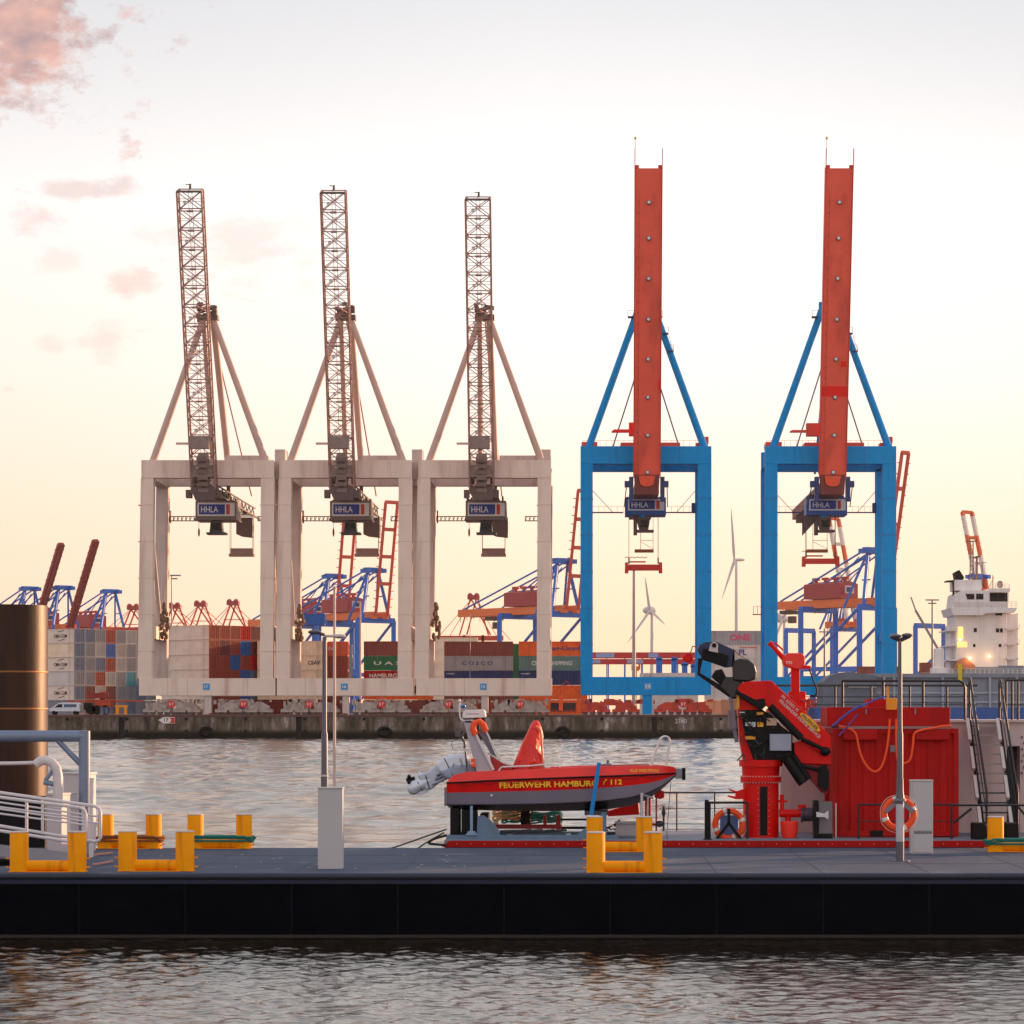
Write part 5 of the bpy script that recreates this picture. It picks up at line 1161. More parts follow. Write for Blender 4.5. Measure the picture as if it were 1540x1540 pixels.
fp = tag(MB().tube((X(503, 58.8), 58.8, PZ), (X(503, 58.8), 58.8, Z(885, 58.8)), .032, .028, 10).ell((X(503, 58.8), 58.8, Z(884, 58.8)), .045, .045, .04, 8, 6).build('flagpole', mat('pole_pinkish', (206, 176, 168), .5)), 'bare thin pale flagpole beside the left lamp post', 'flagpole')

def torus_buoy(c, Rr, r, label, tiltx=0.0, name='lifebuoy'):
    T = thing(name, label, 'lifebuoy', tuple(c)); c = Vector(c)
    def q(a, rad=Rr): return c + Vector((rad * math.cos(a), rad * math.sin(a) * math.sin(tiltx), rad * math.sin(a) * math.cos(tiltx)))
    MB().path([q(2 * math.pi * i / 48) for i in range(48)], r, 14, closed=True).build('ring', M_lifer, T)
    for a0 in (.35, 1.85, 3.5, 5.1):
        MB().path([q(a0 + .03 * k) for k in range(-4, 5)], r + .004, 14).build('reflective_band', mat('band_white', (225, 222, 220), .4), T)
    pts = [q(2 * math.pi * i / 64, Rr + r + .015 + .02 * abs(math.sin(2 * 2 * math.pi * i / 64))) for i in range(64)]
    MB().path(pts, .007, 6, closed=True).build('grab_line', mat('line_white', (220, 190, 175), .7), T)
torus_buoy((X(1352, ly + .2), ly + .2, Z(1224, ly + .2)), .315, .068, 'orange lifebuoy hung behind the grey lamp post on the pontoon')

# ------------------------------------------------------------------ left group: pile, pipe frames, gangway
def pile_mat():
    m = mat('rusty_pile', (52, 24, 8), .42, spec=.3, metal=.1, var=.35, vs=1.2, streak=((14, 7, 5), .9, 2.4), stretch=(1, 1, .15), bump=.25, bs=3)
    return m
pl = thing('mooring_pile', 'thick rusty brown steel pile rising at the left edge', 'pile', (X(9, 66.6), 66.6, 0))
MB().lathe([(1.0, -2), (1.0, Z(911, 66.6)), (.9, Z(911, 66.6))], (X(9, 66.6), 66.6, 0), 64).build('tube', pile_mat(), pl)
for py in (1012, 1067): MB().lathe([(1.004, 0), (1.008, .012), (1.008, .03), (1.004, .04)], (X(9, 66.6), 66.6, Z(py, 66.6)), 64).build('weld_seam', mat('weld', (150, 100, 60), .5, metal=.6), pl)
MB().box(X(-260, 65.4), X(70, 65.4), 65.2, 65.5, .2, Z(1197, 65.4)).box(X(-260, 65.4), X(66, 65.4), 65.4, 66, .2, Z(1215, 65.4)).build('guide_collar', M_black, pl, smooth=False)
M_bpipe = mat('pipe_bluegrey', (120, 134, 158), .45, metal=.2, var=.12, vs=2)
pf = thing('pipe_gate_frame', 'blue grey pipe frame with mitred corner and brace, left of the pontoon', 'pipe frame', (X(126, 62), 62, PZ))
Yp = 62.0; rr_ = 8.6 * Yp / F
MB().tube((X(-300, Yp), Yp, Z(1107, Yp)), (X(130, Yp), Yp, Z(1107, Yp)), rr_, n=24).build('top_pipe', M_bpipe, pf)
MB().tube((X(127, Yp), Yp, Z(1099, Yp)), (X(127, Yp), Yp, PZ), rr_, n=24).build('upright', M_bpipe, pf)
MB().tube((X(86, Yp), Yp, Z(1112, Yp)), (X(122, Yp), Yp, Z(1150, Yp)), rr_ * .5, n=16).build('brace', M_bpipe, pf)
M_wpipe = mat('pipe_white', (206, 198, 200), .45, var=.06, vs=2)
wp = thing('white_pipe_bend', 'white pipe curving down into the white cabinet at the left edge', 'pipe', (X(86, 59.5), 59.5, PZ)); Yw = 59.5
pts = [P(-120, 1149, Yw), P(20, 1148, Yw), P(48, 1147, Yw)] + [P(48 + 38 * math.sin(a), 1147 + 24 - 33 * math.cos(a) + 8 * (1 - a / 1.57) * 1.1, Yw) for a in (.25, .5, .75, 1.0, 1.25, 1.5)] + [P(87, 1190, Yw), P(87, 1215, Yw)]
MB().path([P(-120, 1149, Yw), P(20, 1148, Yw), P(54, 1147, Yw)], 2.8 * Yw / F, 12).build('thin_pipe', M_wpipe, wp)
MB().path([P(54, 1150, Yw), P(60, 1145, Yw), P(69, 1143.5, Yw), P(78, 1147, Yw), P(85, 1155, Yw), P(87, 1166, Yw), P(87, 1215, Yw)], 7.2 * Yw / F, 18).build('bend', M_wpipe, wp)
MB().tube(P(66, 1176, Yw), P(80, 1179, Yw), .06).tube(P(68, 1174, Yw), P(80, 1158, Yw), .045).build('brace', M_bpipe, wp)
def wbox(px0, px1, py0, py_base, side_px, label, name='white_service_box'):
    Y = (H - PZ) * F / (py_base - CY); T = thing(name, label, 'service box', ((X(px0, Y) + X(px1, Y)) / 2, Y, PZ), 'white service boxes at the gangway foot')
    mw = mat('service_white', (200, 192, 196), .55, var=.06, vs=1.5, streak=((150, 120, 110), .3, 3))
    # turned slightly so that its right side shows
    x0, x1 = X(px0, Y), X(px1, Y); xs = X(side_px, Y); zt = Z(py0, Y)
    d = .55; vs = [(x0, Y + .03, PZ), (xs, Y - .05, PZ), (x1, Y + d, PZ), (x0 + .25, Y + d + .1, PZ)]
    vs2 = [(a, b, zt) for a, b, c in vs]
    MB().add(vs + vs2, [(3, 2, 1, 0), (4, 5, 6, 7), (0, 1, 5, 4), (1, 2, 6, 5), (2, 3, 7, 6), (3, 0, 4, 7)]).build('housing', mw, T, smooth=False, bevel=.01)
    cxy = Vector(((x0 + x1) / 2, Y + d / 2, 0)); g = [Vector((a, b, zt)) for a, b, c in vs]
    lo = [tuple(cxy + (q_ - Vector((cxy.x, cxy.y, 0))) * 1.07 - Vector((0, 0, 0)) - Vector((0, 0, 0.0))) for q_ in g]
    lo = [(a, b, zt + .001) for a, b, c in lo]; hi = [(a, b, zt + .05) for a, b, c in lo]
    MB().add(lo + hi, [(3, 2, 1, 0), (4, 5, 6, 7), (0, 1, 5, 4), (1, 2, 6, 5), (2, 3, 7, 6), (3, 0, 4, 7)]).build('lid', mw, T, smooth=False, bevel=.006)
wbox(70, 108, 1196, 1286, 93, 'smaller white box behind the gangway rail at the left')
wbox(95, 138, 1165, 1281, 128, 'taller white box under the blue grey pipe upright')
gw = thing('gangway', 'white railed gangway sloping onto the pontoon at the left edge', 'gangway', (X(70, 58), 58, PZ))
M_rail = mat('rail_white', (214, 208, 212), .4, var=.05)
def railset(Yr, offs, xend, name):
    mb = MB(); r = 2.6 * Yr / F
    (xa, ya0), (xb, yb0) = offs
    def line(dy, x_end, rad): return P(-160, ya0 + dy - (xb - xa) * 0 - 160 * (yb0 - ya0) / (xb - xa), Yr), P(x_end, ya0 + dy + (x_end - xa) * (yb0 - ya0) / (xb - xa), Yr)
    slope = (yb0 - ya0) / (xb - xa)
    top = [P(-200, ya0 - 200 * slope, Yr), P(xend - 8, ya0 + (xend - 8) * slope, Yr), P(xend - 2, ya0 + (xend - 2) * slope + 3, Yr), P(xend, ya0 + xend * slope + 9, Yr), P(xend, ya0 + xend * slope + 46, Yr), P(xend - 2, ya0 + xend * slope + 50, Yr), P(xend - 8, ya0 + xend * slope + 52, Yr), P(-200, ya0 - 200 * slope + 46, Yr)]
    mb.path(top, r, 10)
    for dy in (14, 24): mb.tube(P(-200, ya0 - 200 * slope + dy, Yr), P(xend, ya0 + xend * slope + dy + 1, Yr), r * .55, n=8)
    for px in (-60, 40 + (0 if name == 'a' else 24), xend - 26): mb.tube(P(px, ya0 + px * slope, Yr), P(px, ya0 + px * slope + 50, Yr), r * .9, n=10)
    mb.build('handrail', M_rail, gw)
railset(57.0, ((0, 1199), (130, 1216)), 129, 'a'); railset(58.6, ((0, 1192), (140, 1212)), 151, 'b')
MB().add([tuple(P(-200, 1262, 57)), tuple(P(100, 1300, 57)), tuple(P(118, 1283, 60)), tuple(P(-200, 1248, 60)), tuple(P(-200, 1266, 57)), tuple(P(98, 1303, 57)), tuple(P(118, 1285, 60)), tuple(P(-200, 1252, 60))],
         [(0, 1, 2, 3), (7, 6, 5, 4), (0, 4, 5, 1), (1, 5, 6, 2), (2, 6, 7, 3), (3, 7, 4, 0)]).build('walkway_plate', mat('gangway_plate', (116, 112, 120), .7, var=.1), gw, smooth=False)
MB().tube(P(138, 1170, 60.5), P(137, 1291, 60.5), .05, n=12).build('end_post', M_rail, gw)
for i, (a, b_, c, d, Yq) in enumerate(((136, 1287, 158, 1284, 60.6), (140, 1306, 158, 1299, 57.0))):
    tag(MB().beam((X(a, Yq), Yq, PZ + .03), (X(c, Yq), Yq + .9, PZ + .05), .05, .03).build('steel_rod', mat('rod_copper', (196, 130, 110), .5), None), ['loose reddish rod on the deck by the gangway post', 'loose reddish rod on the deck between the two front left bollards'][i], 'rod', 'loose rods on the deck')

# ------------------------------------------------------------------ work vessel behind the pontoon
VY0, VY1, VZ = 65.35, 70.8, 1.48
vs_ = thing('work_vessel', 'low red edged fire service vessel lying behind the pontoon', 'vessel', (X(1100, 68), 68, 0))
M_vdeck = mat('vessel_deck', (118, 126, 142), .7, var=.12, vs=1.5); M_vwall = mat('vessel_cream', (206, 184, 180), .55, var=.06, vs=.8, streak=((150, 120, 112), .4, 2))
xl = X(668, VY0)
MB().add([(xl + .2, VY0 + .05, -.5), (14, VY0 + .05, -.5), (14, VY1, -.5), (xl + .2, VY1, -.5), (xl, VY0 + .05, VZ - .12), (14, VY0 + .05, VZ - .12), (14, VY1, VZ - .12), (xl, VY1, VZ - .12)],
         [(3, 2, 1, 0), (4, 5, 6, 7), (0, 1, 5, 4), (1, 2, 6, 5), (2, 3, 7, 6), (3, 0, 4, 7)]).build('hull', mat('vessel_hull', (30, 32, 44), .5), vs_, smooth=False)
MB().box(xl, 14, VY0 + .03, VY1, VZ - .12, VZ).build('deck', M_vdeck, vs_, smooth=False)
MB().add([(xl - .06, VY0 - .02, VZ - .16), (14, VY0 - .02, VZ - .16), (14, VY0 + .05, VZ - .16), (xl + .05, VY0 + .05, VZ - .16), (xl + .12, VY0 - .02, VZ - .01), (14, VY0 - .02, VZ - .01), (14, VY0 + .05, VZ - .01), (xl + .12, VY0 + .05, VZ - .01)],
         [(3, 2, 1, 0), (4, 5, 6, 7), (0, 1, 5, 4), (1, 2, 6, 5), (2, 3, 7, 6), (3, 0, 4, 7)]).build('rubbing_strake', mat('strake_red', (176, 10, 10), .6, var=.2, spec=.2), vs_, smooth=False)
bl = MB()
for i in range(60): bl.ell((xl + .3 + i * .33, VY0 - .025, VZ - .08), .012, .01, .012, 6, 4)
bl.build('strake_bolts', M_bcap, vs_)['kind'] = 'stuff'
# deckhouse with doorway
hx0, hx1 = X(1174, 69.6), X(1700, 69.6); ZT = Z(1086, 69.6); DX0, DX1 = X(1514, 69.6), X(1534, 69.6)
MB().box(hx0, DX0, 69.6, 70.75, VZ, ZT).box(DX1, hx1, 69.6, 70.75, VZ, ZT).box(DX0, DX1, 69.6, 70.75, Z(1122, 69.6), ZT).box(DX0, DX1, 70.3, 70.7, VZ, Z(1122, 69.6)).build('deckhouse_wall', M_vwall, vs_, smooth=False)
MB().box(hx0 + .05, hx1, 69.5, 74, ZT, ZT + .06).build('upper_deck', M_vwall, vs_, smooth=False)
MB().box(DX0 + .01, DX1 - .01, 70.2, 70.28, VZ, Z(1124, 69.6)).build('door', M_dark, vs_, smooth=False)
ptb = MB(); 
for i in range(7): ptb.box(X(1536 + (i % 2) * 3, 69.6), X(1537.5 + (i % 2) * 3, 69.6), 69.52, 69.6, Z(1110 + i * 9, 69.6), Z(1107 + i * 9, 69.6))
ptb.build('wall_fittings', M_dark, vs_, smooth=False)
def railing(parent, x0, x1, Y, z0, z1, posts, rails, m, r=.024, rail_r=.014, name='railing', corner=False):
    mb = MB()
    if corner: mb.path([(x0, Y, z1), (x1 - .15, Y, z1), (x1 - .05, Y, z1 - .05), (x1, Y, z1 - .17), (x1, Y, z0)], r, 10)
    else: mb.tube((x0, Y, z1), (x1, Y, z1), r, n=8)
    for z in rails: mb.tube((x0, Y, z), (x1, Y, z), rail_r, n=6)
    for p_ in posts: mb.tube((p_, Y, z0), (p_, Y, z1), r, n=8)
    return mb.build(name, m, parent)
MBK = mat('rail_black', (22, 22, 30), .45, var=.2)
zt1 = Z(1024, 69.8)
railing(vs_, X(1266, 69.8), X(1451, 69.8), 69.8, ZT, zt1, [X(a, 69.8) for a in (1267, 1328, 1388)], [Z(1048, 69.8), Z(1056, 69.8)], MBK, .035, .014, corner=True)
railing(vs_, X(1120, 73), X(1470, 73), 73, ZT, Z(1031, 73), [X(a, 73) for a in (1256, 1310, 1368, 1424)], [Z(1048, 73), Z(1060, 73)], MBK, .03, .014)
railing(vs_, X(1513, 69.8), X(1640, 69.8), 69.8, ZT, Z(1023, 69.8), [X(a, 69.8) for a in (1513, 1522, 1531, 1543, 1560)], [Z(1060, 69.8)], MBK, .03, .014)
railing(vs_, X(993, 70.7), X(1160, 70.7), 70.7, VZ, Z(1192, 70.7), [X(a, 70.7) for a in (1018, 1075)], [Z(1216, 70.7), Z(1239, 70.7), Z(1247, 70.7)], M_dark, .022, .009)
railing(vs_, X(1060, 66.2), X(1124, 66.2), 66.2, VZ, Z(1207, 66.2), [X(a, 66.2) for a in (1062, 1124)], [], MBK, .03)
railing(vs_, X(1290, 66.1), X(1442, 66.1), 66.1, VZ, Z(1210, 66.1), [X(a, 66.1) for a in (1291,)], [Z(1235, 66.1)], MBK, .024)
railing(vs_, X(1431, 66.0), X(1700, 66.0), 66.0, VZ, Z(1211, 66.0), [X(a, 66.0) for a in (1431,)], [], MBK, .026)
MB().tube(P(1434, 1237, 66.05), P(1461, 1216, 66.05), .03).tube(P(1550, 1235, 66.05), P(1530, 1212, 66.05), .03).build('railing_brace', MBK, vs_)
# stairs
st = thing('ship_stairs', 'steep steel stairs with black handrails up to the upper deck at the right', 'stairs', (X(1495, 67), 67, VZ))
Ya, Yb_ = 69.45, 66.9; za, zb2 = ZT + .02, VZ; x0, x1 = X(1458, Ya), X(1503, Ya)
for i in range(12):
    f = (i + .5) / 12; y_ = Ya + (Yb_ - Ya) * f; z_ = za + (zb2 - za) * f
    MB().box(x0 + .06, x1 - .04, y_ - .16, y_ + .12, z_ - .02, z_ + .015).build('tread', mat('tread_grey', (150, 142, 146), .6, var=.1) if f < .62 else M_dark, st, smooth=False)
for x in (x0, x1):
    MB().beam((x, Ya, za - .05), (x, Yb_, zb2 + .05), .06, .24).build('stringer', M_black, st, smooth=False)
    sg_ = MB()
    for k in range(4):
        f0, f1 = .02 + k * .25, .21 + k * .25
        sg_.beam((x - .075, Ya + (Yb_ - Ya) * f0 - .1, za + (zb2 - za) * f0 + .1), (x - .075, Ya + (Yb_ - Ya) * f1 - .1, za + (zb2 - za) * f1 + .1), .08, .12)
    sg_.build('stringer_cover', M_whited, st, smooth=False)
    MB().path([(x + .02, Ya + .15, za), (x + .02, Ya + .15, za + 1.0), (x + .02, Ya, za + 1.05), (x + .05, Yb_ - .1, zb2 + 1.1), (x + .05, Yb_ - .1, zb2)], .03, 8).build('handrail', MBK, st)
    MB().tube((x + .02, Ya, za + .5), (x + .05, Yb_ - .1, zb2 + .55), .014, n=6).build('middle_rail', MBK, st)
for i, (a, b) in enumerate(((1461, 1481), (1510, 1530))):
    tag(MB().box(X(a, 66), X(b, 66), 65.7, 66.2, VZ, Z(1237, 66)).build('black_fender_block', M_black, None, bevel=.03), ['black block left of the bollard under the stairs', 'black block right of the bollard under the stairs'][i], 'fender block', 'black blocks at the stair foot')
# red ten foot container with top box
rc = thing('red_deck_container', 'deep red corrugated container standing on the vessel deck at the right', 'container', (X(1348, 67), 67, VZ)); Yc = 66.9
cx0, cx1 = X(1253, Yc), X(1442, Yc); cz1 = Z(1096, Yc)
mb = MB(); n = 9; pts = []; ww = (cx1 - cx0 - .24) / n
for i in range(n): a = cx0 + .12 + i * ww; pts += [(a, Yc + .03), (a + ww * .42, Yc + .03), (a + ww * .58, Yc + .065), (a + ww * .84, Yc + .065)]
pts.append((cx1 - .12, Yc + .03)); m = len(pts)
mb.add([(x, y, VZ + .15) for x, y in pts] + [(x, y, cz1 - .1) for x, y in pts], [(i, i + 1, m + i + 1, m + i) for i in range(m - 1)])
mb.box(cx0 + .1, cx1 - .1, Yc + .1, Yc + 2.3, VZ + .15, cz1 - .1)
mb.build('corrugated_panel', M_redd, rc, smooth=False)
fr = MB()
for x in (cx0, cx1 - .12): fr.box(x, x + .12, Yc, Yc + .12, VZ + .02, cz1).box(x, x + .12, Yc + 2.3, Yc + 2.42, VZ + .02, cz1)
fr.box(cx0 + .12, cx1 - .12, Yc, Yc + .12, VZ + .02, VZ + .16).box(cx0 + .12, cx1 - .12, Yc, Yc + .12, cz1 - .12, cz1).box(cx0, cx0 + .1, Yc + .12, Yc + 2.3, cz1 - .12, cz1).box(cx1 - .1, cx1, Yc + .12, Yc + 2.3, cz1 - .12, cz1)
F_ = fr.build('corner_frame', M_redd, rc, smooth=False, bevel=.008)
fk = MB().box(X(1308, Yc), X(1328, Yc), Yc - .004, Yc + .03, VZ + .02, VZ + .17); fk.build('fork_pocket', M_black, F_, smooth=False)
aw = MB()
for a, b in ((1268, 1319), (1375, 1427)): aw.prism([(Yc - .22, 0)] if 0 else [(X(a, Yc), Z(1113, Yc)), (X(b, Yc), Z(1113, Yc)), (X(b, Yc), Z(1097, Yc)), (X(a, Yc), Z(1097, Yc))], Yc - .14, Yc - .002)
aw.build('roller_cover', M_redd, rc, smooth=False, bevel=.02, each=True)
MB().box(X(1262, Yc), X(1430, Yc), Yc - .05, Yc + 2.3, cz1, cz1 + .06).build('roof_strip', mat('strip_grey', (150, 120, 120), .6), rc, smooth=False)
MB().box(X(1245, Yc), X(1431, Yc), Yc + .25, Yc + 2.1, cz1 + .06, Z(1063.5, Yc)).build('top_box', M_redd, rc, smooth=False, bevel=.015)
MB().box(X(1310, Yc), X(1346, Yc), Yc + .8, Yc + 1.6, Z(1063.5, Yc), Z(1051, Yc)).build('roof_bump', M_redd, rc, smooth=False)
lk = MB()
for a in (1304, 1378): lk.box(X(a - 1, Yc), X(a + 1, Yc), Yc + .2, Yc + .245, Z(1074, Yc), Z(1066, Yc))
lk.box(X(1339, Yc), X(1346, Yc), Yc - .02, Yc + .02, Z(1131, Yc), Z(1121, Yc)).build('latch', M_greyp, rc, smooth=False, each=True)
ob = thing('orange_connector_box', 'small orange box with post on top of the red deck container', 'connector box', tuple(P(1341, 1068, Yc)))
MB().pbox(1333.5, 1349, 1050, 1067.5, Yc - .05, .2).build('housing', mat('box_orange', (250, 150, 20), .5), ob, smooth=False, bevel=.01); MB().pbox(1333.5, 1337, 1032, 1050, Yc, .05).build('post', mat('box_orange', (250, 150, 20), .5), ob, smooth=False)
M_cab = mat('cable_orange', (250, 84, 30), .6, var=.1)
def curve(ptspx, Y, n=10):
    P_ = [P(a, b, Y) for a, b in ptspx]; outp = []
    for i in range(len(P_) - 1):
        p0, p1, p2, p3 = P_[max(i - 1, 0)], P_[i], P_[i + 1], P_[min(i + 2, len(P_) - 1)]
        for k in range(n):
            t = k / n; outp.append(0.5 * ((2 * p1) + (-p0 + p2) * t + (2 * p0 - 5 * p1 + 4 * p2 - p3) * t * t + (-p0 + 3 * p1 - 3 * p2 + p3) * t ** 3))
    outp.append(P_[-1]); return outp
tag(MB().path(curve([(1262, 1092), (1275, 1095), (1287, 1104), (1293, 1130), (1302, 1150), (1314, 1160), (1325, 1154), (1333, 1130), (1337, 1100), (1338, 1081)], Yc - .22), .028, 10).build('orange_cable', M_cab), 'orange cable hanging in a deep loop on the left of the red container', 'cable', 'orange cables on the red container')
tag(MB().path(curve([(1348, 1081), (1348, 1120), (1351, 1145), (1360, 1148), (1369, 1141), (1373, 1120), (1375, 1104), (1386, 1098), (1404, 1095), (1418, 1092), (1431, 1092)], Yc - .22), .028, 10).build('orange_cable', M_cab), 'orange cable running from behind the lamp post to the container\'s right corner', 'cable', 'orange cables on the red container')
tag(MB().path(curve([(1256, 1090), (1275, 1073), (1300, 1060), (1320, 1051), (1334, 1047)], Yc - .3), .02, 8).path(curve([(1252, 1092), (1268, 1078), (1285, 1066), (1300, 1060)], Yc - .34), .022, 8).build('blue_rope', mat('rope_bluepurple', (70, 90, 180), .8)), 'blue and purple rope rising to the orange box on the container', 'rope')
tag(MB().path(curve([(1262, 1106), (1277, 1090), (1290, 1074), (1282, 1068), (1268, 1082)][:3], Yc - .38), .024, 8).build('purple_sling', mat('sling_purple', (110, 60, 130), .8)), 'purple sling lying over the top left corner of the red container', 'sling')

# ------------------------------------------------------------------ knuckle boom deck crane
def deck_crane():
    Y = 66.6; cxp = 1146; x = X(cxp, Y)
    T = thing('knuckle_boom_crane', 'folded red and black knuckle boom crane on a red pillar', 'deck crane', (x, Y + .4, VZ)); yc = Y + .45
    s = Y / F
    prof = [(27 * s, 0), (27 * s, Z(1176, Y) - VZ), (31 * s, Z(1176, Y) - VZ), (31 * s, Z(1169, Y) - VZ), (28 * s, Z(1169, Y) - VZ), (29 * s, Z(1153, Y) - VZ), (33 * s, Z(1153, Y) - VZ), (33 * s, Z(1143, Y) - VZ), (27 * s, Z(1143, Y) - VZ)]
    B = MB().lathe(prof, (x, yc, VZ), 48).build('pillar', M_red, T)
    bt = MB()
    for i in range(40):
        a = 2 * math.pi * i / 40
        for py in (1168, 1177): bt.ell((x + 30 * s * math.cos(a), yc + 30 * s * math.sin(a), Z(py, Y)), .015, .015, .02, 6, 4)
    bt.build('flange_bolts', mat('bolt_pale', (220, 180, 170), .4), B)
    MB().box(X(1143, Y), X(1154, Y), yc - 27.8 * s, yc - 25 * s, VZ + .06, Z(1183, Y)).build('slot', M_black, B, smooth=False)
    sb = MB()
    for a in (1140.5, 1156.5):
        for k in range(10): sb.ell((X(a, Y), yc - 27 * s * .98, VZ + .1 + k * .14), .012, .03, .012, 6, 4)
    sb.build('slot_bolts', M_bcap, B)
    MB().pprism([(1096, 1186), (1108, 1190), (1120, 1186), (1120, 1202), (1106, 1202), (1094, 1198), (1095, 1196), (1106, 1198), (1106, 1192), (1097, 1189)], Y + .3, .12).build('side_lug', M_red, B, smooth=False)
    # column
    MB().pprism([(1110, 1060), (1118, 1060), (1140, 1143), (1118, 1143), (1112, 1110)], Y + .15, .5).pprism([(1108, 1046), (1140, 1046), (1146, 1068), (1110, 1070)], Y + .1, .45).build('column', M_red, T, smooth=False, bevel=.015)
    MB().pprism([(1113, 1068), (1146, 1067), (1160, 1075), (1175, 1092), (1192, 1104), (1192, 1140), (1168, 1143), (1134, 1143), (1122, 1110)], Y + .05, .5).build('hydraulic_block', M_black, T, smooth=False, bevel=.02)
    dt = MB(); rr = random.Random(4)
    for k in range(40):
        a, b = rr.uniform(1116, 1180), rr.uniform(1070, 1140); dt.tube(P(a, b, Y + .02), P(a + rr.uniform(-14, 14), b + rr.uniform(-12, 12), Y - .02), rr.uniform(.008, .022), n=6)
    dt.build('hose', mat('hose_black', (30, 28, 34), .35), T, each=True)
    MB().pbox(1158, 1190, 1104, 1129, Y - .12, .2).build('control_box', mat('control_grey', (150, 156, 172), .5), T, smooth=False, bevel=.01)
    for (a, b, c, d, col, nm) in ((1121, 1136, 1086, 1093, (220, 220, 220), 'label_white'), (1139, 1148, 1086, 1093, (250, 176, 20), 'label_yellow'), (1153, 1168, 1080, 1091, (206, 168, 138), 'label_tan'), (1121, 1136, 1107, 1112, (220, 150, 40), 'label_amber'), (1112, 1120, 1070.5, 1072, (210, 210, 210), 'label_white'), (1138, 1148, 1071, 1075, (214, 120, 40), 'label_amber')):
        MB().pbox(a, b, c, d, Y + .03, .03).build('plate', mat(nm, col, .5), T, smooth=False)
    text('360', 'lettering', M_black, T, P(1128.5, 1089.5, Y + .025), .16, .07)
    MB().pprism([(1108, 1044), (1112, 1044), (1112, 1066), (1108, 1066)], Y - .02, .08).build('marker_strip', mat('label_amber', (220, 150, 40), .5), T, smooth=False)
    MB().tube(P(1101, 1068, Y + .1), P(1103, 1096, Y + .1), 6.5 * s, n=16).build('filter_can', mat('can_grey', (110, 100, 110), .4, metal=.3), T)
    MB().tube(P(1098, 1048, Y + .1), P(1101, 1070, Y + .1), 2.5 * s, n=10).tube(P(1104, 1096, Y + .1), P(1108, 1116, Y + .15), 3 * s, n=10).build('cylinder_rod', M_greyp, T)
    # main boom
    MB().pprism([(1109, 1036), (1114, 1028), (1124, 1025), (1160, 1023.5), (1250, 1107), (1250, 1131), (1240, 1134), (1232, 1131), (1154, 1062), (1146, 1057), (1136, 1060), (1128, 1052), (1109, 1041)], Y - .06, .42).build('main_boom', M_red, T, smooth=False, bevel=.02)
    MB().pprism([(1108, 1036), (1112, 1040), (1136, 1052), (1150, 1050), (1152, 1062), (1144, 1068), (1132, 1060), (1116, 1050), (1107, 1044)], Y - .1, .3).build('lift_link', M_black, T, smooth=False, bevel=.015)
    cyl = MB().tube(P(1158, 1062, Y - .02), P(1205, 1110, Y - .02), 6 * s, n=14).tube(P(1205, 1110, Y - .02), P(1240, 1128, Y - .06), 3.4 * s, n=12).ell(P(1241, 1130, Y - .06), 8 * s, .12, 7 * s).build('lift_cylinder', M_black, T)
    bs = MB()
    for k in range(3): bs.tube(P(1162 + k * 3, 1060 + k * 8, Y - .05), P(1192 + k * 3, 1092 + k * 8, Y - .05), .014, n=6)
    bs.build('pipe_line', mat('pipe_pinkish', (220, 130, 120), .4), T)
    MB().pprism([(1190, 1118), (1210, 1112), (1236, 1134), (1250, 1134), (1250, 1150), (1200, 1148), (1192, 1135)], Y + .1, .36).build('outer_boom', M_red, T, smooth=False, bevel=.015)
    MB().pprism([(1200, 1148), (1250, 1150), (1244, 1195), (1236, 1192), (1206, 1158)], Y + .2, .3).build('boom_end', mat('dark_red', (150, 16, 20), .5), T, smooth=False, bevel=.015)
    jc = MB().tube(P(1182, 1140, Y), P(1208, 1178, Y), 8 * s, n=14).tube(P(1192, 1136, Y + .05), P(1216, 1172, Y + .05), 5 * s, n=12).pprism([(1183, 1112), (1194, 1118), (1196, 1145), (1186, 1150), (1176, 1146)], Y + .1, .3)
    jc.pprism([(1232, 1153), (1243, 1150), (1247, 1162), (1246, 1186), (1242, 1191), (1230, 1182)], Y + .05, .3).tube(P(1205, 1152, Y), P(1232, 1158, Y), 3 * s); jc.build('jib_cylinder', M_black, T)
    # lettering along the boom
    an = -math.atan2(84, 90)
    text('PK 65002 M', 'lettering', mat('boom_letter', (214, 190, 190), .5, var=.05), T, P(1188, 1057.5, Y - .075), .53, .08, roty=an, bold=.01)
    text('FELDBINDER KRANE SERVICE', 'lettering', mat('boom_letter', (214, 190, 190), .5, var=.05), T, P(1203, 1081, Y - .075), 1.32, .075, roty=an, bold=.02)
    e_ = Vector((X(1218, Y), Y - .07, Z(1086, Y))); pts = [(e_.x + (20 * s * math.cos(t) * math.cos(an) - 5.2 * s * math.sin(t) * math.sin(an)), e_.z + (20 * s * math.cos(t) * math.sin(an) + 5.2 * s * math.sin(t) * math.cos(an))) for t in [2 * math.pi * i / 28 for i in range(28)]]
    MB().prism(pts, Y - .075, Y - .061).build('badge', mat('badge_yellow', (240, 180, 30), .5), T, smooth=False)
    text('PALFINGER', 'lettering', M_logo, T, (e_.x, Y - .08, e_.z), .5, .085, roty=an, bold=.02)
    # folded black extensions and jib head (upper left)
    MB().pprism([(1052, 970), (1062, 965), (1080, 966), (1106, 978), (1106, 1002), (1092, 1004), (1054, 986), (1049, 978)], Y + .2, .3).build('winch_drum_guard', mat('guard_navy', (34, 44, 78), .5, var=.15), T, smooth=False, bevel=.02)
    MB().pprism([(1058, 975), (1096, 986), (1092, 1004), (1054, 991)], Y + .1, .25).pprism([(1050, 990), (1057, 990), (1053, 1012), (1100, 1040), (1096, 1048), (1049, 1015)], Y + .1, .2).pprism([(1076, 1008), (1086, 1006), (1094, 1022), (1088, 1034), (1070, 1018)], Y + .12, .2).build('jib_extension', M_black, T, smooth=False, bevel=.01)
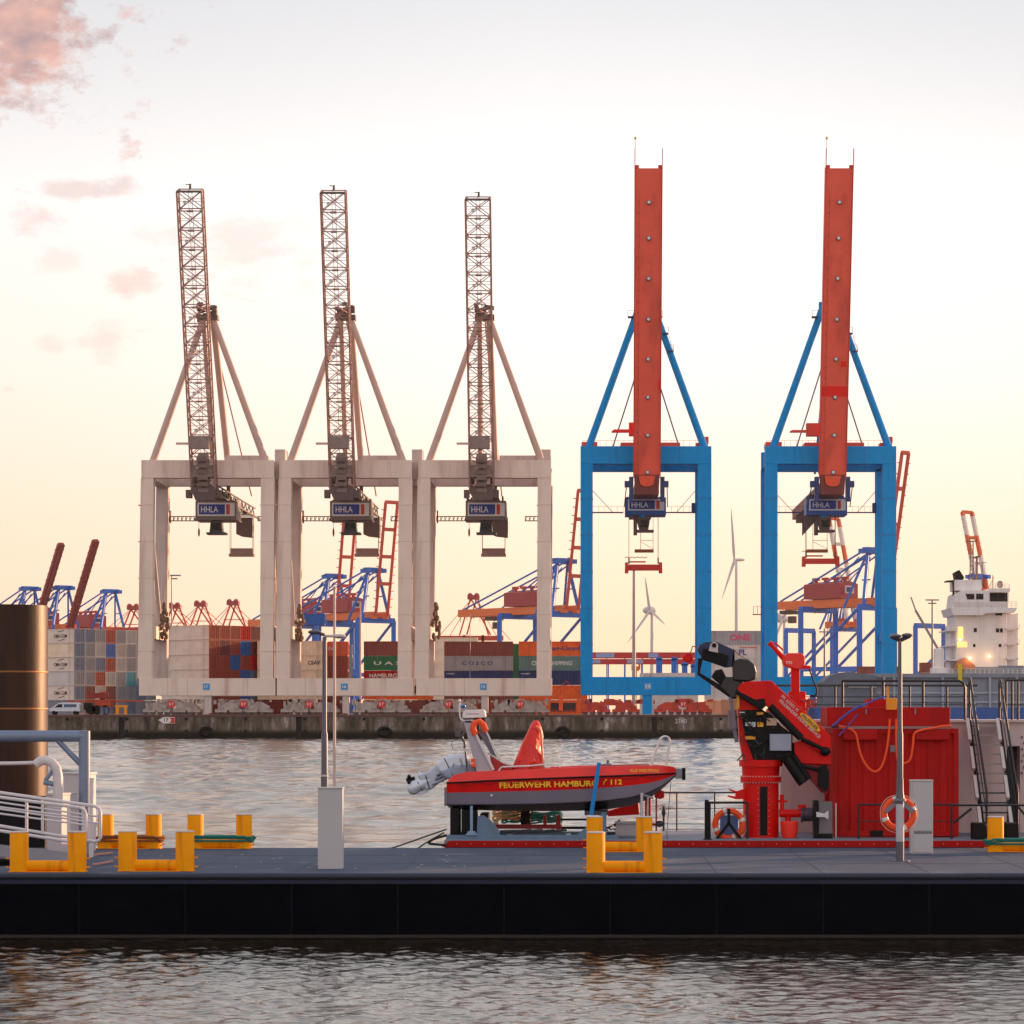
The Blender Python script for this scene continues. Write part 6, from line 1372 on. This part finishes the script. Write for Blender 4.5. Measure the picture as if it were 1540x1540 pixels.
    MB().pprism([(1102, 996), (1112, 990), (1126, 992), (1135, 999), (1138, 1010), (1137, 1022), (1124, 1026), (1103, 1024)], Y, .5).pprism([(1090, 1018), (1104, 1018), (1118, 1026), (1116, 1050), (1100, 1052), (1082, 1034)], Y + .06, .36).build('rope_winch', mat('winch_black', (22, 20, 24), .35, var=.3), T, smooth=False, bevel=.05)
    q = MB().pprism([(1066, 979), (1069, 968), (1074, 965.5), (1079, 968), (1080, 982)], Y, .22).build('end_eye', M_whited, T, smooth=False, bevel=.01)
    MB().lathe([(.01, -.02), (.055, -.02), (.055, .02), (.01, .02)], P(1074, 970.5, Y - .02), 16, 'Y').build('eye_hole', M_black, q)
    MB().pprism([(1102, 984), (1108, 976), (1112, 982), (1106, 1000), (1101, 1000)], Y + .2, .1).build('tip_plate', M_bcap, T, smooth=False)
    MB().path(curve([(1103, 976), (1110, 984), (1120, 990), (1130, 996)], Y + .1), .01, 6).path(curve([(1050, 975), (1042, 972), (1040, 978), (1036, 984)], Y + .2), .014, 6).build('loose_hose', mat('hose_rust', (150, 60, 40), .5), T)
    MB().pprism([(1026, 988), (1032, 981), (1040, 983), (1044, 992), (1036, 997), (1028, 994)], Y + .3, .2).build('hook', M_red, T, smooth=False, bevel=.03)
deck_crane()

# water cannon
def cannon():
    Y = 69.9; T = thing('water_cannon', 'red fire fighting water cannon on a pedestal behind the crane', 'water cannon', (X(1196, Y), Y, ZT + .06)); s = Y / F
    MB().pbox(1190, 1203, 1004, 1066, Y, .2).pbox(1186, 1212, 1040, 1083, Y + .05, .35).pbox(1184, 1214, 1078, 1086, Y - .05, .5).build('pedestal', M_red, T, smooth=False, bevel=.02)
    MB().pprism([(1178, 988), (1184, 982), (1206, 982), (1211, 988), (1211, 1002), (1200, 1008), (1180, 1002), (1177, 996)], Y - .1, .45).build('head', mat('cannon_red', (232, 34, 16), .3), T, smooth=False, bevel=.04)
    MB().tube(P(1180, 992, Y), P(1161, 971, Y), 4.2 * s, 3.0 * s, 14).tube(P(1161, 971, Y), P(1157, 966, Y), 3.8 * s, 4.2 * s, 14).build('nozzle', M_red, T)
    MB().pbox(1203, 1219, 1001, 1006, Y - .05, .2).tube(P(1165, 966, Y), P(1178, 978, Y), 1.4 * s).build('bracket', M_red, T, smooth=False)
    MB().path(curve([(1217, 1006), (1222, 1020), (1228, 1036), (1226, 1046), (1218, 1046)], Y - .05), .02, 8).build('hose', M_black, T)
    text('FTS', 'lettering', M_wl, T, P(1187, 996.5, Y - .12), .15, .065, bold=.02)
    mr_ = MB(); rr = random.Random(2)
    for k in range(22):
        a, b = rr.uniform(1184, 1216), rr.uniform(1050, 1082); mr_.tube(P(a, b, Y - .08), P(a + rr.uniform(-8, 8), b + rr.uniform(-6, 6), Y - .1), .03, n=8)
    mr_.build('valve_cluster', mat('valve_red', (176, 30, 30), .5), T)
cannon()
# deck equipment around the crane
tag(MB().pbox(1060, 1069, 1206, 1276, 65.7, .2).pbox(1058, 1072, 1262, 1276, 65.6, .3).pbox(1060, 1066, 1203, 1210, 65.7, .1).build('black_deck_post', M_black, None, smooth=False, bevel=.02), 'black post with fender at the vessel edge left of the pillar', 'post')
torus_buoy(P(1096, 1240, 66.5), .33, .075, 'orange lifebuoy in a black bracket left of the red crane pillar')
hb_ = MB().beam(P(1096, 1216, 66.35), P(1096, 1240, 66.35), .07).beam(P(1096, 1238, 66.35), P(1076, 1264, 66.35), .07).beam(P(1096, 1238, 66.35), P(1116, 1264, 66.35), .07)
tag(hb_.build('buoy_holder', M_black, None, smooth=False), 'black three armed holder in front of the left lifebuoy', 'holder')
tag(MB().pbox(1083, 1110, 1226, 1256, 66.75, .12).build('blue_plate', mat('plate_bluegrey', (80, 110, 160), .5), None, bevel=.01), 'blue grey plate behind the left lifebuoy', 'plate')
pp = thing('fire_hydrant_manifold', 'red pipe manifold with grey flange right of the crane pillar', 'manifold', tuple(P(1200, 1262, 67)))
MB().tube(P(1172, 1223, 67), P(1212, 1223, 67), .1, n=16).tube(P(1176, 1223, 67), P(1176, 1195, 67), .05).tube(P(1170, 1205, 67), P(1184, 1205, 67), .03).tube(P(1206, 1216, 67), P(1206, 1210, 67), .1, n=14).tube(P(1185, 1223, 67), P(1185, 1262, 67), .07).build('pipe', M_red, pp)
MB().tube(P(1208, 1225, 67), P(1224, 1225, 67), .17, n=18).tube(P(1204, 1225, 67), P(1207, 1225, 67), .2, n=18).build('flange', mat('flange_grey', (84, 74, 90), .5, metal=.4), pp)
tag(MB().lathe([(.17, 0), (.2, .1), (.22, .38), (.2, .4)], (X(1187, 66.6), 66.6, Z(1260, 66.6)), 20).build('red_bucket', mat('bucket_red', (255, 50, 30), .5)), 'bright red bucket hanging beside the crane pillar', 'bucket')
gc = thing('grey_deck_cabinet', 'grey cabinet with black frame left of the red container', 'cabinet', tuple(P(1238, 1268, 66.3)))
MB().pbox(1231, 1252, 1206, 1254, 66.3, .4).build('housing', mat('deckcab_grey', (116, 108, 112), .6, var=.1), gc, smooth=False, bevel=.01)
MB().pbox(1224, 1231, 1204, 1268, 66.25, .45).pbox(1231, 1252, 1254, 1268, 66.25, .45).build('black_frame', M_black, gc, smooth=False, bevel=.01)
tag(MB().pprism([(1228, 1221), (1240, 1224), (1246, 1219), (1246, 1233), (1240, 1229), (1228, 1229)], 66.1, .1).build('megaphone', mat('mega_white', (214, 210, 212), .5), None, bevel=.01), 'white horn shaped loudspeaker mounted on the grey deck cabinet', 'loudspeaker')
tag(MB().tube(P(1257, 1208, 66.4), P(1257, 1264, 66.4), .02).build('white_rod', M_whited), 'thin white rod standing left of the red container', 'rod')

# ------------------------------------------------------------------ fast rescue boat on its cradle
def rescue_boat():
    Yn, Yc_, s = 66.15, 67.2, 66.15 / F
    T = thing('rescue_boat', 'red and grey fire service speedboat on a blue cradle', 'boat', tuple(P(850, 1222, Yc_)))
    def xz(a, b): return X(a, Yn), Z(b, Yn)
    # stations: px, keel, chine, red/grey line, rubber line, gunwale top, half beam
    S = [(671.5, 1216, 1209, 1192.5, 1177.5, 1176.5, 1.02), (676, 1217, 1210, 1192.3, 1177.2, 1171, 1.03), (684, 1218, 1210, 1192, 1177, 1165.5, 1.04), (700, 1219.5, 1210, 1191.8, 1176.2, 1161.3, 1.05), (760, 1221, 1209.5, 1190.5, 1173, 1158.5, 1.05), (820, 1221.5, 1208.5, 1189, 1170.8, 1156, 1.05),
         (870, 1221, 1206.5, 1187, 1169, 1154, 1.03), (915, 1218.5, 1203.5, 1184.2, 1167.5, 1152.8, .97), (950, 1213.5, 1199, 1181.5, 1166.4, 1152.3, .86), (975, 1204, 1192.5, 1178.5, 1165.6, 1152.2, .70), (995, 1190, 1183.5, 1174, 1165, 1152.6, .50), (1008, 1178, 1175, 1169.5, 1164.6, 1153.4, .30), (1016, 1170, 1169, 1167, 1164.4, 1155, .14), (1020.5, 1165, 1165, 1164.8, 1164.3, 1160, .03)]
    def loft(rows, name, m, par, caps=False):
        mb = MB(); n = len(rows[0])
        for rw in rows: assert len(rw) == n
        vs = [v for rw in rows for v in rw]; fs = []
        for i in range(len(rows) - 1):
            for k in range(n - 1): fs.append((i * n + k, i * n + k + 1, (i + 1) * n + k + 1, (i + 1) * n + k))
        if caps: fs.append(tuple(range(n)))
        return mb.add(vs, fs).build(name, m, par)
    def pt(st, py, hb, side):   # a point on the hull side at half-beam hb
        return (X(st[0], Yn), Yc_ - side * hb, Z(py, Yn))
    rows = []
    for st in S:
        hb = st[6]; rows.append([pt(st, st[3], hb * .995, 1), pt(st, st[2], hb * .86, 1), pt(st, st[1], 0.0, 1), pt(st, st[2], hb * .86, -1), pt(st, st[3], hb * .995, -1)])
    Hh = loft(rows, 'hull', mat('boat_grey', (140, 134, 150), .35, var=.08, vs=1), T, True)
    for side in (1, -1):
        loft([[pt(st, st[3], st[6] * .995, side), pt(st, st[4], st[6] * 1.03, side)] for st in S], 'red_side', M_red, Hh)
        loft([[pt(st, st[4], st[6] * 1.03, side), pt(st, st[5], st[6] * .95, side), pt(st, st[5], st[6] * .8, side), pt(st, st[5] + 3, st[6] * .78, side)] for st in S], 'gunwale', mat('gunwale_red', (236, 44, 34), .4), Hh)
        MB().path([pt(st, st[4], st[6] * 1.04, side) for st in S], .022, 8).build('rubber_strip', M_black, Hh)
        MB().path([pt(st, st[2] + .5, st[6] * .87, side) for st in S], .018, 6).build('spray_rail', mat('boat_dark', (50, 44, 54), .4), Hh)
    st0 = S[0]; MB().add([pt(st0, st0[3], st0[6], 1), pt(st0, st0[5], st0[6], 1), pt(st0, st0[5], st0[6], -1), pt(st0, st0[3], st0[6], -1)], [(0, 1, 2, 3)]).build('transom', M_red, Hh)
    loft([[pt(st, st[5] + 4, st[6] * .8, 1), pt(st, st[5] + 4, st[6] * .8, -1)] for st in S], 'inner_deck', M_dark, Hh)
    # bottom paint below the chine is dark
    dk = []
    for st in S:
        hb = st[6]; o = .6; dk.append([(X(st[0], Yn), Yc_ - hb * .87, Z(st[2] + 1.2, Yn)), (X(st[0], Yn), Yc_, Z(st[1] + .8, Yn)), (X(st[0], Yn), Yc_ + hb * .87, Z(st[2] + 1.2, Yn))])
    loft(dk, 'keel_paint', mat('keel_dark', (44, 36, 42), .5, var=.3), Hh)
    ML = mat('letter_yellow', (246, 190, 30), .45, var=.05)
    yl = Yc_ - 1.05 * 1.03 - .02
    def on(px): return X(px, yl + 0) 
    text('FEUERWEHR HAMBURG', 'lettering', ML, T, (X(825, yl), yl, Z(1179.5, yl)), 148 * yl / F, 8.8 * yl / F, roty=R(1.2), bold=.03)
    text('112', 'lettering', ML, T, (X(927, yl), yl + .02, Z(1176, yl)), 17 * yl / F, 7.8 * yl / F, roty=R(1.2), bold=.03)
    MB().path(curve([(907.5, 1180), (909, 1175.5), (911, 1173), (913, 1173)], yl), .011, 6).build('phone_mark', ML, T)
    yl2 = Yc_ - .9
    text('KLB WESTPHAL', 'lettering', ML, T, (X(970, yl2), Yc_ - .99, Z(1158.8, yl2)), 46 * yl2 / F, 4.6 * yl2 / F, roty=R(-.8), rotz=R(17), bold=.02)
    # draped grab line
    gl = []
    for i in range(90):
        t = i / 89; px = 684 + t * 316; j = max(k for k in range(len(S)) if S[k][0] <= px); f = (px - S[j][0]) / (S[j + 1][0] - S[j][0]) if j < len(S) - 1 else 0
        hb = S[j][6] * (1 - f) + S[min(j + 1, len(S) - 1)][6] * f; py = S[j][4] * (1 - f) + S[min(j + 1, len(S) - 1)][4] * f
        gl.append((X(px, Yn), Yc_ - hb * 1.05 - .01, Z(py + 1 + 4.0 * abs(math.sin(t * math.pi * 9)), Yn)))
    MB().path(gl, .006, 5).build('grab_line', mat('line_dark_red', (90, 20, 22), .6), Hh)
    MB().ell(P(739, 1196.5, Yn - .02), .035, .02, .035, 10, 6).build('drain_fitting', M_lite, Hh)
    # bow roller, bow rail
    MB().pbox(1016, 1027, 1156, 1171, Yc_ - .1, .2).build('bow_roller', M_greyp, T, smooth=False, bevel=.01); MB().pbox(1026, 1031, 1155, 1173, Yc_ - .12, .24).build('bow_bumper', M_black, T, smooth=False, bevel=.01)
    mb = MB(); wr = mat('bow_rail_white', (225, 216, 216), .35)
    for dy_ in (-.32, .32): mb.path([Vector((0, dy_, 0)) + q for q in curve([(979, 1153), (986, 1130), (993, 1112), (999, 1107.5), (1005, 1109), (1007, 1116), (1004, 1136), (1002, 1153)], Yc_)], .02, 8)
    mb.tube(P(999, 1107.5, Yc_) + Vector((0, -.32, 0)), P(999, 1107.5, Yc_) + Vector((0, .32, 0)), .018); mb.build('bow_rail', wr, T)
    rl = MB().path([Vector((0, -.95, 0)) + q for q in curve([(752, 1158), (756, 1153), (765, 1152), (800, 1150.5), (818, 1149), (822, 1154)], Yc_)], .02, 8).path([Vector((0, -.93, 0)) + q for q in curve([(824, 1154), (838, 1149), (843, 1153)], Yc_)], .014, 8)
    rl.build('side_rail', wr, T)
    ct = MB().tube(P(900, 1150, Yc_ - .6), P(920, 1150, Yc_ - .6), .02).tube(P(914, 1153, Yc_ - .6), P(914, 1143, Yc_ - .6), .035).tube(P(921, 1151, Yc_ - .5), P(975, 1149, Yc_ - .4), .01).tube(P(922, 1146, Yc_ - .5), P(945, 1148, Yc_ - .4), .01); ct.build('deck_cleat', M_greyp, T)
    # radar arch
    mg = mat('arch_grey', (176, 168, 178), .4, var=.05)
    for k, (dy_, nm) in enumerate(((-.85, 'arch_leg'), (.75, 'arch_leg'))):
        MB().pprism([(697, 1084), (709, 1082), (741, 1160), (717, 1162)], Yc_ + dy_, .09).build(nm, mg, T, smooth=False, bevel=.015)
        MB().path([P(713, 1100, Yc_ + dy_ - .02), P(724, 1122, Yc_ + dy_ - .02), P(742, 1158, Yc_ + dy_ - .02)], .035, 8).path([P(731, 1100, Yc_ + dy_), P(742, 1122, Yc_ + dy_), P(753, 1142, Yc_ + dy_)], .022, 8).build('arch_trim', wr, T)
        MB().pprism([(719, 1100), (728, 1098), (747, 1138), (739, 1136)], Yc_ + dy_ + .06, .03).build('arch_panel', mat('arch_panel_grey', (112, 104, 116), .5), T, smooth=False)
    MB().pbox(698, 712, 1083, 1088, Yc_ - .85, 1.7).build('arch_top', mg, T, smooth=False, bevel=.02)
    MB().path([P(715, 1105, Yc_ - .86), P(711, 1095, Yc_ - .86), P(714, 1087, Yc_ - .86), P(721, 1085, Yc_ - .86), P(727, 1090, Yc_ - .86), P(731, 1100, Yc_ - .86)], .075, 12).build('arch_cover', M_lifer, T)
    MB().pprism([(695, 1077), (696.5, 1070), (700, 1067.5), (726, 1067), (729, 1069), (730.5, 1078), (729, 1079), (696, 1080)], Yc_ - .28, .56).build('radar_dome', M_white, T, smooth=True, bevel=.03)
    text('FURUNO', 'lettering', M_logo, T, P(711, 1073.8, Yc_ - .285 - .005), .3, .035)
    MB().path(curve([(698, 1084), (693, 1081), (691, 1070), (691.5, 1057)], Yc_ - .3), .018, 8).ell(P(691, 1054, Yc_ - .3), .04, .04, .045).build('antenna', M_white, T)
    MB().ell(P(697, 1062.5, Yc_ - .25), .065, .065, .05).build('blue_light', mat('beacon_blue', (20, 100, 180), .2), T)
    MB().pbox(684.5, 692, 1099, 1108, Yc_ - .6, .1).path(curve([(698, 1094), (690, 1098), (692, 1112)], Yc_ - .5), .012, 6).path(curve([(700, 1100), (695, 1108), (699, 1118), (698, 1126)], Yc_ - .5), .03, 8).path(curve([(692, 1110), (680, 1116), (681, 1126)], Yc_ - .5), .01, 6).tube(P(700, 1130, Yc_ - .5), P(703, 1160, Yc_ - .5), .025).build('searchlight', mat('gear_greyish', (90, 84, 96), .4, var=.4, vs=12), T)
    MB().pbox(708, 714, 1141, 1147, Yc_ - .9, .08).pbox(709, 715, 1148, 1153, Yc_ - .9, .08).build('tail_light', M_lifer, T, smooth=False, each=True)
    MB().pbox(703, 716, 1150, 1164, Yc_ - .75, .5).build('stern_box', M_greyp, T, smooth=False, bevel=.02)
    # red seat cover (folds) and console cover
    sc = MB(); rr = random.Random(6); rings = []
    for i in range(12):
        t = max(0, (i - 1)) / 10; zc = 1086.5 + t * 70 if i else 1083.5; lx_, rx_ = 800 - 27 * t - 3 * math.sin(3.14 * t), 811.5 + 6 * min(1, 3 * t) + 1.5 * math.sin(9 * t); dpt = .13 + .40 * t ** .8; ring = []
        if i == 0: lx_, rx_, dpt = 803, 808.5, .05
        for k in range(20):
            a = 2 * math.pi * k / 20; fold = 1 + .16 * math.sin(5 * a + 4 * t) * t + .04 * math.sin(11 * t + a) + rr.uniform(-.02, .02)
            xx = (lx_ + rx_) / 2 + (rx_ - lx_) / 2 * math.cos(a) * (fold if math.cos(a) < 0 else 1)
            ring.append((X(xx, Yc_), Yc_ - .1 + dpt * math.sin(a) * fold, Z(zc, Yc_)))
        rings.append(ring)
    vs = [v for r in rings for v in r]; fs = [tuple(range(19, -1, -1))]
    for i in range(11):
        for k in range(20): fs.append((i * 20 + k, i * 20 + (k + 1) % 20, (i + 1) * 20 + (k + 1) % 20, (i + 1) * 20 + k))
    sc.add(vs, fs).build('seat_cover', mat('cover_red', (226, 34, 22), .38, var=.2, vs=5, bump=1.0, bs=5), T)
    MB().path(curve([(806, 1092), (813, 1100), (815, 1125), (817, 1152)], Yc_ - .35), .03, 8).build('sunlit_fold', mat('cover_sunlit', (250, 140, 110), .4), T)  # raised fold with sunlight painted in as pale red
    MB().pprism([(736, 1136), (742, 1139), (752, 1146), (764, 1150), (772, 1153), (770, 1160), (744, 1162), (740, 1152)], Yc_ - .8, 1.2).build('console_cover', mat('cover_red2', (176, 22, 24), .45, var=.15, vs=4), T, smooth=False, bevel=.04)
    MB().path(curve([(735, 1134), (746, 1140), (758, 1148), (772, 1151)], Yc_ - .82), .018, 8).build('cover_edge', M_whited, T)
    return T
rescue_boat()

def outboard():
    Y = 67.05; T = thing('outboard_motor', 'pale silver tilted outboard motor at the stern of the red boat', 'outboard motor', tuple(P(672, 1165, Y)))
    mo = mat('motor_silver', (212, 222, 236), .3, metal=.15, var=.06, vs=4)
    MB().pprism([(656, 1148), (664, 1141), (674, 1136.5), (688, 1133.5), (700, 1134.5), (706, 1141), (708, 1152), (706, 1163), (694, 1168), (680, 1174), (668, 1170), (658, 1160)], Y - .2, .42).build('cowling', mo, T, smooth=True, bevel=.07)
    MB().pprism([(628, 1166), (644, 1160), (662, 1146), (672, 1158), (676, 1170), (660, 1178), (648, 1188), (640, 1188)], Y - .12, .26).build('midsection', mat('motor_mid', (186, 198, 216), .35, var=.12, vs=6), T, smooth=True, bevel=.04)
    MB().tube(P(622, 1184, Y), P(648, 1172, Y), .17, .12, 18).ell(P(622, 1185, Y), .16, .16, .17).pprism([(611, 1180), (622, 1184), (642, 1186), (646, 1191), (631, 1197), (614, 1188)], Y - .02, .05).pprism([(629, 1160), (634, 1163), (648, 1164), (650, 1172), (634, 1176), (628, 1170)], Y - .05, .1).build('gearcase', mo, T, smooth=True)
    pr = MB()
    for a in (0, 2.1, 4.2): pr.ell(P(616, 1172, Y) + Vector((.02 * math.cos(a), .1 * math.cos(a), .08 * math.sin(a))), .05, .09, .05, 8, 6)
    pr.tube(P(611, 1173, Y), P(624, 1171, Y), .045, .06); pr.build('propeller', M_black, T)
    MB().tube(P(655, 1172, Y - .15), P(676, 1162, Y - .15), .035).tube(P(650, 1180, Y - .14), P(668, 1174, Y - .14), .02).tube(P(683, 1148, Y - .22), P(671, 1174, Y - .22), .012).build('tilt_linkage', mat('link_grey', (110, 118, 140), .4), T)
    MB().pprism([(659, 1158), (668, 1158), (684, 1150), (704, 1150), (706, 1163), (694, 1168), (680, 1174), (668, 1170)], Y - .235, .5).build('cowling_skirt', mat('motor_skirt', (150, 162, 184), .35, var=.2, vs=6), T, smooth=True, bevel=.05)
    MB().tube(P(668, 1140, Y - .19), P(684, 1172, Y - .24), .012, n=6).tube(P(640, 1166, Y - .14), P(646, 1186, Y - .14), .012, n=6).tube(P(628, 1176, Y - .15), P(636, 1190, Y - .12), .01, n=6).pprism([(656, 1166), (662, 1163), (666, 1168), (660, 1171)], Y - .15, .05).build('seam', M_dark, T)
    text('HONDA', 'lettering', M_logo, T, P(694, 1147, Y - .245), .2, .05, roty=R(-72), bold=.01)
    MB().pbox(668, 678, 1184, 1212, Y - .15, .3).build('transom_bracket', mat('bracket_grey', (140, 136, 150), .4, metal=.3), T, smooth=False, bevel=.02)
outboard()

def cradle():
    Y = 66.0; T = thing('boat_cradle', 'blue grey steel cradle under the red speedboat', 'cradle', tuple(P(780, 1262, Y)))
    m = mat('cradle_blue', (96, 122, 148), .5, var=.12, vs=3, streak=((70, 80, 96), .4, 4))
    for yy in (Y, Y + 1.9): MB().box(X(671, Y), X(930, Y), yy, yy + .12, Z(1266, Y), Z(1256, Y)).build('side_beam', m, T, smooth=False, bevel=.008)
    for a in (671, 760, 850, 920): MB().box(X(a, Y), X(a + 8, Y), Y + .12, Y + 1.9, Z(1265, Y), Z(1258, Y)).build('cross_beam', m, T, smooth=False)
    for yy in (Y + .02, Y + 1.9):
        MB().pprism([(717, 1256), (718, 1228), (726, 1226), (736, 1232), (750, 1248), (752, 1256)], yy, .1).build('gusset', m, T, smooth=False)
        MB().pprism([(868, 1256), (874, 1250), (890, 1238), (906, 1222), (912, 1222), (912, 1256)], yy, .1).build('gusset', m, T, smooth=False)
    MB().pbox(707, 711, 1212, 1252, Y - .04, .06).pprism([(700, 1256), (704, 1250), (714, 1250), (718, 1256)], Y - .05, .08).build('strap_post', mat('cradle_pale', (130, 160, 190), .5), T, smooth=False)
    kb = MB()
    for a, b, py in ((677, 690, 1216), (694, 716, 1218), (722, 734, 1224)): kb.pbox(a, b, py, 1256, Y + .3, 1.2)
    kb.build('keel_block', M_black, T, smooth=False, each=True)
    MB().pbox(879, 915, 1220, 1226, Y + .2, 1.6).build('bow_chock', M_dark, T, smooth=False)
cradle()
tag(MB().beam(P(901, 1147, 65.98), P(889, 1226, 65.94), .1, .02, up=(0, 1, 0)).build('blue_strap', mat('strap_blue', (20, 130, 205), .7, var=.1, vs=10), None, smooth=False), 'bright blue lashing strap over the bow of the red boat', 'strap')
# deck gear behind the cradle
M_rtan = mat('rope_tan', (196, 160, 104), .85, var=.25, vs=20)
ct = MB()
for k in range(9):
    ct.path([(X(763, 69) + .34 * math.cos(a) + .03 * math.sin(7 * a + k), 69 + .5 * math.sin(a), VZ + .38 + k * .055 + .03 * math.sin(3 * a + 2 * k)) for a in [2 * math.pi * i / 26 for i in range(26)]], .028, 6, closed=True)
tag(ct.build('rope_coil', M_rtan), 'heap of tan rope coiled on the deck under the boat', 'rope')
tg = MB()
for k in range(6): tg.path([(X(800, 69) + .75 * math.cos(a), 69 + .3 * math.sin(a), VZ + .3 + k * .045 + .03 * math.sin(5 * a + k)) for a in [2 * math.pi * i / 30 for i in range(30)]], .024, 6, closed=True)
tag(tg.build('rope_coil', M_rteal), 'green rope spread around the black drum under the boat', 'rope')
dr = thing('rope_drum', 'black round drum with tan top on the deck below the boat', 'drum', tuple(P(791, 1240, 68.7)))
MB().lathe([(.13, 0), (.13, .55)], (X(791, 68.7), 68.7, VZ + .2), 20).build('body', M_black, dr); MB().lathe([(.01, .55), (.15, .55), (.15, .59), (.01, .59)], (X(791, 68.7), 68.7, VZ + .2), 20).build('top', M_rtan, dr)
rf = thing('red_deck_frame', 'low red steel frame on the deck under the boat', 'frame', tuple(P(790, 1250, 68.3)))  # a plain low frame of bars, not a rack
MB().pbox(742, 845, 1240, 1246.5, 68.3, .1).pbox(817, 822, 1226, 1246, 68.2, .1).pbox(836, 843, 1226, 1248, 68.2, .12).build('bar', mat('frame_darkred', (170, 28, 30), .5), rf, smooth=False)
MB().pbox(843, 885, 1231, 1234, 68.4, .05).pbox(843, 885, 1243, 1247, 68.4, .05).build('rod', M_black, rf, smooth=False)
pw = MB()
for i in range(8): pw.tube(P(752 + i * 9, 1250 + (i % 3), 67.9), P(790 + i * 9, 1249 - (i % 2), 67.8), .03, n=8)
tag(pw.build('pipe_bundle', M_greyp, None), 'bundle of pale pipes lying under the boat', 'pipes')
tag(MB().pbox(741, 750, 1224, 1240, 69.2, .3).build('pale_locker', M_bcap, None, bevel=.02), 'small pale locker left of the tan rope heap', 'locker')
rh = thing('red_reel_stand', 'red stand with pipes behind the rear bollard under the boat bow', 'stand', tuple(P(945, 1262, 68)))
MB().pprism([(914, 1220), (960, 1206), (962, 1225), (914, 1228)], 68.4, .3).pbox(970, 979, 1196, 1256, 68.2, .2).pprism([(985, 1194), (992, 1188), (999, 1190), (999, 1200), (992, 1202), (984, 1199)], 67.6, .15).build('body', M_red, rh, smooth=False, bevel=.02)
MB().tube(P(987, 1200, 67.7), P(987, 1256, 67.7), .02).tube(P(980, 1240, 67.7), P(998, 1240, 67.7), .035).build('standpipe', mat('frame_darkred', (170, 28, 30), .5), rh)
MB().ell(P(992, 1239, 67.6), .1, .06, .08).ell(P(998, 1222, 67.6), .05, .04, .1).tube(P(998, 1212, 67.6), P(998, 1250, 67.6), .025).build('valve', M_dark, rh)
tag(MB().pbox(926, 957, 1238, 1257, 66.9, .4).pbox(925, 958, 1236, 1239, 66.85, .5).build('grey_crate', mat('crate_grey', (170, 164, 170), .5), None, bevel=.01), 'pale grey lidded crate between the rear bollard posts', 'crate')
fg = MB().tube(P(965, 1258, 66.4), P(965, 1194, 66.4), .035).tube(P(974, 1258, 66.8), P(974, 1197, 66.8), .025).tube(P(965, 1194, 66.4), P(981, 1200, 67.2), .03)
tag(fg.build('grey_ladder_frame', mat('alu_grey', (186, 186, 194), .35, metal=.3), None), 'small grey tube frame behind the rear bollard', 'frame')
cl = MB()
for i in range(18):
    a, b = rr.uniform(905, 930), rr.uniform(1240, 1256); cl.tube(P(a, b, 67), P(a + rr.uniform(-10, 10), b + rr.uniform(-8, 6), 67.1), .02, n=6)
tag(cl.build('hose_tangle', M_dark, None), 'tangle of dark hoses on deck left of the grey crate', 'hoses')
tag(MB().path(curve([(1009, 1176), (1007, 1200), (1004, 1240), (1003, 1258), (1008, 1265), (1020, 1266), (1060, 1266)], 66.0), .008, 6).build('hanging_line', M_dark), 'thin dark line hanging from the boat bow to the deck', 'line')
for i, pts in enumerate(([(672, 1247), (640, 1258), (600, 1272), (560, 1284)], [(668, 1252), (640, 1268), (622, 1281)], [(672, 1256), (652, 1262), (645, 1268), (658, 1270), (672, 1271)])):
    Yr = [65.0, 64.7, 64.9][i]
    tag(MB().path(curve(pts, Yr), .018 if i < 2 else .03, 8).build('mooring_line', [M_dark, mat('line_greenish', (40, 66, 60), .8), MBK][i]), ['long dark mooring line slanting down left of the boat cradle', 'short green mooring line left of the boat cradle', 'black bent bar at the stern corner of the vessel'][i], 'mooring line' if i < 2 else 'bar')

# ------------------------------------------------------------------ evening haze over the port
hz = MB().box(-4000, 4000, -250, 6000, -6, 118).build('haze', bpy.data.materials.new('haze_air'), None, smooth=False); kind(hz, 'stuff')
hm = hz.data.materials[0]; hm.use_nodes = True; hn = hm.node_tree.nodes; hn.clear()
ho = hn.new('ShaderNodeOutputMaterial'); hv = hn.new('ShaderNodeVolumePrincipled'); hm.node_tree.links.new(hv.outputs[0], ho.inputs['Volume'])
hv.inputs['Color'].default_value = (1.0, 0.93, 0.86, 1); hv.inputs['Density'].default_value = 0.00003; hv.inputs['Anisotropy'].default_value = 0.55
